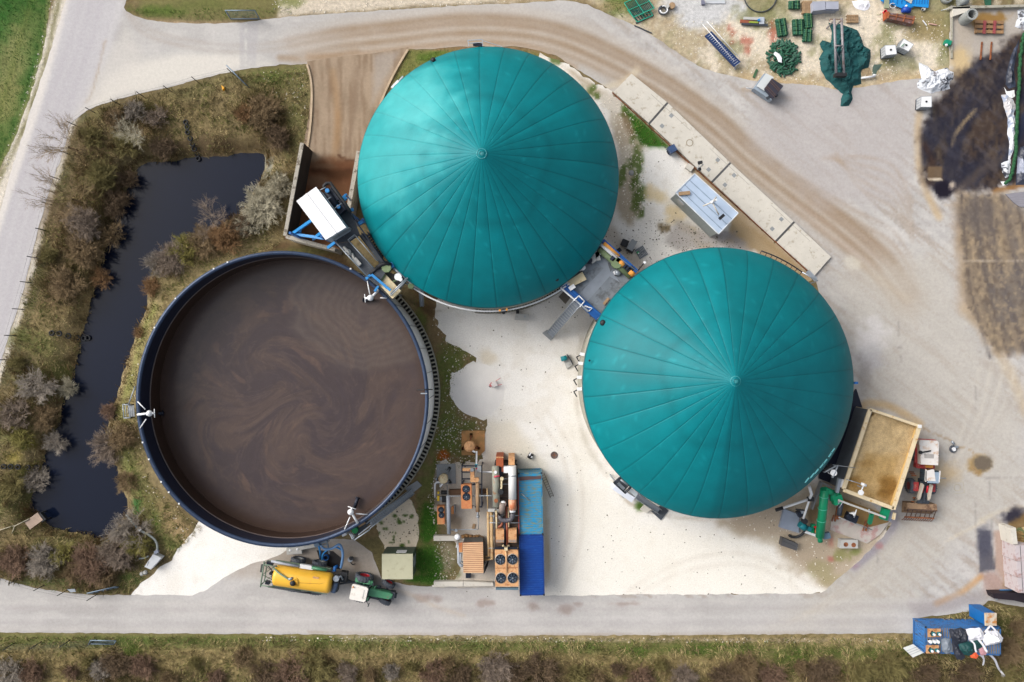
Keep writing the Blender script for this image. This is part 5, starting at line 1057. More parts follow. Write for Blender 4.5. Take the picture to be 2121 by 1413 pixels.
# ------------------------------------------------------------------ gas engine plant in the middle of the yard
def container(name, label, pts, z, c, side, dirt=None, da=0.3, nrib=22, group=None, extra=(), roofm=None):
    """pts: the four roof corners in the photograph, first edge = short end"""
    m = mat(name+'_paint_%d_%d' % (c[0], c[2]), c, 0.5, 0.1, var=0.1, dirt=dirt, dirt_amt=da, dirt_scale=3.0, stretch=(0.5, 3, 1)); q = [P(x, y, z) for x, y in pts]
    body = B(m); rm = roofm or m; roof = B(rm); gm_ = mat(name+'_groove_%d' % c[2], tuple(int(v*.72+g*.1) for v, g in zip(c, (230, 200, 160))), .7, var=.15, dirt=(150,120,96) if c[2] == 200 else None, dirt_amt=.45, dirt_scale=2) if not roofm else mat('groove_brown', (96,88,80), .8, var=.2)  # roof grooves darkened: rib shade painted in, along with rust and dirt
    c4 = sum(q, Vector())/4; ins = [v+(c4-v)*0.02 for v in q]; ring = [(v.x, v.y) for v in ins]; body.prism(ring, 0.08, z-0.06)
    # corrugated roof: alternate raised ribs across
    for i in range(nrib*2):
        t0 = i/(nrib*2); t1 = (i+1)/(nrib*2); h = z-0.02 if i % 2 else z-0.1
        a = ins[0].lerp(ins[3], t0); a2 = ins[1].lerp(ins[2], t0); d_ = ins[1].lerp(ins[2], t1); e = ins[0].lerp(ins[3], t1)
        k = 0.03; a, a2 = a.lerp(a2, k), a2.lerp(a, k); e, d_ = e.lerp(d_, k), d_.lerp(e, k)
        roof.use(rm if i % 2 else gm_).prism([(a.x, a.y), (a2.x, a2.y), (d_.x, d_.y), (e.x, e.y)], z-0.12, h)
    ribs = B(m)
    for (u, v, n) in ((0, 3, nrib), (1, 2, nrib), (0, 1, 8), (3, 2, 8)):
        cc = (ins[u]+ins[v])/2-c4; cc.z = 0; cc.normalize()
        for i in range(n):
            p = ins[u].lerp(ins[v], (i+0.5)/n); ribs.beam(Vector((p.x, p.y, 0.25))+cc*0.01, Vector((p.x, p.y, z-0.2))+cc*0.01, 0.1, 0.05)
    frm = B(mat(name+'_frame_%d' % c[2], tuple(int(x*0.85) for x in c), 0.5, var=0.12, dirt=dirt, dirt_amt=da))
    for u, v in ((0, 1), (1, 2), (2, 3), (3, 0)): frm.beam(q[u]-Vector((0, 0, .05)), q[v]-Vector((0, 0, .05)), 0.11, 0.12); frm.beam(Vector((q[u].x, q[u].y, 0.12)), Vector((q[v].x, q[v].y, 0.12)), 0.11, 0.16)
    for v in q: frm.beam(Vector((v.x, v.y, 0.03)), Vector((v.x, v.y, z+0.004)), 0.15)
    cs = []
    for v in q:
        k = B(black); k.box(Vector((v.x, v.y, z+0.005)), (0.17, 0.17, 0.03)); cs.append(('corner_casting', k))
    return thing(name, label, 'container', [('body', body), ('roof', roof), ('wall_ribs', ribs), ('frame', frm)]+cs+list(extra), group)
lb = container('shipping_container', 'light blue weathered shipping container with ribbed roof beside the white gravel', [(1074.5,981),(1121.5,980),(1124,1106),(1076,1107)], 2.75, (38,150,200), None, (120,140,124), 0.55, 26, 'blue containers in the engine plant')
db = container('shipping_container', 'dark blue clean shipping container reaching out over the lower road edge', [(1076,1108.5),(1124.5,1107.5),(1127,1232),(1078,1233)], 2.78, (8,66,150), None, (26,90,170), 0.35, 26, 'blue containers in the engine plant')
b = B(mat('torn_edge', (92,70,70), 0.8, var=0.3)); quad(b, [(1075,988),(1121,986),(1121,992),(1076,996)], 2.80, 0.03); thing('roof_flap', 'dark torn strip across the end of the light blue container roof', 'strip', b)
b = B(galv); b.tube([P(1080,1022,2.85), P(1097,1037,2.85)], 0.04, 6); thing('iron_bar', 'thin grey bar lying on the light blue container roof', 'bar', b)
lad = B(mat('old_ladder', (110,98,84), 0.7)); p0, p1 = P(1120,984,2.7), P(1140,1031,0.1); o_ = P(1123,986,2.7)-p0; lad.beam(p0, p1, 0.06); lad2 = B(lad.mats[0]); lad2.beam(p0+Vector((.34, 0.15, 0)), p1+Vector((.34, 0.15, 0)), 0.06); lr = [('ladder_rail', lad), ('ladder_rail', lad2)]
for k in range(10): r_ = B(lad.mats[0]); a = p0.lerp(p1, (k+.5)/10); r_.tube([a, a+Vector((.34, .15, 0))], 0.025, 5); lr.append(('rung', r_))
thing('ladder', 'old brown ladder leaning against the light blue container', 'ladder', lr)
b = B(mat('red_rail', (150,62,54), 0.7, var=0.2)); b.beam(P(1073,990,2.9), P(1075,1106,2.9), 0.1, 0.12); thing('red_rail', 'long red rail between light blue container and brown engine box', 'rail', b)
# engine container, open brown top
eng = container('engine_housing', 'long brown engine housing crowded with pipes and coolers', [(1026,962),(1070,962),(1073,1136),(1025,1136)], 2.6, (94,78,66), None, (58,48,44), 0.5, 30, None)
b = B(mat('white_silencer', (226,226,224), 0.4, var=0.06, scale=1.0)); z = 3.5; b.tube([P(1061,965,z), P(1061.3,1034,z)], 0.39, 20); e = B(mat('rusty_end', (214,170,140), 0.7, var=0.2, dirt=(200,120,80), dirt_amt=0.7, dirt_scale=2)); e.tube([P(1061.3,1034.2,z), P(1061.8,1056,z)], 0.392, 20); r1_ = B(galv); r1_.lathe(P(1061.2,985,z), [(0.395, -0.05), (0.41, -0.05), (0.41, 0.05), (0.395, 0.05)], 20, (0, 1, 0)); ed = B(white_pt); ed.tube([P(1061.5,1056,z), P(1062,1061,z)], 0.3, 14)
st = B(dark_steel)
for y in (975,1010,1048): st.box(P(1061,y,2.62), (0.7, 0.12, 0.75))
thing('exhaust_silencer', 'big white cylinder silencer with rusty end on the engine housing', 'silencer', [('drum', b), ('rusty_end', e), ('band', r1_), ('outlet', ed), ('saddle', st)])
b = B(mat('green_grey_tank', (150,152,138), 0.6, var=0.12, dirt=(150,110,80), dirt_amt=0.35)); b.tube([P(1026,965,3.3), P(1028.5,1050,3.3)], 0.36, 18); b2 = B(white_pt); b2.cyl(P(1026.5,978,3.65), 0.15, 0.15, 10); b3 = B(rust); b3.cyl(P(1027.5,1037,3.6), 0.2, 0.1, 12); b4 = B(mat('red_tape', (214,60,90), 0.6)); b4.tube([P(1023,988,3.75), P(1035,986,3.75)], 0.07, 6)
st = B(dark_steel)
for y in (972,1000,1030): st.box(P(1027,y,2.6), (0.6, 0.12, 0.5))
thing('heat_exchanger', 'long grey green cylinder lying left of the white silencer', 'cylinder', [('drum', b), ('cap', b2), ('rusty_cap', b3), ('red_handle', b4), ('saddle', st)])
for nm, lab, c, sz in (('duct_elbow', 'dark rust red duct box at the top of the engine housing', (1035,956.5), (0.72, 1.0, 3.2)), ('intake_box', 'tan rusty box above the white silencer', (1059.5,955.5), (0.62, 0.75, 3.2))):
    m_ = mat('deep_rust', (164,84,48), 0.8, var=0.2) if 'elbow' in nm else tan; b = B(m_); g = P(*c, 3.3); b.box((g.x, g.y, 0.1), sz); k = B(tan); k.box((g.x, g.y+sz[1]/2-0.06, 3.302), (sz[0], 0.1, 0.03)); thing(nm, lab, 'duct', [('body', b), ('lip', k)])
pp = []
b = B(black); b.cyl(P(1037.5,1016,3.0), 0.3, 0.9, 14, 0.26); pp.append(('flue', b)); b = B(cream); b.tube([P(1039,990,3.4), P(1039,1008,3.4), P(1038,1015,3.6)], 0.1, 8); pp.append(('pipe', b)); b = B(cream); b.cyl(P(1039.5,991,3.3), 0.18, 0.3, 12); pp.append(('valve', b))
b = B(white_pt); b.lathe(P(1042,1044,3.4), [(0.001, 0.3), (0.25, 0.25), (0.33, 0), (0.2, -.3)], 16); pp.append(('hood', b)); b = B(mat('grey_elbow', (150,134,124), 0.6, var=0.1)); b.tube([P(1041,1042,3.7), P(1040,1052,3.6), P(1039,1062,3.4)], 0.3, 12); pp.append(('elbow', b))
b = B(black); b.lathe(P(1038.5,1064,3.5), [(0.12, 0), (0.26, 0.02), (0.28, 0.2)], 14); pp.append(('flue', b))
b = B(mat('dark_grey_pipe', (92,90,96), 0.5, var=0.15)); b.tube([P(1038,1066,3.3), P(1036,1072,3.2), P(1039,1077,3.2), P(1048,1078,3.2), P(1057,1077,3.2), P(1061,1071,3.3), P(1062,1062,3.5)], 0.24, 12); pp.append(('exhaust_bend', b))
for x, y0, y1, r, m_ in ((1045,1080,1130,0.12,dark_steel),(1049.5,1050,1128,0.11,mat('copper_pipe', (156,90,66), 0.5)),(1053,1050,1092,0.08,cream),(1028,1058,1096,0.09,cream)):
    b = B(m_); b.tube([P(x,y0,3.1), P(x+0.8,y1,3.1)], r, 8); pp.append(('pipe', b))
for y, x0, x1 in ((1083,1013,1040),(1068,1050,1074),(1083,1055,1076),(992,1036,1052),(1003,1036,1052)):
    b = B(galv); b.tube([P(x0,y,3.0), P(x1,y,3.0)], 0.045, 6); pp.append(('pipe', b))
b = B(mat('copper_pipe', (156,90,66), 0.5)); b.tube([P(1030,1092,3.0), P(1037,1090,3.0), P(1042,1082,3.0)], 0.12, 8); pp.append(('pipe', b)); b = B(rust); b.tube([P(1048,1058,3.1), P(1044,1052,3.1), P(1049,1049,3.1), P(1052,1054,3.1)], 0.07, 6); pp.append(('pipe', b))
for c in ((1043,1131),(1053,1131)): b = B(cream); b.lathe(P(*c,2.9), [(0.001, 0.1), (0.1, 0.1), (0.16, 0)], 10); pp.append(('valve_wheel', b))
b = B(mat('machine_red', (176,96,70), 0.6)); b.box(P(1044,970,2.6), (0.5, 0.55, 0.5)); b.use(white_pt); b.box(P(1048.5,971,2.62), (0.5, 0.65, 0.6)); b.use(dark_steel); b.box(P(1036.5,976,2.6), (0.35, 1.0, 0.45)); pp.append(('pump', b))
b = B(palegrey); b.box(P(1020,1056,2.6), (0.9, 0.28, 0.3)); b.box(P(1031,1057,2.6), (0.6, 0.3, 0.3)); pp.append(('manifold', b))
thing('engine_pipework', 'tangle of dark flues and copper pipes on top of the engine housing', 'pipes', pp)
for k, (x0, x1) in enumerate(((1027,1044),(1053,1070))):
    b = B(tan); quad(b, [(x0,1097),(x1,1097),(x1,1124),(x0,1124)], 3.5, 0.88); f = B(galv)
    for i in range(6): f.beam(P(x0+1.5+i*2.8,1118,3.53), P(x0+1.5+i*2.8,1123.5,3.53), 0.05, 0.03)
    thing('rust_stained_cover', ('left' if k == 0 else 'right')+' of the two square rust stained covers above the four fan cooler', 'cover', [('lid', b), ('fins', f)], 'square covers on the engine housing')
parts = []; zc = 3.7; b = B(tan); quad(b, [(1025,1139),(1048.2,1139),(1049,1215),(1026,1215)], zc, 1.2); parts.append(('cooler_body', b)); b = B(tan); quad(b, [(1048.6,1139),(1073,1139),(1074,1215),(1049.4,1215)], zc, 1.2); parts.append(('cooler_body', b))
for c in ((1036.5,1159),(1061.5,1158.5),(1037.5,1197.5),(1062,1197)):
    r_ = B(mat('fan_ring', (160,156,150), 0.5, 0.3)); r_.lathe(P(*c, zc), [(0.44, 0.015), (0.54, 0.02), (0.55, 0)], 28); parts.append(('fan_ring', r_)); fan(parts, P(*c, zc), 0.44, mat('fan_black', (14,22,34), 0.5))
b = B(mat('tan_bar', (226,178,132), 0.6)); b.tube([P(1048,1135,zc+.1), P(1049,1186,zc+.1)], 0.07, 6); parts.append(('pipe', b)); b = B(rust); b.beam(P(1026,1177,zc+.01), P(1073.5,1176,zc+.01), 0.04, 0.03); parts.append(('seam', b))
b = B(cream); b.box(P(1048,1136,zc-.1), (0.32, 0.26, 0.4)); parts.append(('valve_box', b)); b = B(dark_steel); b.beam(P(1025,1135,zc-.2), P(1072,1135,zc-.2), 0.18, 0.3); parts.append(('frame', b)); b = B(mat('teal_grey_steel', (84,112,128), 0.5)); b.beam(P(1027,1219,zc-.3), P(1074,1219,zc-.3), 0.2, 0.3); parts.append(('frame', b))
for q in ((1028,1141),(1071,1141),(1029,1213),(1072,1213)):
    b = B(mat('teal_grey_steel', (84,112,128), 0.5)); g = P(*q, zc-1.2); b.beam(Vector((g.x, g.y, 0)), Vector((g.x, g.y, zc-1.2)), 0.14); parts.append(('leg', b))
thing('four_fan_cooler', 'large rust stained cooler with four round black fans beside the dark blue container', 'cooler', parts)
def cooler(label, pts, z, fans, r):
    parts = []; b = B(orange_r); quad(b, pts, z, 0.9); parts.append(('body', b))
    for c in fans: fan(parts, P(*c, z), r, mat('fan_black', (14,22,34), 0.5))
    q = [P(x, y, z-0.9) for x, y in pts]
    for v in q: b = B(galv); b.beam(Vector((v.x, v.y, 0)), Vector((v.x, v.y, z-0.9)), 0.08); parts.append(('leg', b))
    thing('twin_fan_cooler', label, 'cooler', parts, 'orange twin fan coolers')
cooler('larger orange rusty cooler with two black fans at its top end', [(954.5,1004),(976.5,1004),(977.5,1054),(955.5,1054)], 2.6, [(965.5,1013),(966,1029)], 0.34)
cooler('smaller orange rusty cooler with two black fans near the green grass', [(905,1049),(920,1049),(921,1086),(906,1086)], 1.9, [(913.5,1056),(914.5,1067)], 0.25)
# vessels
def vessel(label, pad, padm, c, r, z, m_, legs, pipe):
    parts = []; b = B(m_); b.lathe(P(*c, z-1.2), [(0.001, -.6), (r*0.8, 0), (r, 0.1), (r, 0.75), (r+0.04, 0.78), (r+0.04, 0.9), (r*0.85, 1.05), (0.001, 1.15)], 28); parts.append(('drum', b)); b = B(m_); b.lathe(P(*c, z-0.1), [(0.001, 0.12), (0.14, 0.1), (0.2, 0)], 14); parts.append(('lid', b))
    for a in legs:
        b = B(galv if padm is grey_sh else rust); v = P(*c, z-1.0); e = Vector((v.x+math.cos(a)*(r+.35), v.y+math.sin(a)*(r+.35), 0.1)); b.beam(v+Vector((math.cos(a)*r, math.sin(a)*r, 0)), e, 0.14); b.box(e-Vector((0, 0, .06)), (0.45, 0.3, 0.1), a); parts.append(('leg', b))
    b = B(white_pt); b.tube([P(*q) for q in pipe], 0.1, 8); parts.append(('pipe', b)); return thing('filter_vessel', label, 'vessel', parts, 'round filter vessels')
padr = mat('rust_stained_slab', (176,136,88), 0.9, var=0.15, dirt=(206,150,96), dirt_amt=0.5, dirt_scale=1.0)
b = B(padr); quad(b, [(956,892.5),(1004,892),(1004,934),(994,943),(956,943)], 0.14, 0.12); thing('concrete_pad', 'rust stained concrete pad at the edge of the white gravel', 'slab', b)
b = B(grey_sh); quad(b, [(904,962),(943.5,961),(944,1002),(905,1003)], 0.14, 0.12); thing('concrete_pad', 'plain grey concrete pad beside the green grass strip', 'slab', b)
vessel('rust orange filter vessel standing on the rust stained pad', None, rust, (973.5,922.5), 0.52, 2.3, tan, (1.5, -2.6, -0.5, -1.2), [(974,931,2.0), (984,937,1.9), (987,935,1.9), (987,965,1.7), (988,977,1.7), (1018,978,1.7), (1022,977,1.9)])
vessel('cream filter vessel standing on the plain grey pad', None, grey_sh, (919.5,989), 0.45, 2.3, cream, (1.0, -0.9, 3.6), [(920,997,2.0), (912,1008,1.8), (913,999,1.6), (904,999,1.4), (901,1003,1.3), (901,1030,0.6)])
b = B(mat('teal_valve', (60,160,180), 0.5)); b.box(P(987,964,1.75), (0.3, 0.3, 0.3)); b.use(mat('red_tape', (214,60,90))); b.box(P(988,970,1.75), (0.2, 0.15, 0.2)); thing('gas_valve', 'teal and red valve on the white pipe from the rust vessel', 'valve', b)
# open steel frame with ducts
parts = []
for a, c in (((957,965),(957,1004)),((957,965),(998,965)),((998,965),(998,1050)),((978,1004),(998,1003)),((957,978),(975,978)),((957,992),(975,992)),((984,1050),(998,1050)),((982,970),(982,1004))):
    b = B(dark_steel); b.beam(P(*a, 2.2), P(*c, 2.2), 0.12); parts.append(('beam', b))
for q in ((957,965),(998,965),(998,1050),(958,1003)): b = B(dark_steel); g = P(*q, 2.2); b.beam(Vector((g.x, g.y, 0)), Vector((g.x, g.y, 2.2)), 0.12); parts.append(('leg', b))
b = B(tan); quad(b, [(958,970),(975,970),(975,976),(958,976)], 2.45, 0.2); quad(b, [(974,977),(982,977),(982.5,990),(991,990),(992.5,994),(990,999),(974,999)], 2.6, 0.4); parts.append(('duct', b))
b = B(mat('tan_drum', (176,146,112), 0.6, var=0.12, dirt=(140,100,72), dirt_amt=0.3)); b.tube([P(989,1000,2.3), P(989.5,1060,2.1)], 0.2, 14); parts.append(('drum', b)); b = B(grey_sh); b.cyl(P(978,973,2.3), 0.2, 0.3, 12); b.box(P(993,969,2.2), (0.4, 0.5, 0.4)); parts.append(('fitting', b))
b = B(galv); b.tube([P(989.5,1060,2.1), P(990,1068,1.8), P(990.5,1072,1.6)], 0.12, 8, 0.08); b.lathe(P(990,1070,1.7), [(0.001, 0.15), (0.16, 0.1), (0.18, 0)], 12); b.tube([P(990.5,1074,1.4), P(990.7,1096,1.0), P(986,1097,.8), P(950,1097,.8), P(933,1097,.8)], 0.045, 6); parts.append(('pipe', b))
thing('duct_rack', 'open dark steel frame carrying tan ducts above the larger orange cooler', 'frame', parts)
b = B(mat('brown_trough', (110,84,64), 0.85, var=0.2)); quad(b, [(930,1015),(954,1014),(954,1025),(930,1026)], 0.6, 0.55); thing('brown_trough', 'low brown box left of the larger orange cooler', 'trough', b)
b = B(mat('brown_trough', (110,84,64))); quad(b, [(992,1014),(1010,1014),(1010,1022),(994,1024)], 0.6, 0.55); thing('brown_channel', 'low brown channel between the tan drum and the grey green cylinder', 'trough', b)
b = B(mat('pale_grey_pipe', (170,176,184), 0.5, var=0.08)); b.tube([P(928,1026,2.0), P(929,1060,1.9), P(930,1105,1.4)], 0.2, 12); k = B(galv); k.tube([P(932,1097,1.4), P(944,1098,1.2)], 0.08, 8); k.cyl(P(945,1098,1.1), 0.16, 0.2, 10); k2 = B(galv); k2.tube([P(926,1005,1.6), P(927,1028,2.0), P(1010,1027,2.4), P(1020,1027,2.8)], 0.04, 6)
thing('grey_main_pipe', 'straight pale grey pipe between the small orange cooler and bare slab', 'pipe', [('pipe', b), ('branch', k), ('thin_pipe', k2)])
b = B(orange_r); quad(b, [(934.5,1052),(939,1050.5),(940,1065),(935,1065)], 0.9, 0.85); k = B(grey_sh); quad(k, [(940,1048),(942.5,1048),(942.5,1064),(940.5,1064)], 0.95, 0.9); thing('expansion_vessel', 'little orange and grey tank right of the pale grey pipe', 'vessel', [('tank', b), ('back', k)])
b = B(black); b.tube([P(914,1020,1.0), P(926,1020,1.0)], 0.22, 12); k = B(mat('yellow_valve', (236,200,40), 0.5)); k.box(P(908.5,1031,0.6), (0.22, 0.5, 0.4)); k.box(P(908.5,1020,0.6), (0.2, 0.25, 0.3)); k2 = B(galv); k2.box(P(914,1031.5,0.5), (0.35, 0.35, 0.35)); k2.tube([P(903,1031,0.7), P(908,1031,0.7)], 0.1, 8); k3 = B(black); k3.box(P(921,1033,.4), (0.5, 0.6, 0.5))
thing('gas_compressor', 'black compressor with small yellow valves near the cream vessel', 'compressor', [('motor', b), ('yellow_valve', k), ('housing', k2), ('casing', k3)])
parts = []
for x, y0, y1, r in ((1011,1060,1152,0.14),(1018,1060,1158,0.17),(1009,1012,1056,0.06),(1022.5,1060,1110,0.06),(1021,990,1056,0.09)):
    m_ = mat('tan_pipe', (196,166,122), 0.65, var=0.12, dirt=(150,110,76), dirt_amt=0.35); b = B(m_ if x < 1020 else galv); e = [P(x,y0,2.2), P(x+1.5,y1,2.0)]
    if y1 > 1140: e.append(P(1002, y1+1, 1.8))
    b.tube(e, r, 10); parts.append(('pipe', b))
b = B(galv); b.tube([P(1012,1135.5,2.4), P(1026,1135.5,2.6)], 0.04, 6); b.tube([P(1013,1069,2.4), P(1040,1069,2.6)], 0.04, 6); parts.append(('cross_pipe', b))
for y in (1075,1110,1140): b = B(dark_steel); g = P(1015, y, 1.9); b.beam(Vector((g.x, g.y, 0)), Vector((g.x, g.y, 1.8)), 0.1); parts.append(('stand', b))
thing('heating_pipes', 'pair of long tan lagged pipes running into the tan ribbed cabin', 'pipes', parts)
cb = []; ct = [(959,1124),(1000.5,1123),(1001.5,1187),(960,1187)]; zz = 2.7; rbm = mat('tan_rib', (228,190,150), .6, var=.1); tbm = mat('tan_ribbed_roof', (184,130,94), 0.6, var=0.12, dirt=(150,100,70), dirt_amt=0.4); b = B(tbm); q = [P(x, y, zz) for x, y in ct]
for i in range(16):
    b.use(tbm); a, c, d, e = q[0].lerp(q[3], i/16), q[1].lerp(q[2], i/16), q[1].lerp(q[2], (i+1)/16), q[0].lerp(q[3], (i+1)/16); b.prism([(v.x, v.y) for v in (a, c, d, e)], zz-0.1, zz); m1, m2 = a.lerp(e, .5), c.lerp(d, .5); b.use(rbm); b.beam(m1+Vector((0, 0, .03)), m2+Vector((0, 0, .03)), 0.1, 0.09)
cb.append(('roof', b)); b = B(mat('grey_ribbed_wall', (112,112,108), 0.6, var=0.1)); c4 = sum(q, Vector())/4; ins = [v+(c4-v)*0.03 for v in q]; b.prism([(v.x, v.y) for v in ins], 0.1, zz-0.1)
for (u, v, n) in ((0, 1, 12), (1, 2, 16), (0, 3, 16)):
    cc = (ins[u]+ins[v])/2-c4; cc.z = 0; cc.normalize()
    for i in range(n): p = ins[u].lerp(ins[v], (i+.5)/n); b.beam(Vector((p.x, p.y, .15))+cc*.02, Vector((p.x, p.y, zz-.15))+cc*.02, 0.06, 0.05)
cb.append(('wall', b)); b = B(mat('open_door', (70,70,72), 0.5)); b.beam(P(1003,1182,1.3), P(1011,1166,1.3), 0.06, 2.2); cb.append(('door', b)); b = B(orange_r); quad(b, [(950,1126),(958,1125),(958,1144),(951,1144)], 1.9, 0.4); cb.append(('side_cooler', b))
b = B(mat('pale_grey_pipe', (170,176,184))); b.tube([P(950,1125,1.2), P(950.5,1166,1.2), P(954,1171,1.2), P(960,1171,1.2)], 0.17, 10); cb.append(('pipe', b)); b = B(galv); b.tube([P(956,1146,1.4), P(954,1150,1.4), P(954,1164,1.4), P(959,1164,1.4)], 0.1, 8); cb.append(('pipe', b))
thing('boiler_cabin', 'cabin with ribbed tan roof left of the four fan cooler', 'cabin', cb)
for k in range(6):
    b = B(mat('brown_log', (130,96,58), 0.85, var=0.25, fine=0.2)); x = 956+k*7.2; b.tube([P(x, 1109.5+rnd.random()*4, 0.35), P(x+8, 1109.5+rnd.random()*4, 0.4)], 0.2, 8) if k < 5 else b.beam(P(991,1107,.7), P(1002,1114,.7), 0.08, 0.08)
    thing('timber_log' if k < 5 else 'plank', ['first dark brown log from the left end, in the heap above the ribbed cabin', 'second brown log from the left in the heap above the ribbed cabin', 'third brown log, in the middle of the heap above the ribbed cabin', 'fourth brown log from the left in the heap above the ribbed cabin', 'last brown log at the right end of the heap above the ribbed cabin', 'pale plank slanting over the right end of the brown log heap'][k], 'timber', b, 'wood heap above the ribbed cabin')
for lab, pts, h in (('upper low concrete wall block left of the ribbed cabin', [(898,1110),(945,1110),(945,1120.5),(898,1120.5)], 0.6), ('left half of the low concrete wall at the road edge', [(898.5,1205),(959,1204.5),(959,1215),(898.5,1215)], 0.6), ('right half of the low concrete wall at the road edge', [(960,1204.5),(1021,1207),(1022,1214),(960,1215)], 0.6)):
    b = B(pale_conc); quad(b, pts, h, h); thing('wall_block', label=lab, cat='wall', parts=b, group='low concrete wall blocks')
b = B(white_pt); b.cyl(P(949,1118,0.1), 0.05, 3.0, 8); k = B(white_pt); k.lathe(P(947.5,1112,3.0), [(0.001, 0.3), (0.25, 0.28), (0.32, 0), (0.001, 0)], 16); thing('yard_lamp', 'white round headed lamp above the grey low wall block', 'lamp', [('post', b), ('head', k)])
b = B(dark_steel); b.box(P(970,1191.5,0.02), (0.5, 0.38, 0.4)); b.box(P(970,1191.5,0.42), (0.54, 0.42, 0.04)); thing('small_box', 'small dark grey box in front of the ribbed cabin', 'box', b)
b = B(woodm); b.box(P(981,1090,0.03), (0.28, 0.5, 0.12), -0.3); thing('wooden_block', 'short wooden block lying on the bare plant slab', 'block', b)
b = B(black); b.tube([P(1096,949,0.2), P(1101,940,0.25)], 0.25, 10); b.use(white_pt); b.beam(P(1096,944,.48), P(1100,938,.48), 0.14, 0.05); b.box(P(1101,946,.3), (0.16, 0.16, 0.15)); thing('portable_lamp', 'black and white object like a lamp lying on the white gravel', 'lamp', b)
b = B(mat('manhole_iron', (104,90,84), 0.7, var=0.2)); b.lathe(P(1148,943,0.02), [(0.001, 0.03), (0.28, 0.03), (0.3, 0.05), (0.36, 0.05), (0.38, 0)], 24); b.use(rust); b.beam(P(1143,943,.06), P(1153,943,.06), 0.05, 0.02); b.beam(P(1148,938,.06), P(1148,948,.06), 0.05, 0.02); thing('manhole_cover', 'round dark iron manhole cover in the white gravel', 'manhole', b)
b = B(mat('concrete_lid', (158,158,156), 0.85)); b.lathe(P(1307.5,358,0.02), [(0.001, 0.09), (0.27, 0.08), (0.29, 0)], 20); thing('shaft_lid', 'round grey shaft lid in the green strip by the upper dome', 'manhole', b)
# ------------------------------------------------------------------ tractor, slurry tanker, wheel loader
gr = mat('tractor_green', (84,150,112), 0.4, var=0.1, dirt=(120,130,110), dirt_amt=0.2); redm = mat('rim_red', (200,30,46), 0.45, var=0.1)
tyr = mat('tyre_rubber', (84,90,100), 0.85, var=0.15, dirt=(120,116,108), dirt_amt=0.35, fine=0.1); glass = mat('dark_glass', (46,58,66), 0.1, var=0.1); chas = mat('chassis_grey', (64,70,78), 0.6, 0.2, var=0.25)
yel = mat('yellow_grp', (246,190,62), 0.4, var=0.06, scale=0.6, dirt=(226,170,70), dirt_amt=0.35, dirt_scale=0.7)
def wheel(c, r, w, ang, rimm, lugs=20):
    c = Vector(c); ax = Vector((-math.sin(ang), math.cos(ang), 0)); fw = Vector((math.cos(ang), math.sin(ang), 0)); t = B(tyr); t.tyre(c, r, w, ax, 0.55, 28)
    for k in range(lugs):
        a = 2*math.pi*k/lugs; d = fw*math.cos(a)+Vector((0, 0, 1))*math.sin(a); e = fw*math.cos(a+.12)+Vector((0, 0, 1))*math.sin(a+.12)
        for s in (-1, 1): t.beam(c+d*r*1.01+ax*(s*w*0.04), c+e*r*0.99+ax*(s*w*0.46), 0.07, 0.05)
    r_ = B(rimm); r_.lathe(c, [(r*0.56, -w*.4), (r*0.5, -w*.1), (r*0.2, -w*.05), (0.001, -w*.12)], 24, ax); r_.lathe(c, [(r*0.56, w*.4), (r*0.5, w*.1), (r*0.2, w*.05), (0.001, w*.12)], 24, ax)
    return ('wheel', t, [('rim', r_)])
pr = []
b = B(chas); b.box((1.3, 0, 0.65), (3.6, 0.5, 0.55)); b.box((-0.2, 0, 0.7), (1.2, 0.9, 0.6)); b.beam((0, -0.9, 0.9), (0, 0.9, 0.9), 0.3); b.beam((2.5, -.8, .68), (2.5, .8, .68), 0.22); pr.append(('chassis', b))
b = B(gr); b.prism([(0.95, -.38), (3.0, -.33), (3.25, -.2), (3.25, .2), (3.0, .33), (0.95, .38)], 1.15, [2.0, 1.78, 1.6, 1.6, 1.78, 2.0]); pr.append(('hood', b)); b = B(chas); b.box((3.2, 0, 0.8), (0.5, 0.75, 0.7)); b.box((3.5, 0, 1.0), (0.3, 0.5, 0.3)); pr.append(('front_weight', b))
b = B(glass); b.prism([(-.55, -.6), (.85, -.55), (.95, -.3), (.95, .3), (.85, .55), (-.55, .6)], 1.3, 2.75); pr.append(('cab_glass', b)); b = B(gr); b.prism([(-.6, -.66), (.9, -.6), (.9, .6), (-.6, .66)], 1.1, 1.45); pr.append(('cab_base', b))
b = B(mat('cab_roof_white', (236,232,224), 0.55, var=0.08, dirt=(190,180,164), dirt_amt=0.3)); b.prism([(-.78, -.68), (-.6, -.78), (.72, -.74), (.86, -.6), (.86, .6), (.72, .74), (-.6, .78), (-.78, .68)], 2.75, 2.98); b.prism([(-.45, -.45), (.5, -.45), (.5, .45), (-.45, .45)], 2.98, 3.03); k = B(orange_r); k.cyl((-.62, .5, 2.98), .08, .15, 8); pr.append(('cab_roof', b, [('beacon', k)]))
for s in (-1, 1): b = B(gr); b.prism([(-.75, s*.62), (.75, s*.62), (.75, s*1.02), (-.75, s*1.02)], 1.62, [1.7, 1.7, 1.66, 1.66]); b.prism([(.7, s*.62), (1.0, s*.62), (1.0, s*1.0), (.7, s*1.0)], 1.2, 1.6); pr.append(('fender', b))
b = B(chas); b.cyl((1.1, -.55, 1.3), .07, 1.5, 8); pr.append(('exhaust', b))
for s in (-1, 1): b = B(chas); b.tube([(.8, s*.6, 2.5), (1.15, s*1.05, 2.5)], .03, 5); b.box((1.2, s*1.1, 2.2), (.08, .25, .45)); pr.append(('mirror', b))
b = B(gr); b.tube([(0.2, .7, 2.0), (0.9, 1.0, 2.2), (1.3, .5, 1.9)], .04, 6); b.tube([(1.3, .5, 1.9), (1.5, .6, 1.3)], .08, 6); pr.append(('step_rail', b))
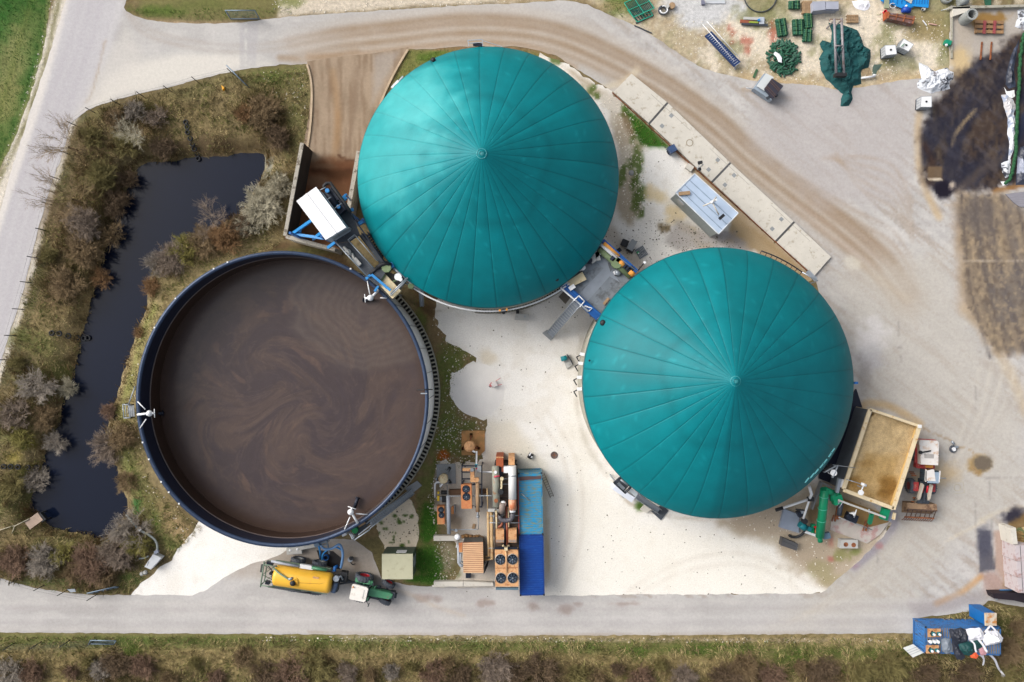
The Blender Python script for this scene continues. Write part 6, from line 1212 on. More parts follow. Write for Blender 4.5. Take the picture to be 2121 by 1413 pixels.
b = B(chas); b.tube([(1.3, .45, 1.3), (1.9, .5, 1.3)], .2, 10); b.box((1.4, -.65, .5), (1.0, .4, .7)); pr.append(('fuel_tank', b))
for x, y, r, w, a in ((0, 1.0, .93, .62, 0), (0, -1.0, .93, .62, 0), (2.5, .88, .68, .5, -.3), (2.5, -.88, .68, .5, -.3)): pr.append(wheel((x, y, r), r, w, a, redm))
t = thing('tractor', 'green farm tractor with white cab roof and red wheel rims on the lower road', 'tractor', pr, local=True); q = P(750, 1216, 1.0); t.location = (q.x, q.y, 0.03); t.rotation_euler = (0, 0, math.radians(-13))

pr = []; b = B(yel); R = 1.03; prof = [(0.001, -2.92), (R*.8, -2.9), (R*.96, -2.78), (R, -2.55), (R, 0), (R*1.0, 2.5), (R*.97, 2.74), (R*.82, 2.88), (0.001, 2.92)]; b.lathe((0, 0, 1.95), prof, 36, (1, 0, 0))
k = B(yel); k.lathe((-.55, -.1, 2.9), [(.45, 0), (.45, .08), (.36, .1), (.3, .22)], 20); k2 = B(black); k2.lathe((-.75, -.22, 2.95), [(.001, .24), (.24, .22), (.28, .1), (.27, 0)], 20); k3 = B(mat('tank_text_patch', (206,160,110), 0.6, var=0.2)); k3.box((1.4, .55, 2.83), (.6, .28, .02)); k4 = B(black)
k4.tube([(-.2, -.1, 3.0), (.8, 0, 2.99), (1.9, 0.1, 2.99), (2.6, .35, 2.9)], .012, 4)
pr.append(('tank', b, [('dome_lid', k), ('hatch', k2), ('label_patch', k3), ('wire', k4)]))
b = B(mat('green_grey_hose', (120,142,116), 0.6, var=0.1)); b.tube([(-2.95, .85, 2.6), (-2.3, .6, 3.0), (-1.2, .15, 3.12), (-1.0, .12, 3.1)], .09, 8); k = B(galv); k.tube([(-1.2, .15, 3.12), (-.95, .2, 3.05), (-.9, .3, 2.95)], .12, 8); pr.append(('filling_pipe', b, [('elbow', k)]))
b = B(chas); b.box((0, 0, .75), (6.2, .9, .25)); b.beam((2.9, 0, .8), (5.2, 0, .65), .2); b.beam((2.9, .5, .8), (4.6, 0.05, .65), .14); b.beam((2.9, -.5, .8), (4.6, -.05, .65), .14); pr.append(('frame', b))
gf = mat('green_grey_frame', (112,134,116), 0.6, var=0.15)
for y in (-1.05, 1.05): b = B(gf); b.tube([(-4.0, y, 1.2), (-4.0, y, 2.5), (-2.6, y, 2.6)], .06, 6); b.tube([(-4.0, y, 1.2), (-2.9, y, 1.2)], .06, 6); pr.append(('rear_frame', b))
b = B(gf); b.tube([(-4.0, -1.25, 2.5), (-4.0, 1.35, 2.5)], .07, 6); b.tube([(-4.0, -1.05, 1.3), (-4.0, 1.05, 1.3)], .06, 6); b.tube([(-4.0, -1, 2.5), (-3, 0, 1.4), (-4, 1, 2.5)], .04, 6); b.tube([(-4.0, 0, 2.5), (-3, .8, 1.4)], .04, 6); b.tube([(-4.0, 0, 2.5), (-3, -.8, 1.4)], .04, 6); pr.append(('rear_crossbar', b))
b = B(dark_steel); b.cyl((-3.3, .1, 1.6), .16, .5, 8); b.box((-3.5, -.9, 1.6), (.4, .3, .5)); b.box((-3.5, 1.1, 1.8), (.6, .3, .5)); b.tube([(-3.6, .9, 2.3), (-3.2, .5, 2.2), (-3.1, -.4, 2.0)], .05, 6); pr.append(('hydraulics', b)); b = B(mat('lamp_board', (70,74,72), 0.6)); b.box((-4.35, .35, 1.5), (.22, .75, .3)); pr.append(('light_board', b))
for s in (-1, 1): b = B(gf); b.box((-.3, s*1.2, 1.45), (5.6, .3, .06)); pr.append(('side_step', b))
b = B(mat('suction_hose', (170,176,186), 0.5, var=0.12)); b.tube([(-3.4, 1.35, 2.1), (-2, 1.3, 2.2), (-.6, 1.28, 2.2)], .13, 8); k = B(white_pt); k.prism([(-.5, 1.1), (.8, 1.1), (1.0, 1.25), (.6, 1.5), (-.5, 1.5)], 1.9, 2.2); k2 = B(gr); k2.tube([(.7, 1.3, 2.1), (2.2, 1.25, 2.0)], .16, 8); pr.append(('suction_hose', b)); pr.append(('white_box', k)); pr.append(('green_hose_tray', k2))
b = B(chas); b.tube([(-3.4, -1.25, 2.0), (0, -1.35, 1.9), (.9, -1.35, 1.8)], .1, 8); pr.append(('side_hose', b))
b = B(chas); b.box((3.3, -.1, .9), (.45, 1.5, 1.0)); k = B(galv); k.cyl((3.3, .6, 1.8), .3, .5, 12); k.tube([(3.3, .6, 2.2), (3.7, .9, 2.1), (3.9, .5, 1.8)], .1, 8); k2 = B(black); k2.box((3.9, .8, 1.0), (.7, .8, .7)); k2.tube([(3.6, 1.0, 1.6), (4.3, .7, 1.5), (4.2, .1, 1.2)], .1, 6); k3 = B(blue_st); k3.tube([(2.9, 1.1, 1.6), (2.9, 1.5, 1.5), (3.1, 1.6, 1.3)], .17, 8); k4 = B(mat('blue_grey_tank', (90,110,140), 0.5)); k4.tube([(3.15, -.9, 1.9), (3.3, .1, 1.9)], .25, 10)
pr += [('pump_mount', b), ('pump', k), ('gearbox', k2), ('blue_valve', k3), ('oil_tank', k4)]
for x in (-1.05, 1.15):
    for s in (-1, 1): pr.append(wheel((x, s*1.42, .72), .72, .5, 0, mat('grey_rim', (150,152,150), 0.5, 0.2), 16))
t = thing('slurry_tanker', 'yellow tank trailer hitched behind the green tractor', 'trailer', pr, local=True); q = P(626, 1202, 2.4); t.location = (q.x, q.y, 0.03); t.rotation_euler = (0, 0, math.radians(-8.5))

# hose stand at the tank
pr = []; b = B(mat('blue_grey_hose', (110,150,196), 0.5, var=0.12)); b.tube([P(*q) for q in spline([(663,1128,3.4),(672,1137,3.2),(688,1136,3.0),(702,1128,3.0),(708,1136,2.8),(710,1150,2.4),(708,1166,2.0),(706,1176,1.6)], 5)], .13, 8); pr.append(('filling_hose', b))
b = B(blue_lt); b.tube([P(*q) for q in spline([(667,1160,1.0),(669,1148,2.0),(680,1138,2.6),(696,1134,2.8),(708,1140,2.6)], 5)], .08, 8); pr.append(('hose', b))
b = B(blue_lt); b.tube([P(664,1156,.4), P(663,1142,2.2), P(659,1126,3.6)], .1, 8); pr.append(('hose', b)); b = B(mat('steel_bracket', (110,130,150), 0.5, .2)); b.beam(P(676,1116,4.6), P(682,1146,2.2), .14); b.beam(P(660,1127,3.6), P(682,1120,4.0), .1); b.beam(P(664,1130,3.4), P(680,1128,3.8), .08); b.cyl(P(660,1124,3.2), .25, .9, 10); pr.append(('bracket', b))
thing('filling_hose', 'looping blue hoses hanging from the slurry tank towards the yellow trailer', 'hose', pr)
b = B(mat('pit_dark', (34,30,32), 0.6, var=0.3)); quad(b, [(656,1140),(690,1142),(712,1160),(704,1180),(664,1168)], 0.05, .02); k = B(blue_st); k.lathe(P(676,1154,.05), [(.3, 0), (.3, .35), (.24, .35), (.24, .02)], 16); k2 = B(palegrey); quad(k2, [(612,1132),(688,1120),(734,1118),(738,1178),(695,1168),(612,1152)], 0.045, .02) if False else None
thing('drain_pit', 'dark wet pit under the blue hoses beside the yellow trailer', 'pit', [('grate', b), ('collar', k)])
for nm, lab, pts, h, m_ in (('wall_slab', 'pale block with two round lids at the foot of the slurry tank', [(593,1136),(624,1132),(625,1147),(594,1149)], .7, palegrey), ('wall_slab', 'pale block tucked under the slurry tank rim left of blue bracket', [(623,1130),(655,1124),(656,1133),(625,1139)], .9, palegrey)):
    b = B(m_); quad(b, pts, h, h-.03); sub = []
    if 'lids' in lab:
        for c in ((601,1140),(616,1138)): k = B(white_pt); k.lathe(P(*c, h), [(.001, .06), (.1, .05), (.14, .0)], 12); sub.append(('lid', k))
    thing(nm, lab, 'slab', [('block', b)]+sub)
b = B(galv); b.cyl(P(727,1157,.03), .25, .5, 12); b.use(black); b.lathe(P(727,1157,.54), [(.001, .01), (.2, 0)], 12); b.tube([P(724,1163,.1), P(730,1170,.1), P(736,1168,.1)], .05, 6); thing('pipe_stub', 'short upright pipe stub with black mouth on concrete left of the kiosk', 'pipe', b)
# kiosk
KR = [(791,1147.5),(855,1147.5),(855,1200),(791,1200)]; zk = 2.9; q = [P(x, y, zk) for x, y in KR]; b = B(mat('beige_flat_roof', (186,184,156), 0.7, var=0.06, dirt=(170,168,140), dirt_amt=0.3)); quad(b, KR, zk, .12)
k = B(mat('kiosk_green', (70,88,72), 0.6, var=0.1)); c4 = sum(q, Vector())/4; ins = [v+(c4-v)*.02 for v in q]; k.prism([(v.x, v.y) for v in ins], .03, zk-.12); k2 = B(white_pt); p = (ins[0].lerp(ins[1], .6)); k2.box((p.x, p.y+.04, 1.5), (1.0, .04, .9)); k3 = B(galv); p = ins[1].lerp(ins[2], .4); k3.box((p.x+.04, p.y, .6), (.05, 1.0, 1.6))
thing('transformer_kiosk', 'square kiosk with flat beige roof right of the tractor', 'kiosk', [('roof', b), ('wall', k), ('sign_plate', k2), ('louvre', k3)])

# wheel loader
lw = mat('loader_white', (226,222,218), 0.5, var=0.08, dirt=(206,176,150), dirt_amt=0.35); lr_ = mat('loader_red', (176,60,62), 0.55, var=0.2, dirt=(196,140,120), dirt_amt=0.4); lb_ = mat('muddy_bucket', (160,132,104), 0.85, var=0.2, scale=2, dirt=(106,80,62), dirt_amt=0.45)
pr = []; b = B(lr_); b.box((-.1, 0, .9), (2.9, 1.9, .55)); pr.append(('rear_frame', b)); b = B(lw); b.prism([(-1.5, -.85), (-1.35, -1.0), (.9, -.85), (.9, .85), (-1.35, 1.0), (-1.5, .85)], 1.4, [1.9, 1.9, 2.25, 2.25, 1.9, 1.9]); k = B(mat('hood_grille', (176,172,168), 0.6)); k.box((.1, -.05, 2.1), (.55, .95, .05)); k2 = B(black); k2.tube([(-.5, .1, 2.1), (-.4, -.4, 2.2), (-.3, -.85, 2.2)], .07, 8); k2.lathe((-.3, -.95, 2.1), [(.001, .2), (.16, .18), (.18, 0)], 12); pr.append(('hood', b, [('grille', k), ('air_intake', k2)]))
for s in (-1, 1): b = B(lr_ if s < 0 else mat('faded_pink', (216,176,164), 0.6)); b.box((-.1, s*1.0, 1.4), (1.9, .3, .12)); pr.append(('fender', b))
b = B(orange_l); b.box((.95, .3, 1.4), (.6, .7, .3)); b.use(lr_); b.box((1.15, -.3, 1.0), (.5, .9, .5)); pr.append(('joint', b))
b = B(glass); b.prism([(1.35, -.62), (2.45, -.62), (2.7, -.35), (2.7, .35), (2.45, .62), (1.35, .62)], 1.6, 2.85); k = B(lw); k.prism([(1.25, -.1), (1.45, -.75), (2.4, -.75), (2.4, .3), (1.25, .1)], 2.85, 2.95); k.beam((1.3, -.7, 2.9), (2.5, -.66, 2.9), .1, .1); k.beam((1.35, .7, 2.9), (2.5, .66, 2.9), .1, .1); k2 = B(mat('roof_window', (150,168,186), 0.15)); k2.prism([(1.5, -.1), (2.6, -.5), (2.6, .65), (1.5, .68)], 2.84, 2.93); pr.append(('cab', b, [('cab_roof', k), ('roof_window', k2)]))
b = B(galv); b.tube([(2.1, .7, 2.6), (2.1, 1.5, 2.6)], .05, 6); pr.append(('mirror_arm', b)); b = B(rust)
for i in range(3): b.box((1.9+.14*i, -1.05, .8+.25*i), (.12, .5, .04))
pr.append(('steps', b)); b = B(chas); b.box((3.4, 0, .8), (1.9, .75, .6)); pr.append(('front_frame', b))
for s in (-1, 1): b = B(lr_); b.box((3.25, s*.85, 1.4), (.9, .5, .1)); pr.append(('fender', b))
for s in (-1, 1): b = B(mat('boom_beige', (206,196,180), 0.6, var=0.15)); b.beam((2.9, s*.45, 1.9), (4.4, s*.5, 1.4), .2, .4); b.beam((4.4, s*.5, 1.4), (5.0, s*.5, .7), .2, .35); pr.append(('lift_arm', b))
for s in (-1, 1): b = B(redm); b.tube([(3.1, s*.22, 1.7), (3.8, s*.24, 1.5)], .1, 8); pr.append(('cylinder', b))
b = B(chas); b.box((4.7, 0, .7), (.5, 1.2, .7)); b.beam((3.7, 0, 1.4), (4.8, 0, 1.5), .18, .25); b.use(rust); b.beam((4.5, -.8, .9), (4.5, .8, .9), .14); b.beam((4.9, -.9, .8), (4.9, .9, .8), .12); pr.append(('quick_coupler', b))
b = B(lb_); b.add([(5.0, -1.5, .15), (5.0, 1.5, .15), (5.0, 1.5, 1.15), (5.0, -1.5, 1.15), (5.55, -1.5, 1.3), (5.55, 1.5, 1.3), (6.2, -1.5, .1), (6.2, 1.5, .1)], [(0, 1, 2, 3), (3, 2, 5, 4), (0, 6, 7, 1), (0, 3, 4, 6), (1, 7, 5, 2)])
k = B(rust)
for i in range(13): y = -1.45+i*2.9/12; k.tube([(6.5, y, .8), (6.75, y, .55), (6.95, y*1.02, .2)], .035, 5)
k.beam((6.5, -1.5, .8), (6.5, 1.5, .8), .14); k2 = B(mat('fork_brown', (92,72,62), 0.8))
for i in range(7): y = -1.4+i*2.8/6; k2.beam((5.6, y, 1.25), (6.45, y, .85), .07)
k2.beam((5.62, -1.5, 1.3), (5.62, 1.5, 1.3), .12); k2.beam((5.95, -1.45, 1.1), (6.0, 1.45, 1.1), .06)
pr.append(('bucket', b, [('tines', k), ('grab_frame', k2)]))
for x in (-.05, 3.3):
    for s in (-1, 1): pr.append(wheel((x, s*1.05, .74), .74, .55, 0, mat('rim_dull_red', (120,56,56), 0.7), 18))
t = thing('wheel_loader', 'red and white wheel loader with muddy toothed bucket beside the feed hopper', 'loader', pr, local=True); t.location = (41.85, -11.5, .03); t.rotation_euler = (0, 0, math.radians(-93))

# ------------------------------------------------------------------ feed hopper and its conveyors
hz = 3.6; hp = []; cr = mat('cream_boards', (226,208,172), 0.7, var=0.1, dirt=(200,160,100), dirt_amt=0.3)
def hb(a, c, w=.3): b = B(cr); b.beam(P(*a, hz-.1), P(*c, hz-.1), w, .2); return b
hp += [('top_rail', hb((1802,848),(1905,883),.25)), ('top_rail', hb((1802,848),(1747,1013),.36)), ('top_rail', hb((1747,1015),(1850,1053),.36)), ('top_rail', hb((1904,884),(1850,1055),.36))]
def wallp(a, c, zt, zb, m_, off=(0, 0)):
    b = B(m_); p, q = P(*a, zt), P(*c, zt); d = (q-p).normalized(); n = Vector((-d.y, d.x, 0))*.05
    b.prism([((p-n).x, (p-n).y), ((q-n).x, (q-n).y), ((q+n).x, (q+n).y), ((p+n).x, (p+n).y)], zb, zt-.2); return b
hw_ = mat('hopper_dark_side', (98,104,112), 0.5, .2, var=0.15)
hp += [('side_panel', wallp((1801,849),(1746,1013),hz,.4,hw_)), ('side_panel', wallp((1905,885),(1851,1054),hz,.4,mat('hopper_inner', (226,190,120), 0.6, var=0.12))), ('end_panel', wallp((1802,849),(1904,884),hz,.4,cr)), ('end_panel', wallp((1748,1014),(1850,1053),hz,.8,mat('brown_panel', (142,108,58), 0.7, var=0.2)))]
b = B(white_pt); b.box(P(1904,883,hz), (.3, .3, .2)); b.use(woodm); b.beam(P(1882,940,hz-.5), P(1892,908,hz-.4), .12, .2); hp.append(('corner_plate', b))
thing('feed_hopper', 'long open feed hopper with cream rim full of brown maize beside the right dome', 'hopper', hp)
mz = [(1806,852),(1903,885),(1851,1050),(1750,1012)]; shk = lambda q, z: ((q[0]-CX)*1.0+CX, q[1])
def paint_maize(px, py):
    p = Paint(px, py, (204,178,134), 12, 16, 81); p.poly([(1795,940),(1860,945),(1850,1050),(1750,1015)], (184,150,94), 10, .7, 8); p.blob(1838,1010,22,22,(136,98,44),.8); p.blob(1770,1000,14,12,(150,112,56),.7); p.blob(1805,858,4,3,(90,66,30),.9); p.blob(1790,960,22,8,(160,124,70),.5); p.blob(1812,1005,12,12,(208,176,124),.7); return p.out()
vmz = vmat('chopped_maize', .95, .15, 3, .25, 16, bump=.8, bd=.1)
def at_h(poly, z): return [((x-CX)*(HC-z)/HC+CX, (y-CY)*(HC-z)/HC+CY) for x, y in poly]
mzh = 2.9
def zmz(px, py, wx, wy): return (fbm(wx*.5, wy*.5, 3, 8)-.5)*.5+(fbm(wx*3, wy*3, 3, 9)-.5)*.12
sheet('chopped_maize', at_h(mz, mzh), mzh, vmz, lambda px, py: paint_maize((px-CX)*HC/(HC-mzh)+CX, (py-CY)*HC/(HC-mzh)+CY), .15, 0, kind='stuff', label='heap of brown chopped maize filling the long feed hopper', cat='silage', zf=zmz)
# feeding machinery below the hopper
pr = []; gg = mat('auger_green', (0,142,98), 0.45, var=0.1)
b = B(gg); b.tube([P(1708,1013,3.2), P(1705,1050,2.6), P(1698,1112,1.6)], .42, 14); pr.append(('auger_tube', b)); b = B(gg); b.tube([P(1708,1014,3.2), P(1724,1021,3.0)], .3, 12); b.tube([P(1726,1018,2.8), P(1724,1036,2.4)], .3, 12); pr.append(('inlet_tube', b)); b = B(gg); b.tube([P(1698,1110,1.5), P(1699,1122,1.3)], .26, 10); pr.append(('outlet', b))
for t_ in (.15, .4, .65): k = B(mat('joint_pale', (90,190,160), 0.5)); c = P(1708,1013,3.2).lerp(P(1698,1112,1.6), t_); k.lathe(c, [(.43, -.03), (.47, -.03), (.47, .03), (.43, .03)], 14, (P(1698,1112,1.6)-P(1708,1013,3.2))); pr.append(('flange', k))
for q in ((1707,1030),(1699,1104)): b = B(galv); g = P(*q, 1.4); b.beam(Vector((g.x, g.y, 0)), Vector((g.x, g.y, 1.6 if q[1] > 1050 else 2.6)), .12); pr.append(('leg', b))
thing('green_auger', 'thick green screw conveyor tube running down beside the feed hopper', 'conveyor', pr)
pr = []; b = B(mat('teal_pump', (10,120,130), 0.5, var=0.2)); b.tube([P(1657,1085,1.2), P(1668,1094,1.1)], .36, 12); b.cyl(P(1673,1094,.8), .25, .5, 10); pr.append(('pump_body', b)); b = B(black); b.cyl(P(1664,1078,1.2), .28, .5, 12); b.tube([P(*q) for q in spline([(1668,1092,.9),(1664,1104,.6),(1652,1112,.4),(1640,1112,.25),(1634,1108,.2)], 4)], .13, 8); pr.append(('suction_hose', b))
b = B(white_pt); b.tube([P(1664,1074,1.6), P(1669,1058,2.0), P(1675,1040,2.6), P(1677,1034,2.8)], .12, 8); b.tube([P(1676,1034,2.8), P(1622,1052,2.6)], .13, 8); b.tube([P(1677,1032,2.9), P(1681,1024,3.2), P(1676,1007,3.8)], .15, 8); pr.append(('white_pipe', b)); b = B(black); b.tube([P(1622,1052,2.5), P(1606,1057,2.4)], .18, 8); b.box(P(1677,1033,2.6), (.6, .4, .4)); b.beam(P(1648,1055,1.8), P(1672,1058,2.0), .14); pr.append(('coupling', b))
b = B(dark_steel); b.box(P(1655,1062,1.0), (.6, .6, .6), .5); b.use(galv); b.box(P(1660,1059,1.4), (.3, .3, .4), .3); pr.append(('valve', b)); b = B(gg); b.box(P(1681,1093,.5), (.35, .9, .5), -.1); b.use(white_pt); b.beam(P(1666,1101,.7), P(1692,1110,.7), .25, .12); pr.append(('skid', b))
b = B(orange_r); b.box(P(1686,1095,.6), (.3, .7, .4)); b.use(mat('moss_green', (90,110,50), .7)); b.box(P(1690,1098,.6), (.3, .5, .4)); b.use(redm); b.cyl(P(1687,1091,1.0), .1, .3, 8); pr.append(('gearbox', b)); b = B(mat('motor_blue', (110,140,160), 0.5)); b.box(P(1709,1108,.5), (.7, .6, .5), .2); pr.append(('motor', b))
thing('slurry_pump', 'teal pump with black suction hose and white pipes left of the green auger', 'pump', pr)
pr = []; b = B(palegrey); b.beam(P(1736,1036,3.2), P(1834,1072,3.2), .18, .1); pr.append(('rail_beam', b)); b = B(gg); b.box(P(1729,1032,2.0), (.9, .9, .9), .3); b.tube([P(1736,1018,2.6), P(1729,1036,2.4)], .25, 10); pr.append(('drive_box', b)); b = B(gg); b.beam(P(1835,1053,2.6), P(1829,1075,2.4), .7, .5); pr.append(('end_box', b)); b = B(mat('blue_grey_plate', (130,138,156), .6)); quad(b, [(1837,1056),(1850,1062),(1846,1080),(1832,1078)], 2.4, .2); b.use(cr); b.beam(P(1853,1062,2.6), P(1850,1076,2.6), .2, .3); pr.append(('plate', b))
for x0, y0, x1, y1 in ((1741,1046,1735,1076),(1733,1067,1729,1080),(1800,1078,1793,1100)): b = B(rust); b.beam(P(x0,y0,.5), P(x1,y1,.4), .14); b.beam(P(x0-6,y0,.5), P(x1-6,y1,.4), .1); pr.append(('foot', b))
b = B(gg); b.beam(P(1806,1064,2.2), P(1801,1084,1.2), .35, .3); pr.append(('scraper', b)); b = B(dark_steel); b.box(P(1760,1070,1.0), (1.1, .8, .7), -.4); b.cyl(P(1755,1067,1.2), .3, .8, 10); b.tube([P(1756,1068,1.6), P(1764,1078,1.2), P(1771,1078,.9)], .07, 6); pr.append(('hydraulic_unit', b)); b = B(white_pt); b.box(P(1764,1064,1.7), (.5, .35, .3), .2); b.tube([P(1774,1056,2.4), P(1769,1072,1.8)], .07, 6); pr.append(('white_parts', b)); b = B(galv); b.tube([P(1736,1071,1.4), P(1807,1098,1.0)], .04, 6); b.tube([P(1800,1056,3.0), P(1801,1064,2.4)], .1, 6); b.tube([P(1738,1052,2.8), P(1746,1040,3.0)], .05, 6); b.tube([P(1734,1048,2.8), P(1741,1036,3.0)], .05, 6); pr.append(('rods', b))
b = B(mat('steel_tube_dark', (84,92,104), .5, .3)); b.tube([P(1742,1042,1.8), P(1738,1066,1.2)], .25, 10); pr.append(('cylinder', b))
for q in ((1738,1040),(1833,1073)): b = B(galv); g = P(*q, 3.1); b.beam(Vector((g.x, g.y, 0)), Vector((g.x, g.y, 3.1)), .14); pr.append(('leg', b))
thing('hopper_drive', 'walking floor drive with pale beam and hydraulic unit below the feed hopper', 'machine', pr)
b = B(mat('stained_slab', (196,188,180), .9, var=.1, dirt=(186,150,146), dirt_amt=.4, dirt_scale=1)); quad(b, [(1722,1076),(1740,1062),(1845,1078),(1822,1108),(1796,1126),(1720,1098)], .16, .14); thing('machine_slab', 'pale pink stained slab under the hopper drive', 'slab', b)
b = B(mat('brown_sludge', (150,120,74), .8, var=.2)); quad(b, [(1738,1030),(1845,1070),(1840,1082),(1802,1092),(1733,1072)], .2, .03); thing('sludge_floor', 'brown dirty floor plate directly below the hopper front', 'floor', b)
# navy liner between dome and hopper, small gauges
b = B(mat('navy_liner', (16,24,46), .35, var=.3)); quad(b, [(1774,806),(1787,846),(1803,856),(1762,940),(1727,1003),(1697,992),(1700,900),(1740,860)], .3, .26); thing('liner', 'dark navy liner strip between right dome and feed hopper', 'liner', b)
pr = []; b = B(galv); rail(b, [P(1705,977,6), P(1733,962,6), P(1722,988,6)], .4, .05, 2); pr.append(('frame', b)); b = B(white_pt); b.cyl(P(1725.5,979,6.2), .3, .2, 18); pr.append(('disc', b)); b = B(grey_sh); b.lathe(P(1719,976,6.1), [(.18, 0), (.28, 0), (.28, .15), (.18, .15)], 16); pr.append(('ring', b)); b = B(black); b.tube([P(1705,958,6.2), P(1714,967,6), P(1723,962,6)], .12, 6); b.box(P(1714,970,5.8), (.7, .4, .4), .5); pr.append(('valve', b)); b = B(galv); g = P(1720, 975, 5.8); b.beam(Vector((g.x, g.y, 0)), Vector((g.x, g.y, 5.9)), .2); pr.append(('post', b))
thing('pressure_gauge_stand', 'white disc and ring on a steel stand at the right dome edge', 'gauge', pr)
pr = []; b = B(galv); b.tube([P(1753,993,4.2), P(1785,1003,4.6)], .04, 6); b.tube([P(1725,963,5.8), P(1771,969,4.5)], .04, 6); b.cyl(P(1752,996,0.2), .05, 4.1, 6); pr.append(('rod', b)); b = B(white_pt); b.tube([P(1784,1002,4.6), P(1794,1006,4.6)], .14, 8); b.tube([P(1789,1005,4.6), P(1783,1019,4.6)], .06, 6); b.cyl(P(1782,1020,4.5), .26, .2, 14); pr.append(('wind_gauge', b)); thing('weather_gauge', 'white weather instrument on a rod over the maize in the hopper', 'gauge', pr)
b = B(white_pt); quad(b, [(1743,993),(1750,994),(1747,1011),(1739,1009)], 3.4, .5); b2 = B(galv); b2.beam(P(1739,991,3.4), P(1733,1020,3.2), .3, .4); thing('hopper_cabinet', 'white narrow cabinet at the left corner of the feed hopper', 'cabinet', [('body', b), ('support', b2)])
b = B(grey_sh); wallbar(b, (1703,1000), (1683,1056), .7, .14); wallbar(b, (1703,1000), (1724,1010), .7, .14); thing('low_wall', 'thin grey low wall bending round the green auger foot', 'wall', b)
b = B(mat('plastic_tank_grey', (150,160,176), .5, var=.12)); quad(b, [(1624,1054),(1655,1066),(1655,1104),(1614,1092)], .35, .33); thing('grey_sump_lid', 'square bluish grey sump lid left of the teal pump', 'lid', b)
b = B(mat('black_crate', (84,84,86), .6, var=.15)); quad(b, [(1621,1114),(1653,1127),(1650,1141),(1618,1130)], .8, .78); b2 = B(chas); b2.beam(P(1622,1121,.83), P(1649,1132,.83), .04, .03); thing('plastic_crate', 'long dark grey crate lying below the teal pump', 'crate', [('body', b), ('rib', b2)])
b = B(palegrey); quad(b, [(1741,1118),(1777,1119),(1777,1136),(1740,1136)], .7, .68); sub = []
for c in ((1752,1128),(1768,1129)): k = B(rust); k.lathe(P(*c, .7), [(.001, .02), (.14, .02), (.2, .04), (.24, .02)], 16); sub.append(('socket', k))
thing('socket_block', 'pale grey block with two round rusty sockets below the hopper slab', 'block', [('block', b)]+sub)
b = B(mat('iron_grate', (110,114,118), .6, .3)); 
for i in range(5): b.beam(P(1826+2.4*i,1084+1.0*i,.05), P(1823+2.4*i,1092+1.0*i,.05), .05, .03)
b.beam(P(1825,1084,.06), P(1837,1089,.06), .05, .03); b.beam(P(1822,1092,.06), P(1834,1097,.06), .05, .03); thing('drain_grate', 'small iron drain grate on paving right of the hopper slab', 'grate', b)
b = B(tyr); b.tyre(P(1974,930,.12), .38, .2, (0, 0, 1), .6); k = B(white_pt); k.cyl(P(1974,930,.04), .2, .22, 16); k2 = B(galv); k2.tube([P(1971,914,.3), P(1976,920,.3)], .12, 8); k2.box(P(1979,925,.1), (.3, .2, .3)); thing('standpipe_tyre', 'tyre ring with white lid and tap standing on the open yard', 'tyre', [('tyre', b), ('lid', k), ('tap', k2)])
b = B(mat('faint_manhole', (184,176,158), .9)); b.lathe(P(1983,1010,.026), [(.3, 0), (.31, .012), (.37, .012), (.38, 0)], 24); b.beam(P(1972,999,.03), P(1995,998,.03), .04, .01); b.beam(P(1995,998,.03), P(1998,1021,.03), .04, .01); b.beam(P(1998,1021,.03), P(1975,1023,.03), .04, .01); thing('manhole_cover', 'pale round manhole with square frame in the paving right of the loader', 'manhole', b)
b = B(woodm); b.beam(P(2014,966,.1), P(2026,980,.06), .06, .05); thing('stick', 'short stick lying at the puddle stain on the yard', 'stick', b)
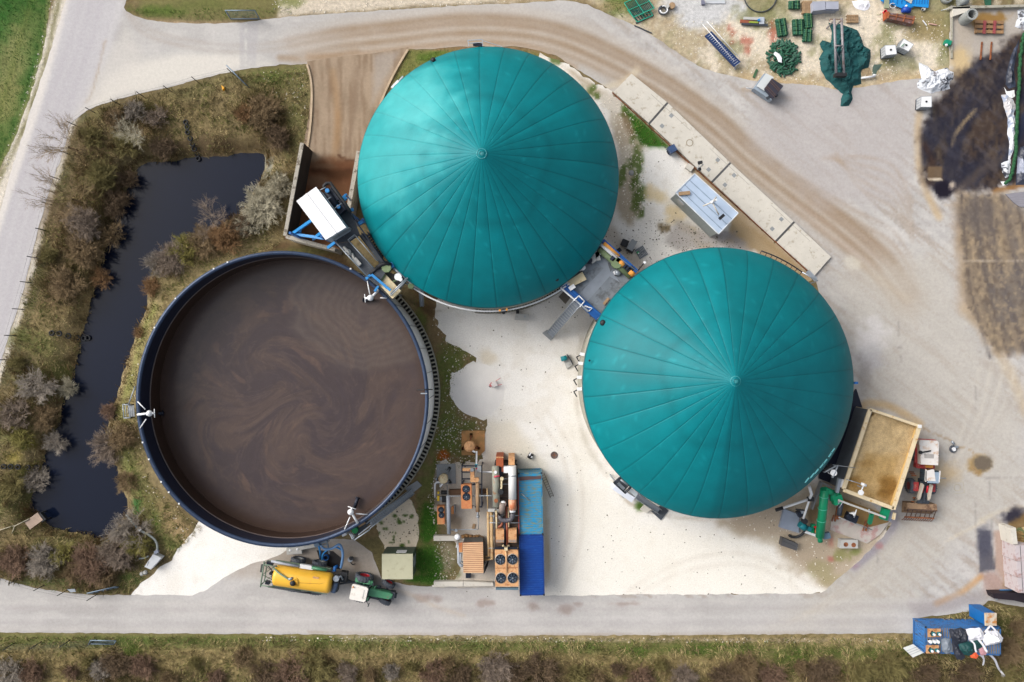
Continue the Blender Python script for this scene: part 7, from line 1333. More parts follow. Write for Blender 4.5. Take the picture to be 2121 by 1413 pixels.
# ------------------------------------------------------------------ sheets and nets lying about: crumpled cloth over a real outline
def heap(name, label, cat, poly, z0, h, m, cols=None, wr=1.2, sp=.16, group=None, seed=1, rough=.1, cs=1.2, make=True):
    """crumpled sheet: photo outline, height h, folds; cols = [(threshold, colour)...] patches of noise"""
    s = HC/FP; pts = []; n = len(poly)
    poly = [((x-CX)*(HC-z0)/HC+CX, (y-CY)*(HC-z0)/HC+CY) for x, y in poly]
    for i in range(n):
        a = np.array(poly[i], float); b_ = np.array(poly[(i+1) % n], float); k = max(1, int(np.linalg.norm(b_-a)*s/.15))
        for j in range(k): pts.append(a+(b_-a)*j/k)
    q = np.array(pts); q = q+np.stack([fbm(q[:, 0]*s/.5, q[:, 1]*s/.5, 3, seed)-.5, fbm(q[:, 0]*s/.5+9, q[:, 1]*s/.5, 3, seed)-.5], 1)*2*rough/s
    st = sp/s; gx, gy = np.meshgrid(np.arange(q[:, 0].min(), q[:, 0].max(), st), np.arange(q[:, 1].min(), q[:, 1].max(), st)); gx = gx.ravel(); gy = gy.ravel()
    r = np.random.RandomState(seed); gx = gx+(r.rand(len(gx))-.5)*st*.5; gy = gy+(r.rand(len(gy))-.5)*st*.5
    ql = [tuple(v) for v in q]; k = sdpoly(gx, gy, ql) < -st*.4; gx, gy = gx[k], gy[k]
    V = [Vector(((a-CX)*s, -(b_-CY)*s)) for a, b_ in list(q)+list(zip(gx, gy))]; res = delaunay_2d_cdt(V, [], [list(range(len(q)))], 1, 1e-5)
    v = np.array([(p.x, p.y) for p in res[0]]); fs = [tuple(f) for f in res[2]]; px = v[:, 0]/s+CX; py = CY-v[:, 1]/s
    d = np.maximum(0, -sdpoly(px, py, ql)*s); x, y = v[:, 0], v[:, 1]; w = fbm(x*.6, y*.6, 3, seed+3)*2.5
    f1 = 1-2*np.abs(fbm(x*wr+w, y*wr*.6-w, 3, seed+5)-.5); f2 = 1-2*np.abs(fbm(x*wr*2.3-w, y*wr*1.6+w, 2, seed+6)-.5)
    z = z0+.01+h*sstep(0, min(.6, .35+h), d)*(.35+.75*(sstep(.6, 1, f1)*.6+sstep(.6, 1, f2)*.4)+.2*w/2.5)
    f0 = fs[0]; A = (v[f0[1]][0]-v[f0[0]][0])*(v[f0[2]][1]-v[f0[0]][1])-(v[f0[1]][1]-v[f0[0]][1])*(v[f0[2]][0]-v[f0[0]][0])
    if A < 0: fs = [f[::-1] for f in fs]
    b = B(m); b.v = np.stack([x, y, z], 1).tolist(); b.f = fs; b.fm = [0]*len(fs); b.fs = [False]*len(fs)
    if cols:
        t = fbm(x*cs+3, y*cs, 4, seed+8); c = np.tile(np.array(cols[0][1], float), (len(x), 1))
        for th, co in cols[1:]: c[t > th] = co
        c = np.clip(c, 1, 255)/255; b.cols = np.where(c < .04045, c/12.92, ((c+.055)/1.055)**2.4)/KEXP
    if not make: return b
    return thing(name, label, cat, b, group)
foil = vmat('silage_foil', .38, .05, 6, .05, 30, bump=.3, bd=.05, spec=.5)
cloth = mat('dark_green_net', (14,78,80), .8, var=.25, scale=2, fine=.2)
whm = mat('white_fabric', (240,240,246), .6, var=.05)
heap('net_pile', 'large crumpled dark green net spread under the grey steel truss', 'net', [(1716,46),(1760,56),(1775,62),(1782,75),(1790,95),(1803,103),(1804,118),(1799,140),(1784,146),(1784,175),(1768,178),(1764,190),(1765,205),(1759,220),(1741,220),(1742,205),(1746,195),(1728,180),(1712,165),(1700,145),(1696,120),(1705,107),(1697,92),(1702,83),(1720,88),(1724,68)], .02, .7, cloth, None, 1.0, .17, None, 4)
for lab, pl, mm, h in (('tan ragged sheet beside the green net', [(1780,142),(1790,140),(1802,140),(1806,152),(1796,158),(1782,156)], mat('tan_rag', (176,154,120), .8, var=.25, scale=4), .2), ('dark grey green cloth piece lying right of the green net', [(1810,133),(1827,134),(1812,154),(1806,155),(1808,140)], mat('grey_green_cloth', (84,104,94), .8), .08), ('white plastic sheet lying on pale grit near the blue roofing sheets', [(1764,2),(1780,0),(1800,2),(1803,12),(1798,20),(1790,22),(1778,20),(1768,12)], whm, .25)):
    heap('sheet', lab, 'sheet', pl, .02, h, mm, None, 2, .12, None, 6)
b = B(white_pt); b.tube([P(1784,162,.25), P(1812,158,.25)], .11, 8); b.tube([P(1808,155,.25), P(1815,156,.3)], .09, 8); thing('plastic_pipe', 'short white plastic pipe at the lower edge of the green net', 'pipe', b)
pr = []; stl = mat('grey_truss_steel', (150,146,150), .5, .3, var=.15, dirt=(130,110,100), dirt_amt=.3)
b = B(stl); b.tube([P(1728,39,2.2), P(1732,152,1.4)], .13, 10); pr.append(('chord', b)); b = B(stl); b.tube([P(1743,38,2.2), P(1748,152,1.4)], .13, 10); pr.append(('chord', b))
b = B(stl); b.tube([P(1729,95,1.9), P(1745.5,95,1.9)], .07, 8); pr.append(('crossbar', b)); b = B(chas); b.tube([P(1730,98,1.9), P(1747,148,1.5)], .03, 5); b.tube([P(1746,98,1.9), P(1731,148,1.5)], .03, 5); pr.append(('brace', b)); b = B(black); b.beam(P(1728,156,1.2), P(1752,156,1.2), .35, .6); pr.append(('end_plate', b)); b = B(rust); b.tube([P(1718,44,.9), P(1720,40,1.0), P(1742,40,1.0)], .04, 5); pr.append(('hook', b))
for q in ((1729,42),(1743,42)): b = B(stl); g = P(*q, 2.1); b.beam(Vector((g.x, g.y, 0)), Vector((g.x, g.y, 2.1)), .1); pr.append(('leg', b))
thing('steel_truss', 'long grey steel truss ladder standing on the dark green net', 'truss', pr)
# IBC tanks
def ibc(label, pts, z=1.15, hose=False):
    pr = []; m_ = mat('white_tank_plastic', (238,240,242), .45, var=.04); q = [P(x, y, z) for x, y in pts]; c4 = sum(q, Vector())/4; ins = [v+(c4-v)*.06 for v in q]; b = B(m_); b.prism([(v.x, v.y) for v in ins], .18, z); k = B(black); k.cyl(c4+Vector((0, 0, .0)), .1, .06, 12); pr.append(('bottle', b, [('cap', k)])); b = B(galv)
    for j in range(5):
        h = .25+j*.22
        for a in range(4): b.beam(Vector((q[a].x, q[a].y, h)), Vector((q[(a+1) % 4].x, q[(a+1) % 4].y, h)), .03)
    for a in range(4):
        for t in (0, .25, .5, .75): p = q[a].lerp(q[(a+1) % 4], t); b.beam(Vector((p.x, p.y, .15)), Vector((p.x, p.y, z)), .025)
    pr.append(('cage', b)); b = B(dark_steel); b.prism([(v.x, v.y) for v in q], .02, .16); pr.append(('pallet', b))
    if hose: b = B(mat('hose_green', (40,120,80), .6)); e = c4+Vector((0, 0, .1)); b.tube([e, e+Vector((-.3, .1, .05)), e+Vector((-.6, -.2, .05)), e+Vector((-.3, -.1, .05))], .04, 6); pr.append(('hose', b))
    thing('liquid_tank', label, 'tank', pr, 'white caged liquid tanks')
ibc('white caged tank standing nearest to the green net', [(1833,94),(1855,93),(1858,112),(1834,115)]); ibc('white caged tank with a green hose on its top', [(1872,80),(1893,92),(1882,107),(1862,97)], hose=True); ibc('white caged tank standing alone beside the black stained floor', [(1908,200),(1930,199),(1930,222),(1907,222)])
# pallets, net bundles
def pallet(label, c, rz, z=.02, stack=1, w=(1.2, .8), m_=woodm):
    pr = []
    for s_ in range(stack):
        for i in range(7): b = B(m_); o = (i-3)*w[0]/7; co, si = math.cos(rz), math.sin(rz); g = P(*c); b.box((g.x+o*co, g.y+o*si, z+.12+s_*.15), (.1, w[1], .03), rz); pr.append(('board', b))
        b = B(m_); g = P(*c)
        for j in (-1, 0, 1): b.box((g.x-j*w[1]*.42*-math.sin(rz)*-1, g.y+j*w[1]*.42*math.cos(rz), z+s_*.15), (w[0], .09, .12), rz)
        pr.append(('bearer', b))
    thing('pallet', label, 'pallet', pr, 'pallets in the storage yard')
pallet('wooden pallet between green net bundle and grey crates', (1669,18), 0, stack=3, w=(1.0, 1.3)); pallet('wooden pallet right of the top of the steel truss', (1764,41), 0, stack=2, w=(1.2, .8))
bundle_proto = {}
def bundle(label, c, sx, sy, rz, seed):
    pr = []; r = random.Random(seed); g = P(*c); co, si = math.cos(rz), math.sin(rz); b = B(mat('net_bag_green', (40,92,70), .85, var=.3, scale=3, fine=.2))
    n = max(3, int(sy/.2))
    for i in range(n):
        for j in range(2 if sx > .8 else 1):
            for k in range(2):
                y = (i-(n-1)/2)*.2+r.uniform(-.03, .03); x0 = -sx/2 if j == 0 else 0; x1 = sx/2 if (j == 1 or sx <= .8) else 0; z = .15+k*.22; p = [(x0+(x1-x0)*t, y+r.uniform(-.04, .04)) for t in (0, .5, 1)]
                b.tube([(g.x+a*co-q*si, g.y+a*si+q*co, z+.04*math.sin(3*t_)) for t_, (a, q) in enumerate(p)], .12, 6)
    sm_ = mat('strap_light_green', (96,140,90), .7); st2 = []
    for o in (-.25, .25): k = B(sm_); st2.append(('strap', k)); k.beam((g.x+o*sx*co-si*-sy/2, g.y+o*sx*si+co*-sy/2, .5), (g.x+o*sx*co-si*sy/2, g.y+o*sx*si+co*sy/2, .5), .05, .02)
    thing('sandbag_stack', label, 'sandbags', [('bags', b)]+st2, 'stacks of green sandbags')
for i, a in enumerate((('stack of green sandbags at the top beside the wooden pallet', (1643,13), 1.1, .9, 0), ('stack of green sandbags above the loose sandbag heap', (1617,59), 1.0, 1.8, .15), ('middle stack of green sandbags left of the tall pair', (1651,59), 1.1, 1.6, .05), ('upper stack of green sandbags left of the truss', (1672,46), .8, 1.5, .05), ('lower stack of green sandbags left of the truss', (1670,76), .9, 1.4, -.05))): bundle(*a, i)
r = random.Random(5); bm_ = mat('net_bag_green', (40,92,70)); bm2 = mat('net_bag_grey_green', (70,108,92), .85, var=.3)
for i in range(150):
    rr_ = math.sqrt(r.random()); a = r.random()*6.28; g = P(1622+rr_*32*math.cos(a), 122+rr_*36*math.sin(a)); th = r.random()*6.28; L = .34; z = .12+.55*(1-rr_)*r.random(); b = B(bm_ if r.random() < .7 else bm2); d = Vector((math.cos(th)*L, math.sin(th)*L, 0)); b.tube([g-d*1.0+Vector((0, 0, z-.03)), g-d*.6+Vector((0, 0, z)), g+Vector((0, 0, z+.03)), g+d*.6+Vector((0, 0, z)), g+d+Vector((0, 0, z-.03))], .1, 6); thing('sandbag', 'long green sandbag in the loose round heap near the truss', 'sandbag', b, 'loose green sandbags in the round heap')
heap('plastic_scrap', 'white plastic scrap on top of the loose sandbag heap', 'scrap', [(1602,112),(1607,107),(1614,112),(1620,122),(1620,130),(1612,128),(1608,118)], .75, .12, whm, None, 2, .1)
for c, lab in (((1696,16), 'grey slotted crate stack next to the wooden pallet'), ((1723,16), 'plain grey crate stack left of the white sheet')):
    b = B(mat('grey_crate', (168,172,186), .6, var=.08)); quad(b, [(c[0]-13,c[1]-12),(c[0]+13,c[1]-14),(c[0]+14,c[1]+4),(c[0]-12,c[1]+7)] if c[0] < 1700 else [(c[0]-12,c[1]-12),(c[0]+14,c[1]-12),(c[0]+14,c[1]+3),(c[0]-12,c[1]+3)], 1.1, 1.08); k = B(mat('crate_rib', (140,146,164), .6))
    for j in range(4): quad(k, [(c[0]-13,c[1]-13),(c[0]+14,c[1]-13),(c[0]+14,c[1]+6),(c[0]-13,c[1]+6)], .28+.22*j, .04)
    thing('crate_stack', lab, 'crates', [('body', b), ('rim', k)], 'grey crate stacks')
# trailer box on the yard edge
pr = []; b = B(mat('box_grey_blue', (150,164,178), .6, var=.1)); quad(b, [(1561,183),(1583,152),(1622,180),(1598,208)], 1.0, .85); pr.append(('body', b)); b = B(mat('pale_lid', (206,212,214), .6, var=.06)); quad(b, [(1567,178),(1587,152),(1603,160),(1583,188)], 1.25, .12); pr.append(('lid', b)); b = B(mat('black_ribbed_lid', (52,50,62), .5, var=.15)); quad(b, [(1583,184),(1599,162),(1623,178),(1600,206)], 1.45, .12); k = B(mat('lid_brown', (92,70,64), .7))
for t in (.15, .3, .7, .85): p_ = (1583+16*t, 184-22*t); k.beam(P(*p_, 1.47), P(p_[0]+17*1.15, p_[1]+22*.95, 1.47), .06, .04)
pr.append(('ribbed_lid', b, [('ribs', k)])); b = B(galv); b.tube([P(1545,182,.4), P(1553,183,.45), P(1562,186,.5)], .05, 6); pr.append(('drawbar', b)); b = B(chas); b.box(P(1591,203,.9), (.4, .3, .12), .5); pr.append(('fitting', b))
for q in ((1574,194),(1606,196)): b = B(tyr); b.tyre(P(*q, .3), .3, .2, (.7, .7, 0), .5, 16); pr.append(('wheel', b))
thing('trailer_box', 'small grey trailer box with black ribbed lids at the yard edge', 'trailer', pr)
b = B(mat('green_plank', (64,100,66), .7)); b.beam(P(1568,144,.1), P(1561,161,.1), .25, .08); thing('green_board', 'short green board lying above the grey trailer box', 'board', b)
# green racks, tyre, plug, bar
gt = mat('rack_green', (40,170,140), .5, var=.1); pr = []
def rack(pts, z, lab, n):
    pr = []; q = [P(x, y, z) for x, y in pts]
    for a in range(4): b = B(gt); b.beam(q[a], q[(a+1) % 4], .07); pr.append(('frame_bar', b))
    b = B(gt); b.beam((q[0]+q[1])/2, (q[3]+q[2])/2, .06); b.beam(q[0].lerp(q[3], .5), q[1].lerp(q[2], .5), .05); pr.append(('cross_bar', b)); k = B(mat('rack_slats', (16,76,72), .6, var=.15))
    for i in range(n): k.beam(q[0].lerp(q[1], (i+.5)/n)-Vector((0, 0, .08)), q[3].lerp(q[2], (i+.5)/n)-Vector((0, 0, .08)), .09, .03)
    pr.append(('slats', k)); thing('green_rack', lab, 'rack', pr, 'green metal racks')
rack([(1293,6),(1335,-12),(1355,17),(1312,36)], .5, 'upper bright green metal rack at the top edge of the drive', 14); rack([(1299,20),(1347,22),(1352,32),(1320,46)], .15, 'lower green rack frame sticking out under the other', 6)
b = B(chas); b.beam(P(1314,53,.08), P(1350,69,.08), .1); thing('metal_bar', 'thin dark bar lying along the drive edge', 'bar', b); b = B(chas); b.beam(P(1317,48,.08), P(1353,31,.08), .14); thing('metal_bar', 'dark bar lying right under the green racks', 'bar', b)
b = B(tyr); b.tyre(P(1373,21,.2), .5, .3, (0, 0, 1), .6); k = B(white_pt); g = P(1375,20,.36); k.tube([g+Vector((.38*math.cos(a/3), .38*math.sin(a/3), 0)) for a in range(-9, 7)], .07, 6); thing('white_striped_tyre', 'tyre with a curled white stripe near the green racks', 'tyre', [('tyre', b), ('white_hose', k)])
b = B(woodm); b.cyl(P(1391,14,.02), .32, .35, 16); b.use(palegrey); b.cyl(P(1381,16,.02), .2, .45, 14); thing('round_plug', 'round tan plug beside the white striped tyre', 'plug', b)
# blue stair section
pr = []; bl = mat('dark_blue_stair', (30,64,120), .5, .1, var=.15); p0, p1 = P(1466,70,.9), P(1527,134,.6); wv = P(1471,64,.9)-P(1460,72,.9); dd_ = (p1-p0)
for o in (-.5, .5): b = B(bl); b.beam(p0+wv*o, p1+wv*o, .08, .35); pr.append(('stringer', b))
for i in range(18): b = B(bl if i % 2 == 0 else bl); c = p0+dd_*((i+.5)/18); b.quadsheet([c-wv*.48-dd_.normalized()*.11, c-wv*.48+dd_.normalized()*.11, c+wv*.48+dd_.normalized()*.11, c+wv*.48-dd_.normalized()*.11], .04); k = B(white_pt); k.beam(c-wv*.48+dd_.normalized()*.12+Vector((0, 0, .03)), c+wv*.48+dd_.normalized()*.12+Vector((0, 0, .03)), .03); pr.append(('tread', b, [('nosing', k)]))
for a, c in (((1455,50),(1521,127)),((1464,44),(1530,118))): b = B(white_pt); b.tube([P(*a, 1.5), P(*c, 1.3)], .035, 6); pr.append(('handrail', b))
b = B(galv); b.beam(P(1524,140,.1), P(1522,144,.1), .1); pr.append(('foot', b)); thing('blue_stair_section', 'dismantled dark blue stair section with white rails lying on tan soil', 'stairs', pr)
for k, (a, c, m_, lab) in enumerate((((1533,44),(1580,50),mat('brown_beam', (150,84,60), .7),'rusty brown beam in the small timber pile'),((1540,38),(1584,40),palegrey,'pale board in the small timber pile'),((1536,50),(1590,52),chas,'dark beam at the front of the small timber pile'),((1552,46),(1570,47),mat('lime_strip', (150,170,60), .6),'lime green strip inside the small timber pile'))):
    b = B(m_); b.beam(P(*a, .12+.04*k), P(*c, .12+.04*k), .32-.05*k, .12); thing('beam', lab, 'beam', b, 'small timber pile')
b = B(blue_lt); b.box(P(1571,43,.25), (.2, .2, .25)); b.use(mat('pale_metal_box', (186,194,204), .5)); b.box(P(1576,45,.02), (.5, .7, .3)); thing('metal_box', 'grey metal box with blue cap on the small timber pile', 'box', b)
b = B(chas); b.tube([P(1575+34*math.cos(a*.157), -10+35*math.sin(a*.157), .1) for a in range(40)], .06, 6, closed=True); thing('hose_ring', 'large thin dark hose ring lying in the grass at the top', 'hose', b)
b = B(mat('grey_purple_plank', (124,126,146), .7)); quad(b, [(1453,0),(1459,0),(1461,9),(1454,9)], .3, .28); b.use(mat('steel_plate_pale', (196,200,206), .6)); quad(b, [(1461,-8),(1500,-8),(1502,7),(1463,7)], .12, .1); thing('steel_plate', 'pale plate and grey post cut by the top edge', 'plate', b)
# blue sheets and rusty skid
pr = []; bs = mat('blue_sheet', (24,140,214), .5, var=.08)
for k, pl in enumerate(([(1830,-20),(1890,-20),(1892,15),(1868,17),(1824,2)], [(1886,-20),(1926,-20),(1923,16),(1884,12)])):
    b = B(bs); quad(b, pl, .3+.05*k, .05); s_ = B(blue_st)
    for i in range(7): t = (i+.5)/7; s_.beam(P(pl[0][0]+(pl[1][0]-pl[0][0])*t, -18, .33+.05*k), P((pl[4][0] if k == 0 else pl[3][0])+((pl[2][0]-pl[4][0]) if k == 0 else (pl[2][0]-pl[3][0]))*t, 8, .33+.05*k), .05, .04)
    pr.append(('sheet', b, [('ribs', s_)]))
b = B(palegrey); quad(b, [(1862,-8),(1892,-8),(1888,8)], .45, .04); pr.append(('grey_panel', b)); thing('blue_roof_sheets', 'bright blue corrugated sheets stacked at the top edge', 'sheets', pr)
b = B(mat('sage_beam', (150,156,130), .7)); b.beam(P(1837,-6,.4), P(1836,18,.4), .45, .2); thing('sage_beam', 'short sage coloured beam crossing the blue sheets', 'beam', b)
b = B(white_pt); b.tube([P(1849+6*math.cos(a/2), 12+5*math.sin(a/2), .4) for a in range(12)], .04, 5); thing('cable_coil', 'small white cable coil beside the blue sheets', 'cable', b)
pr = []; rg = mat('rusty_trough', (120,84,76), .75, var=.25, dirt=(150,150,160), dirt_amt=.35); b = B(rg); quad(b, [(1842,26),(1896,34),(1892,50),(1838,38)], .8, .7); pr.append(('body', b)); k = B(rust)
for t in (0, .3, .6, .97): k.beam(P(1843+53*t,26+8*t,.85), P(1839+53*t,38+12*t,.85), .1, .1)
k.beam(P(1841,31,.85), P(1895,41,.85), .08, .08); pr.append(('ribs', k)); b = B(mat('deep_rust', (164,84,48))); quad(b, [(1834,25),(1842,24),(1840,38),(1834,40)], .7, .6); pr.append(('end_plate', b)); thing('rusty_trough', 'rusty ribbed steel trough below the blue sheets', 'trough', pr)
b = B(mat('bucket_red', (216,50,66), .5)); b.lathe(P(1831,27,.02), [(.001, .02), (.16, 0), (.2, .35), (.17, .35), (.13, .05)], 16); thing('bucket', 'small red bucket left of the rusty trough', 'bucket', b)
b = B(mat('drum_blue', (20,70,170), .5)); b.tube([P(1869,20,.35), P(1885,22,.35)], .28, 14); b.use(white_pt); b.cyl(P(1876,13,.3), .1, .15, 8); thing('drum', 'royal blue plastic drum lying beside the rusty trough', 'drum', b)
b = B(palegrey); b.cyl(P(1911,20,.02), .2, .25, 12); b.use(black); b.lathe(P(1911,20,.28), [(.001, 0), (.1, 0)], 10); thing('pot', 'little grey pot right of the blue drum', 'pot', b)
# concrete pipes, forks, clamp edge
cp = mat('concrete_pipe', (156,160,158), .85, var=.12, dirt=(120,122,116), dirt_amt=.3)
b = B(cp); g = P(1996,42,.02); b.lathe(g, [(.42, 1.55), (.58, 1.55), (.58, 0), (.42, 0), (.42, 1.55)], 28, smooth=False); k = B(black); k.lathe(g, [(.001, .3), (.42, .3)], 20); thing('concrete_pipe', 'upright grey concrete pipe with dark opening on the clamp floor', 'pipe', [('pipe', b), ('bottom', k)], 'concrete pipe rings')
b = B(cp); g = P(1958,-2,.02); b.lathe(g, [(.4, .5), (.56, .5), (.56, 0), (.4, 0), (.4, .5)], 28); thing('concrete_ring', 'concrete pipe ring cut off by the top edge left of slab', 'pipe', b, 'concrete pipe rings')
b = B(cp); b.tube([P(1984,5,.35), P(2003,0,.35)], .4, 16); thing('concrete_ring', 'concrete half pipe lying at the top edge over the slab', 'pipe', b, 'concrete pipe rings')
b = B(pale_conc); quad(b, [(1973,15),(2009,13),(2009,22),(1993,28),(1974,34)], .5, .48); thing('concrete_slab', 'broken pale concrete slab beside the upright pipe', 'slab', b); b = B(galv); b.tube([P(1949,22,.15), P(2004,7,.5)], .035, 6); thing('thin_rod', 'long thin grey rod leaning on the broken slab', 'rod', b)
b = B(white_pt); b.beam(P(1911,42,.08), P(1919,53,.08), .08); thing('thin_batten', 'thin white batten in the grass right of trough', 'batten', b); b = B(mat('pinkish_batten', (206,164,150), .7)); b.beam(P(1924,49,.08), P(1940,52,.08), .1); thing('thin_batten', 'pinkish batten in the grass right of trough', 'batten', b)
pr = []; tm = mat('brown_timber', (150,118,84), .85, var=.25)
for i in range(3): b = B(tm); b.beam(P(2019,45+i*10,.3), P(2078,47+i*10,.3), .3, .1); pr.append(('board', b))
for x in (2021,2048,2076): b = B(tm); b.beam(P(x,44,.15), P(x,70,.15), .2, .15); pr.append(('bearer', b))
for x in (2039,2060): b = B(mat('fork_red', (150,72,74), .6)); b.beam(P(x+1,43,.42), P(x-1,70,.42), .28, .08); pr.append(('fork_tine', b))
thing('large_pallet', 'big wooden pallet with two red bars on the clamp floor', 'pallet', pr)
for x in (2033,2053): b = B(rust); b.beam(P(x+1,87,.1), P(x-2,124,.1), .16, .08); thing('fork_tine', ('left' if x < 2040 else 'right')+' rusty fork tine lying below the big pallet', 'fork', b, 'rusty fork tines')
b = B(mat('teal_can', (10,140,110), .5)); b.box(P(1959.5,91,.02), (.6, .45, .5), -.3); b.use(white_pt); b.box(P(1960,93,.52), (.25, .2, .02)); thing('jerrycan', 'teal canister lying at the pale grit edge', 'canister', b)
b = B(conc); wallbar(b, (1966,16), (2250,8), .5, .25); wallbar(b, (1973,36), (1972,120), .25, .12); thing('clamp_edge', 'low concrete edge along the top of the clamp floor', 'wall', b)
b = B(mat('net_bag_green', (40,92,70))); b.beam(P(2042,-12,.4), P(2047,12,.3), .5, .2); b.beam(P(2050,-12,.4), P(2049,10,.3), .3, .15); thing('green_fence_roll', 'dark green roll hanging over the clamp edge at the top', 'roll', b)
wb_ = [(0, (224,228,234)), (.55, (40,42,54)), (.62, (190,196,206)), (.72, (150,146,150))]
heap('plastic_heap', 'crumpled black and white silage plastic beside the black stain', 'plastic', [(1902,130),(1908,131),(1922,138),(1936,148),(1950,143),(1962,140),(1968,148),(1974,150),(1974,165),(1966,168),(1966,178),(1968,184),(1955,188),(1938,190),(1930,195),(1912,188),(1899,182),(1900,172),(1908,160),(1904,145)], .02, .55, foil, wb_, 1.4, .13, None, 17, .08)
def strip(lab, poly, cols, seed, h=.3): heap('silage_plastic', lab, 'plastic', poly, .03, h, foil, cols, 1.5, .13, 'white plastic along the sandbag line', seed, .08)
wt = [(0, (234,236,242)), (.58, (170,180,200)), (.68, (120,130,150))]
strip('white plastic at the top right corner of the clamp', [(2107,22),(2123,18),(2140,30),(2140,80),(2120,62),(2102,55),(2108,35)], wb_, 31); strip('white plastic tongue sticking out left of the sandbag line', [(2079,180),(2085,190),(2101,186),(2103,200),(2096,204),(2084,196)], [(0, (246,246,246))], 32, .15)
strip('pale grey plastic roll below the white tongue', [(2074,197),(2086,196),(2098,206),(2105,222),(2098,240),(2088,246),(2082,232),(2078,214)], [(0, (206,204,206)), (.5, (160,172,196)), (.65, (220,224,232))], 33); strip('long pale plastic sheet pinned left of the sandbag line', [(2087,246),(2100,238),(2106,262),(2104,290),(2098,312),(2092,332),(2088,330),(2090,300),(2086,275)], wt, 34); strip('white torn plastic near the lower end of the sandbag line', [(2074,338),(2082,334),(2094,330),(2093,350),(2090,366),(2082,368),(2076,356)], wb_, 35, .2); strip('last white plastic scrap under the end of the sandbag line', [(2073,376),(2090,376),(2086,383),(2077,385)], [(0, (240,242,244))], 36, .1)
strip('dark wrinkled plastic sheet beside the upper sandbag line', [(2112,80),(2106,110),(2100,140),(2104,180),(2090,184),(2082,176),(2084,150),(2096,110)], [(0, (44,50,66)), (.56, (70,78,98))], 37, .3)
r = random.Random(9); ln_ = spline([(2121,70),(2117,90),(2113,120),(2111,160),(2109,200),(2106,240),(2105,280),(2103,320),(2098,350),(2090,372),(2082,380)], 4)
for i, (x, y) in enumerate(ln_[:-1]):
    x2, y2 = ln_[i+1]; b = B(mat('sandbag_green', (34,88,52), .85, var=.3, scale=4)); o = r.uniform(-1.2, 1.2); p_, q_ = P(x+o, y, .25), P(x2+o, y2, .25); m0 = (p_+q_)/2; b.tube([p_, p_.lerp(m0, .4)+Vector((0, 0, .05)), m0+Vector((0, 0, .08)), q_.lerp(m0, .4)+Vector((0, 0, .05)), q_], .17, 7); thing('sandbag', 'green sandbag in the long line on the black stained clamp floor', 'sandbag', b, 'line of green sandbags on the clamp')
heap('silage_cover', 'blackish blue foil cut by the right edge below the sandbags', 'plastic', [(2108,318),(2113,305),(2140,298),(2140,382),(2104,384)], .03, .25, foil, [(0, (58,62,78)), (.6, (160,166,184))], 1.2, .15, None, 41, .05, .5)
b = B(mat('grey_boards', (140,138,146), .8, var=.15, stretch=(1, 6, 1))); quad(b, [(2083,402),(2130,396),(2140,432),(2112,428),(2100,420)], .12, .1); thing('grey_mat', 'grey ribbed mat at the right edge below the foil', 'mat', b)
# right edge silo blocks
pk = mat('pinkish_concrete', (198,188,190), .85, var=.12, dirt=(168,140,136), dirt_amt=.4, dirt_scale=1.2)
for i, (y0, y1) in enumerate(((1130,1162),(1163,1196),(1197,1228))): b = B(pk); quad(b, [(2103+i*2.4,y0),(2170,y0-1),(2170,y1+2),(2104+i*2.4,y1)], 2.2, 2.18); b2 = B(chas); b2.beam(P(2113+i*2,y0,2.21), P(2115+i*2,y1,2.21), .04, .02); thing('silo_block', ('top', 'middle', 'lowest')[i]+' of the three pinkish concrete blocks at the right edge', 'block', [('block', b), ('joint', b2)], 'pinkish concrete wall blocks')
b = B(pale_conc); quad(b, [(2093,1094),(2104,1093),(2108,1127),(2098,1128)], 2.0, 1.98); thing('white_block', 'pale upright slab above the pinkish blocks at the right edge', 'slab', b)
heap('soil_heap', 'brown soil with green lumps at the right edge above the pinkish blocks', 'soil', [(2104,1095),(2130,1090),(2150,1130),(2107,1128)], .6, 1.2, vmat('soil_mix', .9, .2, 4, .2, 18), [(0, (150,124,82)), (.56, (96,104,70)), (.66, (176,156,116))], 3, .14)
b = B(mat('black_wall_top', (34,24,32), .6)); b.prism([(P(x, y, 1.2).x, P(x, y, 1.2).y) for x, y in ((2056,1229),(2110,1228),(2180,1240),(2180,1262),(2100,1244),(2060,1240))], .05, 1.2); k = B(blue_lt); k.beam(P(2071,1225,.3), P(2095,1225,.3), .35, .08); k2 = B(white_pt); k2.tube([P(2053,1232,.6), P(2060,1236,.8), P(2065,1242,.6)], .12, 6); thing('dark_retaining_wall', 'dark low wall with blue tarp strip at the lower right edge', 'wall', [('wall', b), ('blue_strip', k), ('white_roll', k2)])
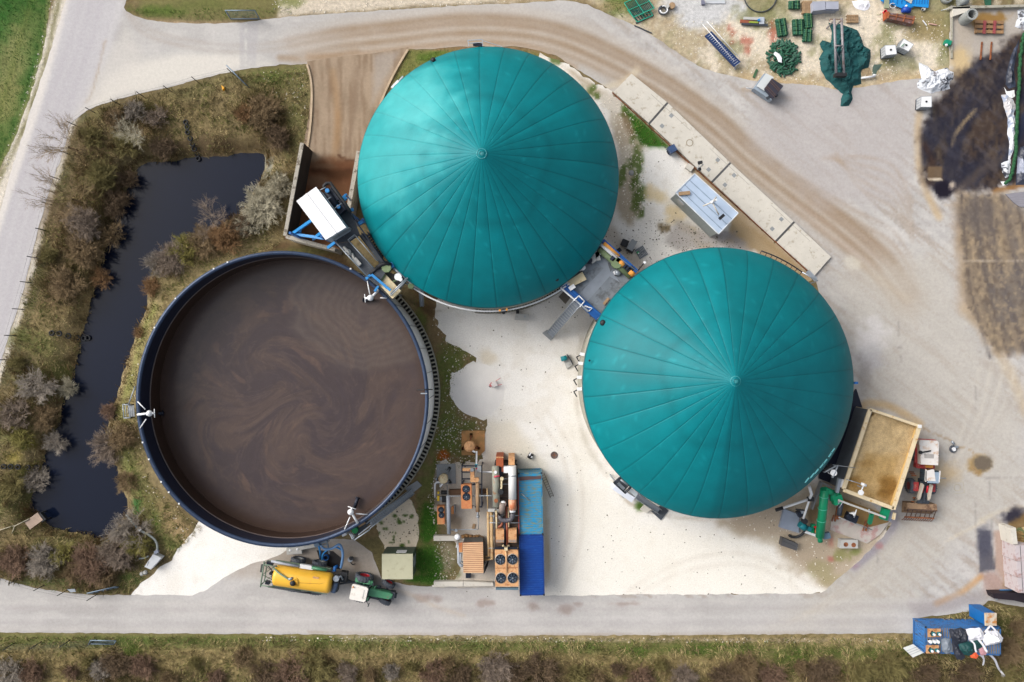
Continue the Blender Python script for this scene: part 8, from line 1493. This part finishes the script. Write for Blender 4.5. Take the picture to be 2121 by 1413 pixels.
# container with equipment at lower right
zt = 2.45; CR = [(1917,1299),(1917,1352),(2072,1357),(2072,1301)]
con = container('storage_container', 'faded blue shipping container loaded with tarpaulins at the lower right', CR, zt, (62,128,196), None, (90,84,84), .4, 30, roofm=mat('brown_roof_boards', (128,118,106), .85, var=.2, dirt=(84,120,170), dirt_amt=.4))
b = B(mat('door_white', (226,228,224), .5, var=.05)); q = P(1871,1343,1.2), P(1892,1335,1.2), P(1914,1352,1.2), P(1891,1362,1.2); b.prism([(v.x, v.y) for v in q], 1.1, 1.2); k = B(galv)
for t in (.3, .5, .7): k.beam(q[0].lerp(q[3], t)+Vector((0, 0, .02)), q[1].lerp(q[2], t)+Vector((0, 0, .02)), .03, .02)
thing('container_door_panel', 'white panel propped out at the left end of the faded blue container', 'panel', [('panel', b), ('grooves', k)])
for k, (c, lab) in enumerate((((1934,1310), 'upper wooden crate with teal pump parts on the container'), ((1930,1344), 'lower wooden crate with teal pump parts on the container'))):
    pr = []; b = B(tan); g = P(*c, zt); b.box((g.x, g.y, zt+.05), (1.25, .8, .12)); pr.append(('pallet', b))
    for o in (-.28, .28): b = B(mat('teal_pump', (10,120,130))); b.tube([(g.x+o-.12, g.y, zt+.4), (g.x+o+.2, g.y, zt+.4)], .18, 12); pr.append(('pump', b)); b = B(white_pt); b.cyl((g.x+o, g.y, zt+.5), .12, .2, 10); pr.append(('cap', b))
    b = B(black); b.tube([(g.x-.3, g.y+.25, zt+.3), (g.x-.5, g.y, zt+.35), (g.x-.3, g.y-.25, zt+.3)], .07, 6); pr.append(('hose', b)); thing('pump_crate', lab, 'crate', pr, 'pump crates on the container')
pr = []; g = P(1931,1327,zt)
for o in (-.35, .05, .4): b = B(white_pt); b.cyl((g.x+o, g.y, zt+.02), .16, .4, 10); pr.append(('valve', b)); b = B(mat('teal_pump', (10,120,130))); b.box((g.x+o+.18, g.y-.1, zt+.02), (.2, .25, .25)); pr.append(('block', b))
b = B(black); b.tube([(g.x-.5, g.y+.2, zt+.2), (g.x, g.y-.25, zt+.2), (g.x+.5, g.y+.15, zt+.2)], .07, 6); pr.append(('hose', b)); thing('pump_parts', 'white and teal pump parts between the two crates on the container', 'machine', pr)
TL = (('grey bag on the container right of the crates', 'bag', [(1948,1325),(1957,1320),(1966,1322),(1972,1335),(1974,1350),(1960,1354),(1952,1348)], .5, mat('grey_foil', (128,138,150), .4, var=.2, scale=3)),
 ('black cover in the middle of the container roof', 'cover', [(1965,1305),(1990,1300),(2000,1306),(2005,1325),(2002,1332),(1980,1335),(1968,1320)], .6, mat('black_cover', (42,46,58), .5, var=.2)),
 ('dark folded cover bundle hanging over the lower container edge', 'cover', [(1970,1322),(1980,1332),(1990,1345),(2000,1362),(1992,1368),(1982,1366),(1975,1350)], .4, mat('black_cover', (42,46,58))),
 ('dark green tarpaulin folded on the container roof', 'tarpaulin', [(1985,1334),(2004,1328),(2015,1332),(2022,1350),(2008,1358),(1998,1358),(1988,1348)], .55, mat('dark_green_tarp', (14,70,70), .6, var=.2)),
 ('second dark green tarpaulin between the two white straps', 'tarpaulin', [(2014,1326),(2026,1324),(2034,1340),(2022,1348),(2016,1336)], .45, mat('dark_green_tarp', (14,70,70))),
 ('folded white sheet in the middle of the container roof', 'sheet', [(2000,1303),(2030,1300),(2038,1312),(2036,1326),(2016,1328),(2007,1326)], .6, whm),
 ('big white bale at the right end of the container', 'bale', [(2037,1316),(2046,1306),(2066,1307),(2077,1322),(2076,1330),(2060,1335),(2042,1338),(2036,1328)], .8, whm),
 ('orange bag at the lower edge of the container', 'bag', [(2008,1357),(2022,1350),(2028,1358),(2022,1364),(2012,1363)], .35, mat('orange_bag', (240,100,56), .6, var=.15)),
 ('pinkish mesh bag beside the orange bag', 'bag', [(2026,1345),(2036,1340),(2044,1348),(2042,1356),(2032,1358)], .35, mat('pink_mesh', (200,150,156), .7, var=.3, scale=8)))
for i, (lab, cat, pl, h, m_) in enumerate(TL): heap(cat, lab+'', cat, pl, zt+.05, h, m_, None, 1.6, .12, 'load on the faded blue container', 50+i)
for lab, pts, w in (('white strap curling over the big white bale', [(2040,1310),(2048,1300),(2052,1297),(2060,1304),(2062,1310)], .16), ('white strap running over the dark green tarpaulin', [(2010,1326),(2018,1334),(2022,1350),(2034,1360),(2038,1366)], .16), ('long white straps trailing from the container into the scrub', [(2026,1324),(2036,1336),(2044,1350),(2060,1366),(2068,1384),(2080,1400),(2074,1398)], .2), ('short white strap end dangling below the orange bag', [(2036,1358),(2038,1368),(2036,1378)], .16)):
    b = B(whm); sp_ = spline(pts, 5); zs = [zt+.7 if y < 1352 else max(.5, zt-.4-(y-1352)*.04) for x, y in sp_]; q = [P(x, y, z) for (x, y), z in zip(sp_, zs)]
    for a, c in zip(q[:-1], q[1:]): b.beam(a, c, w, .04)
    thing('strap', lab, 'strap', b, 'white straps on the container')
pr = []; b = B(mat('blue_box_side', (14,104,176), .5, var=.12)); quad(b, [(2040,1271),(2064,1271),(2064,1296),(2041,1296)], 2.9, 2.8); k = B(mat('rusty_white_lid', (196,186,170), .7, var=.25, dirt=(190,130,70), dirt_amt=.45)); quad(k, [(2039.5,1270),(2064.5,1270),(2064.5,1296.5),(2040.5,1296.5)], 2.98, .08); k2 = B(cr); k2.beam(P(2040,1270,3.0), P(2041,1296,3.0), .1, .04); thing('blue_box', 'tall blue box with rusty white lid behind the faded blue container', 'box', [('side', b), ('lid', k, [('edge_strip', k2)])])
# bits near the weighbridge and domes
pr = []; b = B(mat('grey_table_top', (150,156,160), .6, var=.1)); quad(b, [(1309,495),(1320,501),(1310,521),(1298,514)], .9, .1); pr.append(('top', b))
for q in ((1309,498),(1317,502),(1309,517),(1300,513)): b = B(dark_steel); b.cyl(P(*q, .03), .05, .8, 6); pr.append(('leg', b))
b = B(black); b.box(P(1304,519,.03), (.7, .4, .7), -.5); pr.append(('motor', b)); thing('work_bench', 'grey bench with dark motor on the gravel between the domes', 'bench', pr)
b = B(black); b.box(P(1293.5,504,.03), (.65, .6, .6), -.4); b.box(P(1293.5,504,.63), (.7, .65, .05), -.4); thing('black_bin', 'black box left of the grey bench', 'bin', b)
pallet('grey weathered pallet with small green can near the domes', (1328,523), .55, w=(1.0, 1.1), m_=mat('grey_wood', (130,138,146), .85, var=.2)); b = B(mat('green_cap', (20,150,84))); b.cyl(P(1321,524,.17), .14, .2, 10); b.use(white_pt); b.cyl(P(1322.5,525,.37), .08, .06, 8); thing('small_can', 'small green can standing on the grey weathered pallet', 'can', b)
b = B(dark_steel); b.cyl(P(1281,518,.03), .05, .4, 6); b.box(P(1281,519,.3), (.6, .4, .05), .6); thing('small_stand', 'small grey stand between the blue beam and black box', 'stand', b)
b = B(dark_steel); b.tube([P(1322,560,5), P(1334,545,7)], .05, 6); b.use(white_pt); b.cyl(P(1335,544,7), .12, .15, 8); thing('antenna_rod', 'thin dark rod with white tip at the upper left of the right dome', 'rod', b)
b = B(mat('teal_machine', (20,140,150), .5)); b.tube([P(1162,744,.6), P(1174,741,.6)], .26, 12); k = B(palegrey); quad(k, [(1166,742),(1180,735),(1187,755),(1174,764)], .3, .28); k.cyl(P(1177,753,.3), .14, .1, 12); k2 = B(chas); k2.tube([P(1174,734,.5), P(1182,745,.5), P(1187,756,.4)], .06, 6); thing('small_compressor', 'little teal machine on a grey base in the white gravel', 'machine', [('tank', b), ('base', k), ('handle', k2)])
b = B(mat('barrow_red', (214,120,120), .6)); b.beam(P(1015,800,.35), P(1020,794,.35), .3, .2); k = B(mat('barrow_tray', (226,220,216), .6)); k.prism([(P(x, y, .6).x, P(x, y, .6).y) for x, y in ((1016,796),(1026,789),(1031,798),(1022,803))], .3, .62); k2 = B(mat('barrow_red', (214,120,120))); k2.tube([P(1026,790,.6), P(1037,783,.75)], .03, 5); k2.tube([P(1031,798,.6), P(1040,796,.75)], .03, 5); k3 = B(tyr); k3.tyre(P(1014,801,.2), .2, .09, (.5, .8, 0), .4, 14); thing('wheelbarrow', 'red handled wheelbarrow on the round white gravel heap', 'wheelbarrow', [('frame', b), ('tray', k), ('handle', k2), ('wheel', k3)])
b = B(mat('white_grit', (244,240,234), .95, var=.04, fine=.06)); g = P(990,808,.0); b.lathe((g.x, g.y, .012), [(.001, .55), (.8, .45), (1.7, .25), (2.75, .0)], 40); thing('gravel_heap', 'low round heap of fine white gravel beside the grass strip', 'gravel', b)
b = B(palegrey); quad(b, [(1068,650),(1096,651),(1095,664),(1066,663)], .7, .1); k = B(galv)
for q in ((1070,652),(1094,652),(1068,661),(1093,661)): k.cyl(P(*q, .03), .04, .6, 6)
k.cyl(P(1087,656,.7), .1, .05, 8); k2 = B(black); k2.box(P(1072,648,.3), (.3, .5, .3)); thing('gravel_table', 'small pale table on the gravel below the upper dome', 'table', [('top', b), ('legs', k), ('bracket', k2)])
# ------------------------------------------------------------------ leafless shrubs and trees
def twig_mesh(name, seed, stems, R, H, lev, wt=.016, spread=1.0, trunk=0.0, droop=0.0):
    r = np.random.RandomState(seed); b = B(None); vs = []; fs = []
    def seg(p, q, w0, w1):
        d = q-p; L = np.linalg.norm(d)
        if L < 1e-4: return
        d = d/L; a = np.cross(d, [0, 0, 1.0]); n = np.linalg.norm(a); a = a/n if n > .05 else np.array([1., 0, 0]); c = np.cross(d, a); o = len(vs)
        if w0 > .03:
            for pt, w in ((p, w0), (q, w1)):
                for k in range(4): t = k*math.pi/2; vs.append(pt+(a*math.cos(t)+c*math.sin(t))*w)
            for k in range(4): fs.append((o+k, o+(k+1) % 4, o+4+(k+1) % 4, o+4+k))
        else:
            vs.extend([p-a*w0, p+a*w0, q+a*w1, q-a*w1]); fs.append((o, o+1, o+2, o+3))
    def grow(p, d, L, w, l):
        n = 3 if l > 0 else 2; q = p
        for i in range(n):
            d2 = d+r.randn(3)*.16+np.array([0, 0, .05-droop*(.3 if l < 2 else 0)]); d2 /= np.linalg.norm(d2); q2 = q+d2*L/n; seg(q, q2, w*(1-.25*i/n), w*(1-.25*(i+1)/n)); q, d = q2, d2
            if l > 0:
                for _ in range(2 if l > 1 else 4):
                    e = d+r.randn(3)*.62*spread; e[2] = e[2]*.8+.1; e /= np.linalg.norm(e); grow(q, e, L*r.uniform(.42, .62), w*.55, l-1)
    if trunk:
        seg(np.zeros(3), np.array([0, 0, trunk]), .031, .031)
    for i in range(stems):
        a = r.rand()*6.28; el = r.uniform(.25, 1.4); d = np.array([math.cos(a)*math.cos(el)*R/H*1.1, math.sin(a)*math.cos(el)*R/H*1.1, math.sin(el)]); d /= np.linalg.norm(d)
        base = np.array([math.cos(a)*.25*R*r.rand(), math.sin(a)*.25*R*r.rand(), trunk*r.uniform(.5, 1)]); grow(base, d, H*.55*r.uniform(.8, 1.1), wt*2.6, lev)
    b.v = [tuple(v) for v in vs]; b.f = fs; b.fm = [0]*len(fs); b.fs = [False]*len(fs); me = b.mesh(name); me.materials.append(None); return me
TM = {k: mat('twigs_'+k, tuple(v*1.16 for v in c), .9, var=.25, scale=.8) for k, c in dict(brown=(116,98,72), grey=(130,122,112), red=(112,90,74), olive=(112,104,64), pale=(158,152,132), mauve=(120,107,95), dark=(94,78,60), lichen=(124,118,64), rust=(124,96,66)).items()}
VAR = [twig_mesh('shrub', 100+i, 46, 1.0, 1.0, 2, .0052, .8) for i in range(5)]
DEN = [twig_mesh('shrub', 200+i, 80, 1.0, .9, 2, .005, .95) for i in range(3)]
TRE = [twig_mesh('tree', 300+i, 9, .6, 1.0, 3, .0022, .8, .3) for i in range(3)]
used = set()
def shrub(px, py, rpx, h, colr, label, kind='v', name='leafless_shrub', sink=.05, grp=None):
    i = len(used); me = {'v': VAR, 'd': DEN, 't': TRE}[kind][i % (5 if kind == 'v' else 3)]; assert label not in used, label; used.add(label)
    g = P(px, py, h*.5) if kind != 't' else P(px, py, 0); z = float(ground_z(np.array([g.x]), np.array([g.y]))[0]) if -62 < g.x < 62 else 0; z = max(z, -1.0)
    o = bpy.data.objects.new(name, me); COL.objects.link(o); o.location = (g.x, g.y, z-sink); o.rotation_euler = (0, 0, rnd.random()*6.28); r_ = rpx*HC/FP
    o.scale = (r_*1.12, r_*1.12*rnd.uniform(.85, 1.1), h*1.05) if kind != 't' else (r_*2.1, r_*2.1, h)
    o.material_slots[0].link = 'OBJECT'; o.material_slots[0].material = TM[colr]
    tag(o, label, 'tree' if kind == 't' else 'shrub', grp or ('bare trees' if kind == 't' else 'leafless shrubs'))
S = [
 (160,312,36,5.5,'brown','bare tree leaning its twigs over the road, upper of the two at the left','t'),(172,420,40,6.5,'brown','bare tree leaning its twigs over the road, lower of the two at the left','t'),(292,284,26,3.2,'pale','small whitish bare tree among brown scrub above the pond','t'),(440,462,30,3.5,'mauve','thin bare tree reaching over the pond from its right bank','t'),
 (275,228,24,1.8,'grey','grey shrub below the fence in the upper left bank','v'),(235,242,26,2,'brown','brown shrub near the bend of the upper fence','d'),(185,282,26,1.8,'olive','yellowish olive shrub at the top left corner of the bank','v'),(320,240,26,1.6,'mauve','mauve shrub left of the little whitish tree','v'),
 (545,228,44,2.6,'brown','big brown shrub above the right end of the pond','d'),(572,282,34,2.4,'dark','dark brown shrub left of the bunker wall','d'),(505,235,24,1.8,'rust','rust brown shrub left of the big brown shrub above the pond','v'),(255,300,30,2,'olive','olive shrub left of the small whitish tree','v'),
 (330,300,30,1.8,'dark','dark shrub right of the small whitish tree','d'),(200,362,42,2.6,'olive','large olive shrub on the left bank beside the road trees','d'),(225,415,36,2.4,'dark','dark shrub close to the pond at its upper left','d'),(165,462,46,2.4,'mauve','large mauve brown shrub under the lower road tree','d'),
 (212,480,30,2,'brown','brown shrub at the left pond edge facing the bushes opposite','v'),(250,368,26,2.2,'dark','dark shrub hanging at the upper left corner of the pond','v'),(96,528,21,2,'olive','round olive shrub beside the roadside fence posts','d'),(165,515,44,2.6,'brown','wide brown shrub right of the round olive shrub','d'),
 (130,590,44,2.4,'brown','wide greyish brown shrub halfway down the left bank','d'),(195,575,22,1.8,'rust','rusty shrub at the pond edge halfway down the left bank','v'),(30,752,20,1.8,'olive','small round olive shrub at the left picture edge','d'),(72,800,44,2,'grey','wide grey shrub below the tyre chain on the left bank','v'),
 (126,805,22,1.8,'pale','straw coloured spiky shrub at the left pond edge','v'),(25,860,36,2.2,'mauve','mauve shrub at the left picture edge above the yellow patch','v'),(80,865,34,2,'brown','brown shrub beside the narrow middle of the pond','d'),(36,905,24,1.5,'lichen','yellow green shrub near the lower tyre chain','v'),
 (100,920,26,1.8,'grey','grey green shrub at the pond edge above the lower tyre chain','v'),(20,1012,30,1.8,'olive','olive shrub at the left picture edge below the tyre chain','v'),(60,1000,28,1.6,'grey','pale grey shrub below the lower tyre chain','v'),(25,1165,38,2,'red','reddish shrub in the lower left corner of the bank','d'),
 (85,1165,40,2.2,'grey','grey shrub in the lower left bank beside the reddish one','d'),(125,1150,26,1.8,'lichen','greenish shrub between grey and reddish brown shrubs at the lower left','v'),(185,1168,50,2.8,'red','biggest reddish brown shrub below the pond','d'),(238,1148,46,2.8,'mauve','mauve shrub right of the biggest reddish brown shrub','d'),
 (262,1105,44,2.8,'grey','grey twiggy shrub at the lower right corner of the pond','v'),(282,1128,30,2.4,'lichen','lichen yellow shrub left of the grey pump box','v'),(212,1195,30,2,'brown','brown shrub above the leaning gate at the lower left','d'),(150,1190,26,1.8,'brown','low brown shrub left of the leaning gate','v'),
 (350,535,42,3,'mauve','large mauve shrub on the bank between pond and slurry tank','d'),(312,545,30,2.6,'grey','pale grey shrub reaching over the pond in its middle','v'),(380,515,34,3,'lichen','brown shrub with yellow lichen above the slurry tank','v'),(415,500,40,2.8,'brown','brown shrub in the hedge above the slurry tank','d'),
 (460,490,38,2.6,'rust','rust brown shrub right of centre in the hedge above the slurry tank','d'),(495,465,30,2.4,'dark','dark shrub at the right end of the hedge above the slurry tank','d'),(540,425,50,2.8,'pale','wide pale grey green willow shrub beside the bunker','d'),(575,385,32,2.6,'pale','pale grey green willow shrub touching the bunker wall','d'),
 (515,465,28,2.2,'pale','pale spiky shrub between the willow and the slurry tank','v'),(305,592,24,2,'rust','small rust brown shrub at the right pond edge','d'),(282,690,14,1.2,'rust','tiny rust shrub leaning over the right pond edge','v'),(212,855,20,1.5,'red','round reddish shrub at the right pond edge near the tyre','d'),
 (210,928,44,2.4,'mauve','wide mauve shrub leaning over the lower right of the pond','v'),(250,905,34,2,'brown','brown shrub behind the wide mauve one at the lower right pond','d'),(255,1000,26,1.6,'brown','straggly brown shrub at the lower right pond edge','v'),(650,185,1,1,'dark','',None)]
S2 = [(18,1388,36,'grey'),(60,1398,30,'red'),(150,1402,24,'red'),(195,1392,26,'grey'),(242,1372,30,'dark'),(296,1385,44,'red'),(352,1404,22,'brown'),(440,1404,26,'red'),(498,1366,30,'brown'),(545,1388,26,'dark'),(594,1392,34,'red'),(645,1386,40,'olive'),(712,1388,36,'mauve'),(762,1404,20,'brown'),(815,1396,26,'grey'),(888,1402,30,'red'),(952,1396,30,'dark'),(1022,1394,34,'mauve'),(1078,1398,36,'dark'),(1128,1396,40,'dark'),(1190,1408,24,'olive'),(1245,1404,26,'brown'),(1322,1398,38,'red'),(1420,1402,32,'mauve'),(1502,1400,34,'dark'),(1540,1385,28,'brown'),(1604,1395,40,'red'),(1712,1392,42,'dark'),(1800,1400,40,'olive'),(1850,1385,34,'olive'),(1930,1398,44,'dark'),(2010,1400,44,'dark'),(2096,1345,32,'brown'),(2090,1400,34,'olive'),(2110,1290,22,'brown')]
for a in S:
    if a[-1] is None: continue
    shrub(*a[:6], kind=a[6])
cn = dict(grey='grey', red='reddish', dark='dark brown', brown='light brown', olive='olive green', mauve='mauve grey'); ordn = ['first','second','third','fourth','fifth','sixth','seventh','eighth','ninth','tenth']; cnt = {}
S2 = [(x+rnd.randint(-10, 10), y+rnd.randint(-6, 10), int(r_*rnd.uniform(.75, 1.3)), 'brown' if c == 'red' and x % 2 else c) for x, y, r_, c in S2]+[(1370,1380,16,'olive'),(930,1376,14,'brown'),(180,1370,16,'olive'),(1660,1384,18,'brown'),(400,1376,15,'olive'),(1280,1388,18,'dark'),(850,1384,14,'olive')]
for (x, y, r_, c) in sorted(S2):
    k = cnt.get(c, 0); cnt[c] = k+1; shrub(x, y, r_, 1.9 if r_ > 30 else 1.5, c, '%s shrub, %s of its colour from the left along the bottom edge' % (cn[c], ordn[k] if k < 10 else str(k)), 'd' if (x % 3) else 'v', grp='shrubs along the bottom edge')
brush = mixcol([(104,90,62),(124,106,74),(152,132,98),(126,120,78),(110,94,68)], 307)
BR = [([(x+1.05*r_*math.cos(a*.524), y+1.05*r_*math.sin(a*.524)) for a in range(12)], 46) for (x, y, r_, h, c, l, k) in S if k in ('v', 'd')]+[([(x+r_*math.cos(a*.524), y+r_*math.sin(a*.524)) for a in range(12)], 40) for x, y, r_, c in S2]
blades('brushwood', scatter(BR, 0, 21, [POND]), .75, .022, 1.0, brush, 22, lab='fine brown brushwood and dead stems growing among the leafless shrubs')
# ------------------------------------------------------------------ fences, gates, tyres, jetty, pump box
fp = mat('post_dark', (60,62,60), .6)
def fence(label, pts, tops):
    pr = []
    for (x, y) in pts: b = B(fp); g = P(x, y, 0); z = -.1; b.tube([(g.x, g.y, z), (g.x, g.y, 1.9)], .045, 6); pr.append(('post', b))
    b = B(mat('mesh_wire', (70,86,76), .7))
    for (x, y), (x2, y2) in zip(pts[:-1], pts[1:]):
        for h in (.6, 1.25, 1.8): b.tube([P(x*1.0, y, 0)+Vector((0, 0, h)), P(x2, y2, 0)+Vector((0, 0, h))], .006, 4)
    pr.append(('wire', b)); return thing('wire_fence', label, 'fence', pr)
fence('dark post and wire fence following the left road down past the pond', [(484,155),(412,172),(355,190),(300,202),(248,217),(197,234),(160,262),(143,320),(124,372),(108,425),(96,478),(79,535),(65,586),(49,641),(33,695),(10,745),(-20,800)], 0)
fence('low post and wire fence in the lower left corner by the road', [(-30,1150),(42,1198),(92,1212),(140,1222),(200,1232)], 0)
fence('post and wire fence below the road at the bottom left', [(-40,1330),(30,1332),(86,1329),(145,1326),(200,1324)], 0)
gb = mat('gate_blue_grey', (130,150,168), .5, .3, var=.12)
def gate(label, a, c, h, top=None, n=14):
    pr = []; p, q = P(*a, 0), P(*c, 0); up = Vector((0, 0, h)); t_ = top or Vector(); b = B(gb)
    for u, v in ((p+Vector((0, 0, .1)), q+Vector((0, 0, .1))), (p+up+t_, q+up+t_), (p, p+up+t_), (q, q+up+t_)): k = B(gb); k.tube([u, v], .05, 6); pr.append(('frame_bar', k))
    for i in range(n): u = p.lerp(q, (i+.5)/n); b.tube([u, u+up+t_], .018, 4)
    pr.append(('bars', b)); thing('gate', label, 'gate', pr, 'blue grey metal gates')
gate('metal gate standing at the top edge of the entrance drive', (478,40), (538,40), 1.6, Vector((0, .25, 0)), 24); gate('closed slim gate leaf on the grass corner of the entrance drive', (482,148), (516,182), 1.8); gate('leaning gate beside the lower road at the left gravel fan', (190,1229), (246,1216), 1.1, Vector((.1, .35, 0)), 18); gate('metal gate lying back on the grass below the lower road', (184,1333), (236,1334), .6, Vector((.5, .55, 0)), 20)
b = B(galv); quad(b, [(139,1221),(155,1220),(157,1226),(146,1227)], .6, .04); thing('small_sign', 'small pale plate by the lower left fence', 'plate', b); b = B(mat('yellow_flag', (240,170,30), .6)); b.prism([(P(x, y, .5).x, P(x, y, .5).y) for x, y in ((458,176),(464,181),(461,187))], .1, .5); thing('yellow_marker', 'small yellow orange marker on the grass bank below the drive', 'marker', b)
def tyres(lab, pts, r):
    for i, (x, y) in enumerate(pts):
        g = P(x, y, 0); z = float(ground_z(np.array([g.x]), np.array([g.y]))[0]); b = B(tyr if False else mat('old_tyre', (44,46,50), .8, var=.2)); b.tyre((g.x, g.y, max(z, PW)+.15), r, .2, (rnd.uniform(-.15, .15), rnd.uniform(-.15, .15), 1), .62, 20); thing('old_tyre', lab, 'tyre', b, lab.split(' in ')[-1])
tyres('old dark tyre in the tyre chain above the pond', [(386,254),(389,264),(390,275),(394,287),(396,297),(398,306),(400,315),(402,324)], .27)
tyres('old dark tyre in the tyre chain on the left bank', [(109,690),(123,691),(136,696),(149,699),(162,701),(170,700)], .3); tyres('old dark tyre in the tyre chain near the left picture edge', [(10,966),(24,966),(39,967),(54,969),(66,971),(80,973)], .28); tyres('single tyre in the grass at the right pond edge', [(234,867)], .28)
pr = []; g0 = mat('jetty_wood', (166,146,130), .85, var=.25, fine=.2)
for i in range(5): b = B(g0); o = i*4.1; b.beam(P(52+o*.55, 1083+o*.75, .1), P(79+o*.55, 1063+o*.75, .1), .19, .05); pr.append(('plank', b))
for q in ((80,1064),(90,1078)): b = B(fp); g = P(*q, 0); b.cyl((g.x, g.y, -2), .08, 2.1, 8); pr.append(('pile', b))
b = B(black); b.beam(P(82,1064,-.2), P(94,1078,-.2), .5, .5); pr.append(('dark_end', b)); thing('jetty', 'small plank jetty at the lower left end of the pond', 'jetty', pr)
b = B(TM['pale']); b.tube([P(60,1075,.2), P(30,1090,.25), P(25,1105,.15)], .06, 5); b.tube([P(32,1088,.2), P(0,1098,.1)], .05, 5); thing('dead_branch', 'dead forked branch lying left of the jetty', 'branch', b)
pr = []; b = B(mat('pump_box_grey', (196,200,204), .6, var=.08)); quad(b, [(299,1174),(317,1148),(334,1156),(312,1180)], .9, .85); pr.append(('box', b)); b = B(mat('pale_hose', (150,158,156), .5, var=.1)); b.tube([P(*q, .5) for q in spline([(262,1066),(275,1082),(290,1098),(308,1108),(322,1120),(326,1136),(320,1147)], 5)], .12, 8); pr.append(('hose', b)); b = B(mat('pale_hose', (150,158,156))); b.tube([P(*q, .3) for q in spline([(308,1152),(298,1156),(288,1157)], 4)], .09, 8); pr.append(('short_hose', b)); b = B(mat('blue_grey_plate', (130,138,156))); b.box(P(326,1142,.5), (.4, .3, .3), .5); pr.append(('pump', b)); b = B(chas); b.beam(P(305,1172,.93), P(308,1163,.93), .03, .02); pr.append(('lid_handle', b)); b = B(white_pt); b.beam(P(289,1097,.65), P(291,1099,.65), .28, .06); pr.append(('hose_clamp', b))
thing('pump_box', 'pale grey pump box with a long hose running to the pond', 'box', pr)
for i, q in enumerate(((302,1185),(295,1188))): b = B(palegrey); b.lathe(P(*q, .0), [(.22, 0), (.24, .15), (.12, .3), (.001, .32)], 7, smooth=False); thing('boulder', ('paler', 'browner')[i]+' stone lying below the grey pump box', 'stone', b, 'stones by the pump box')
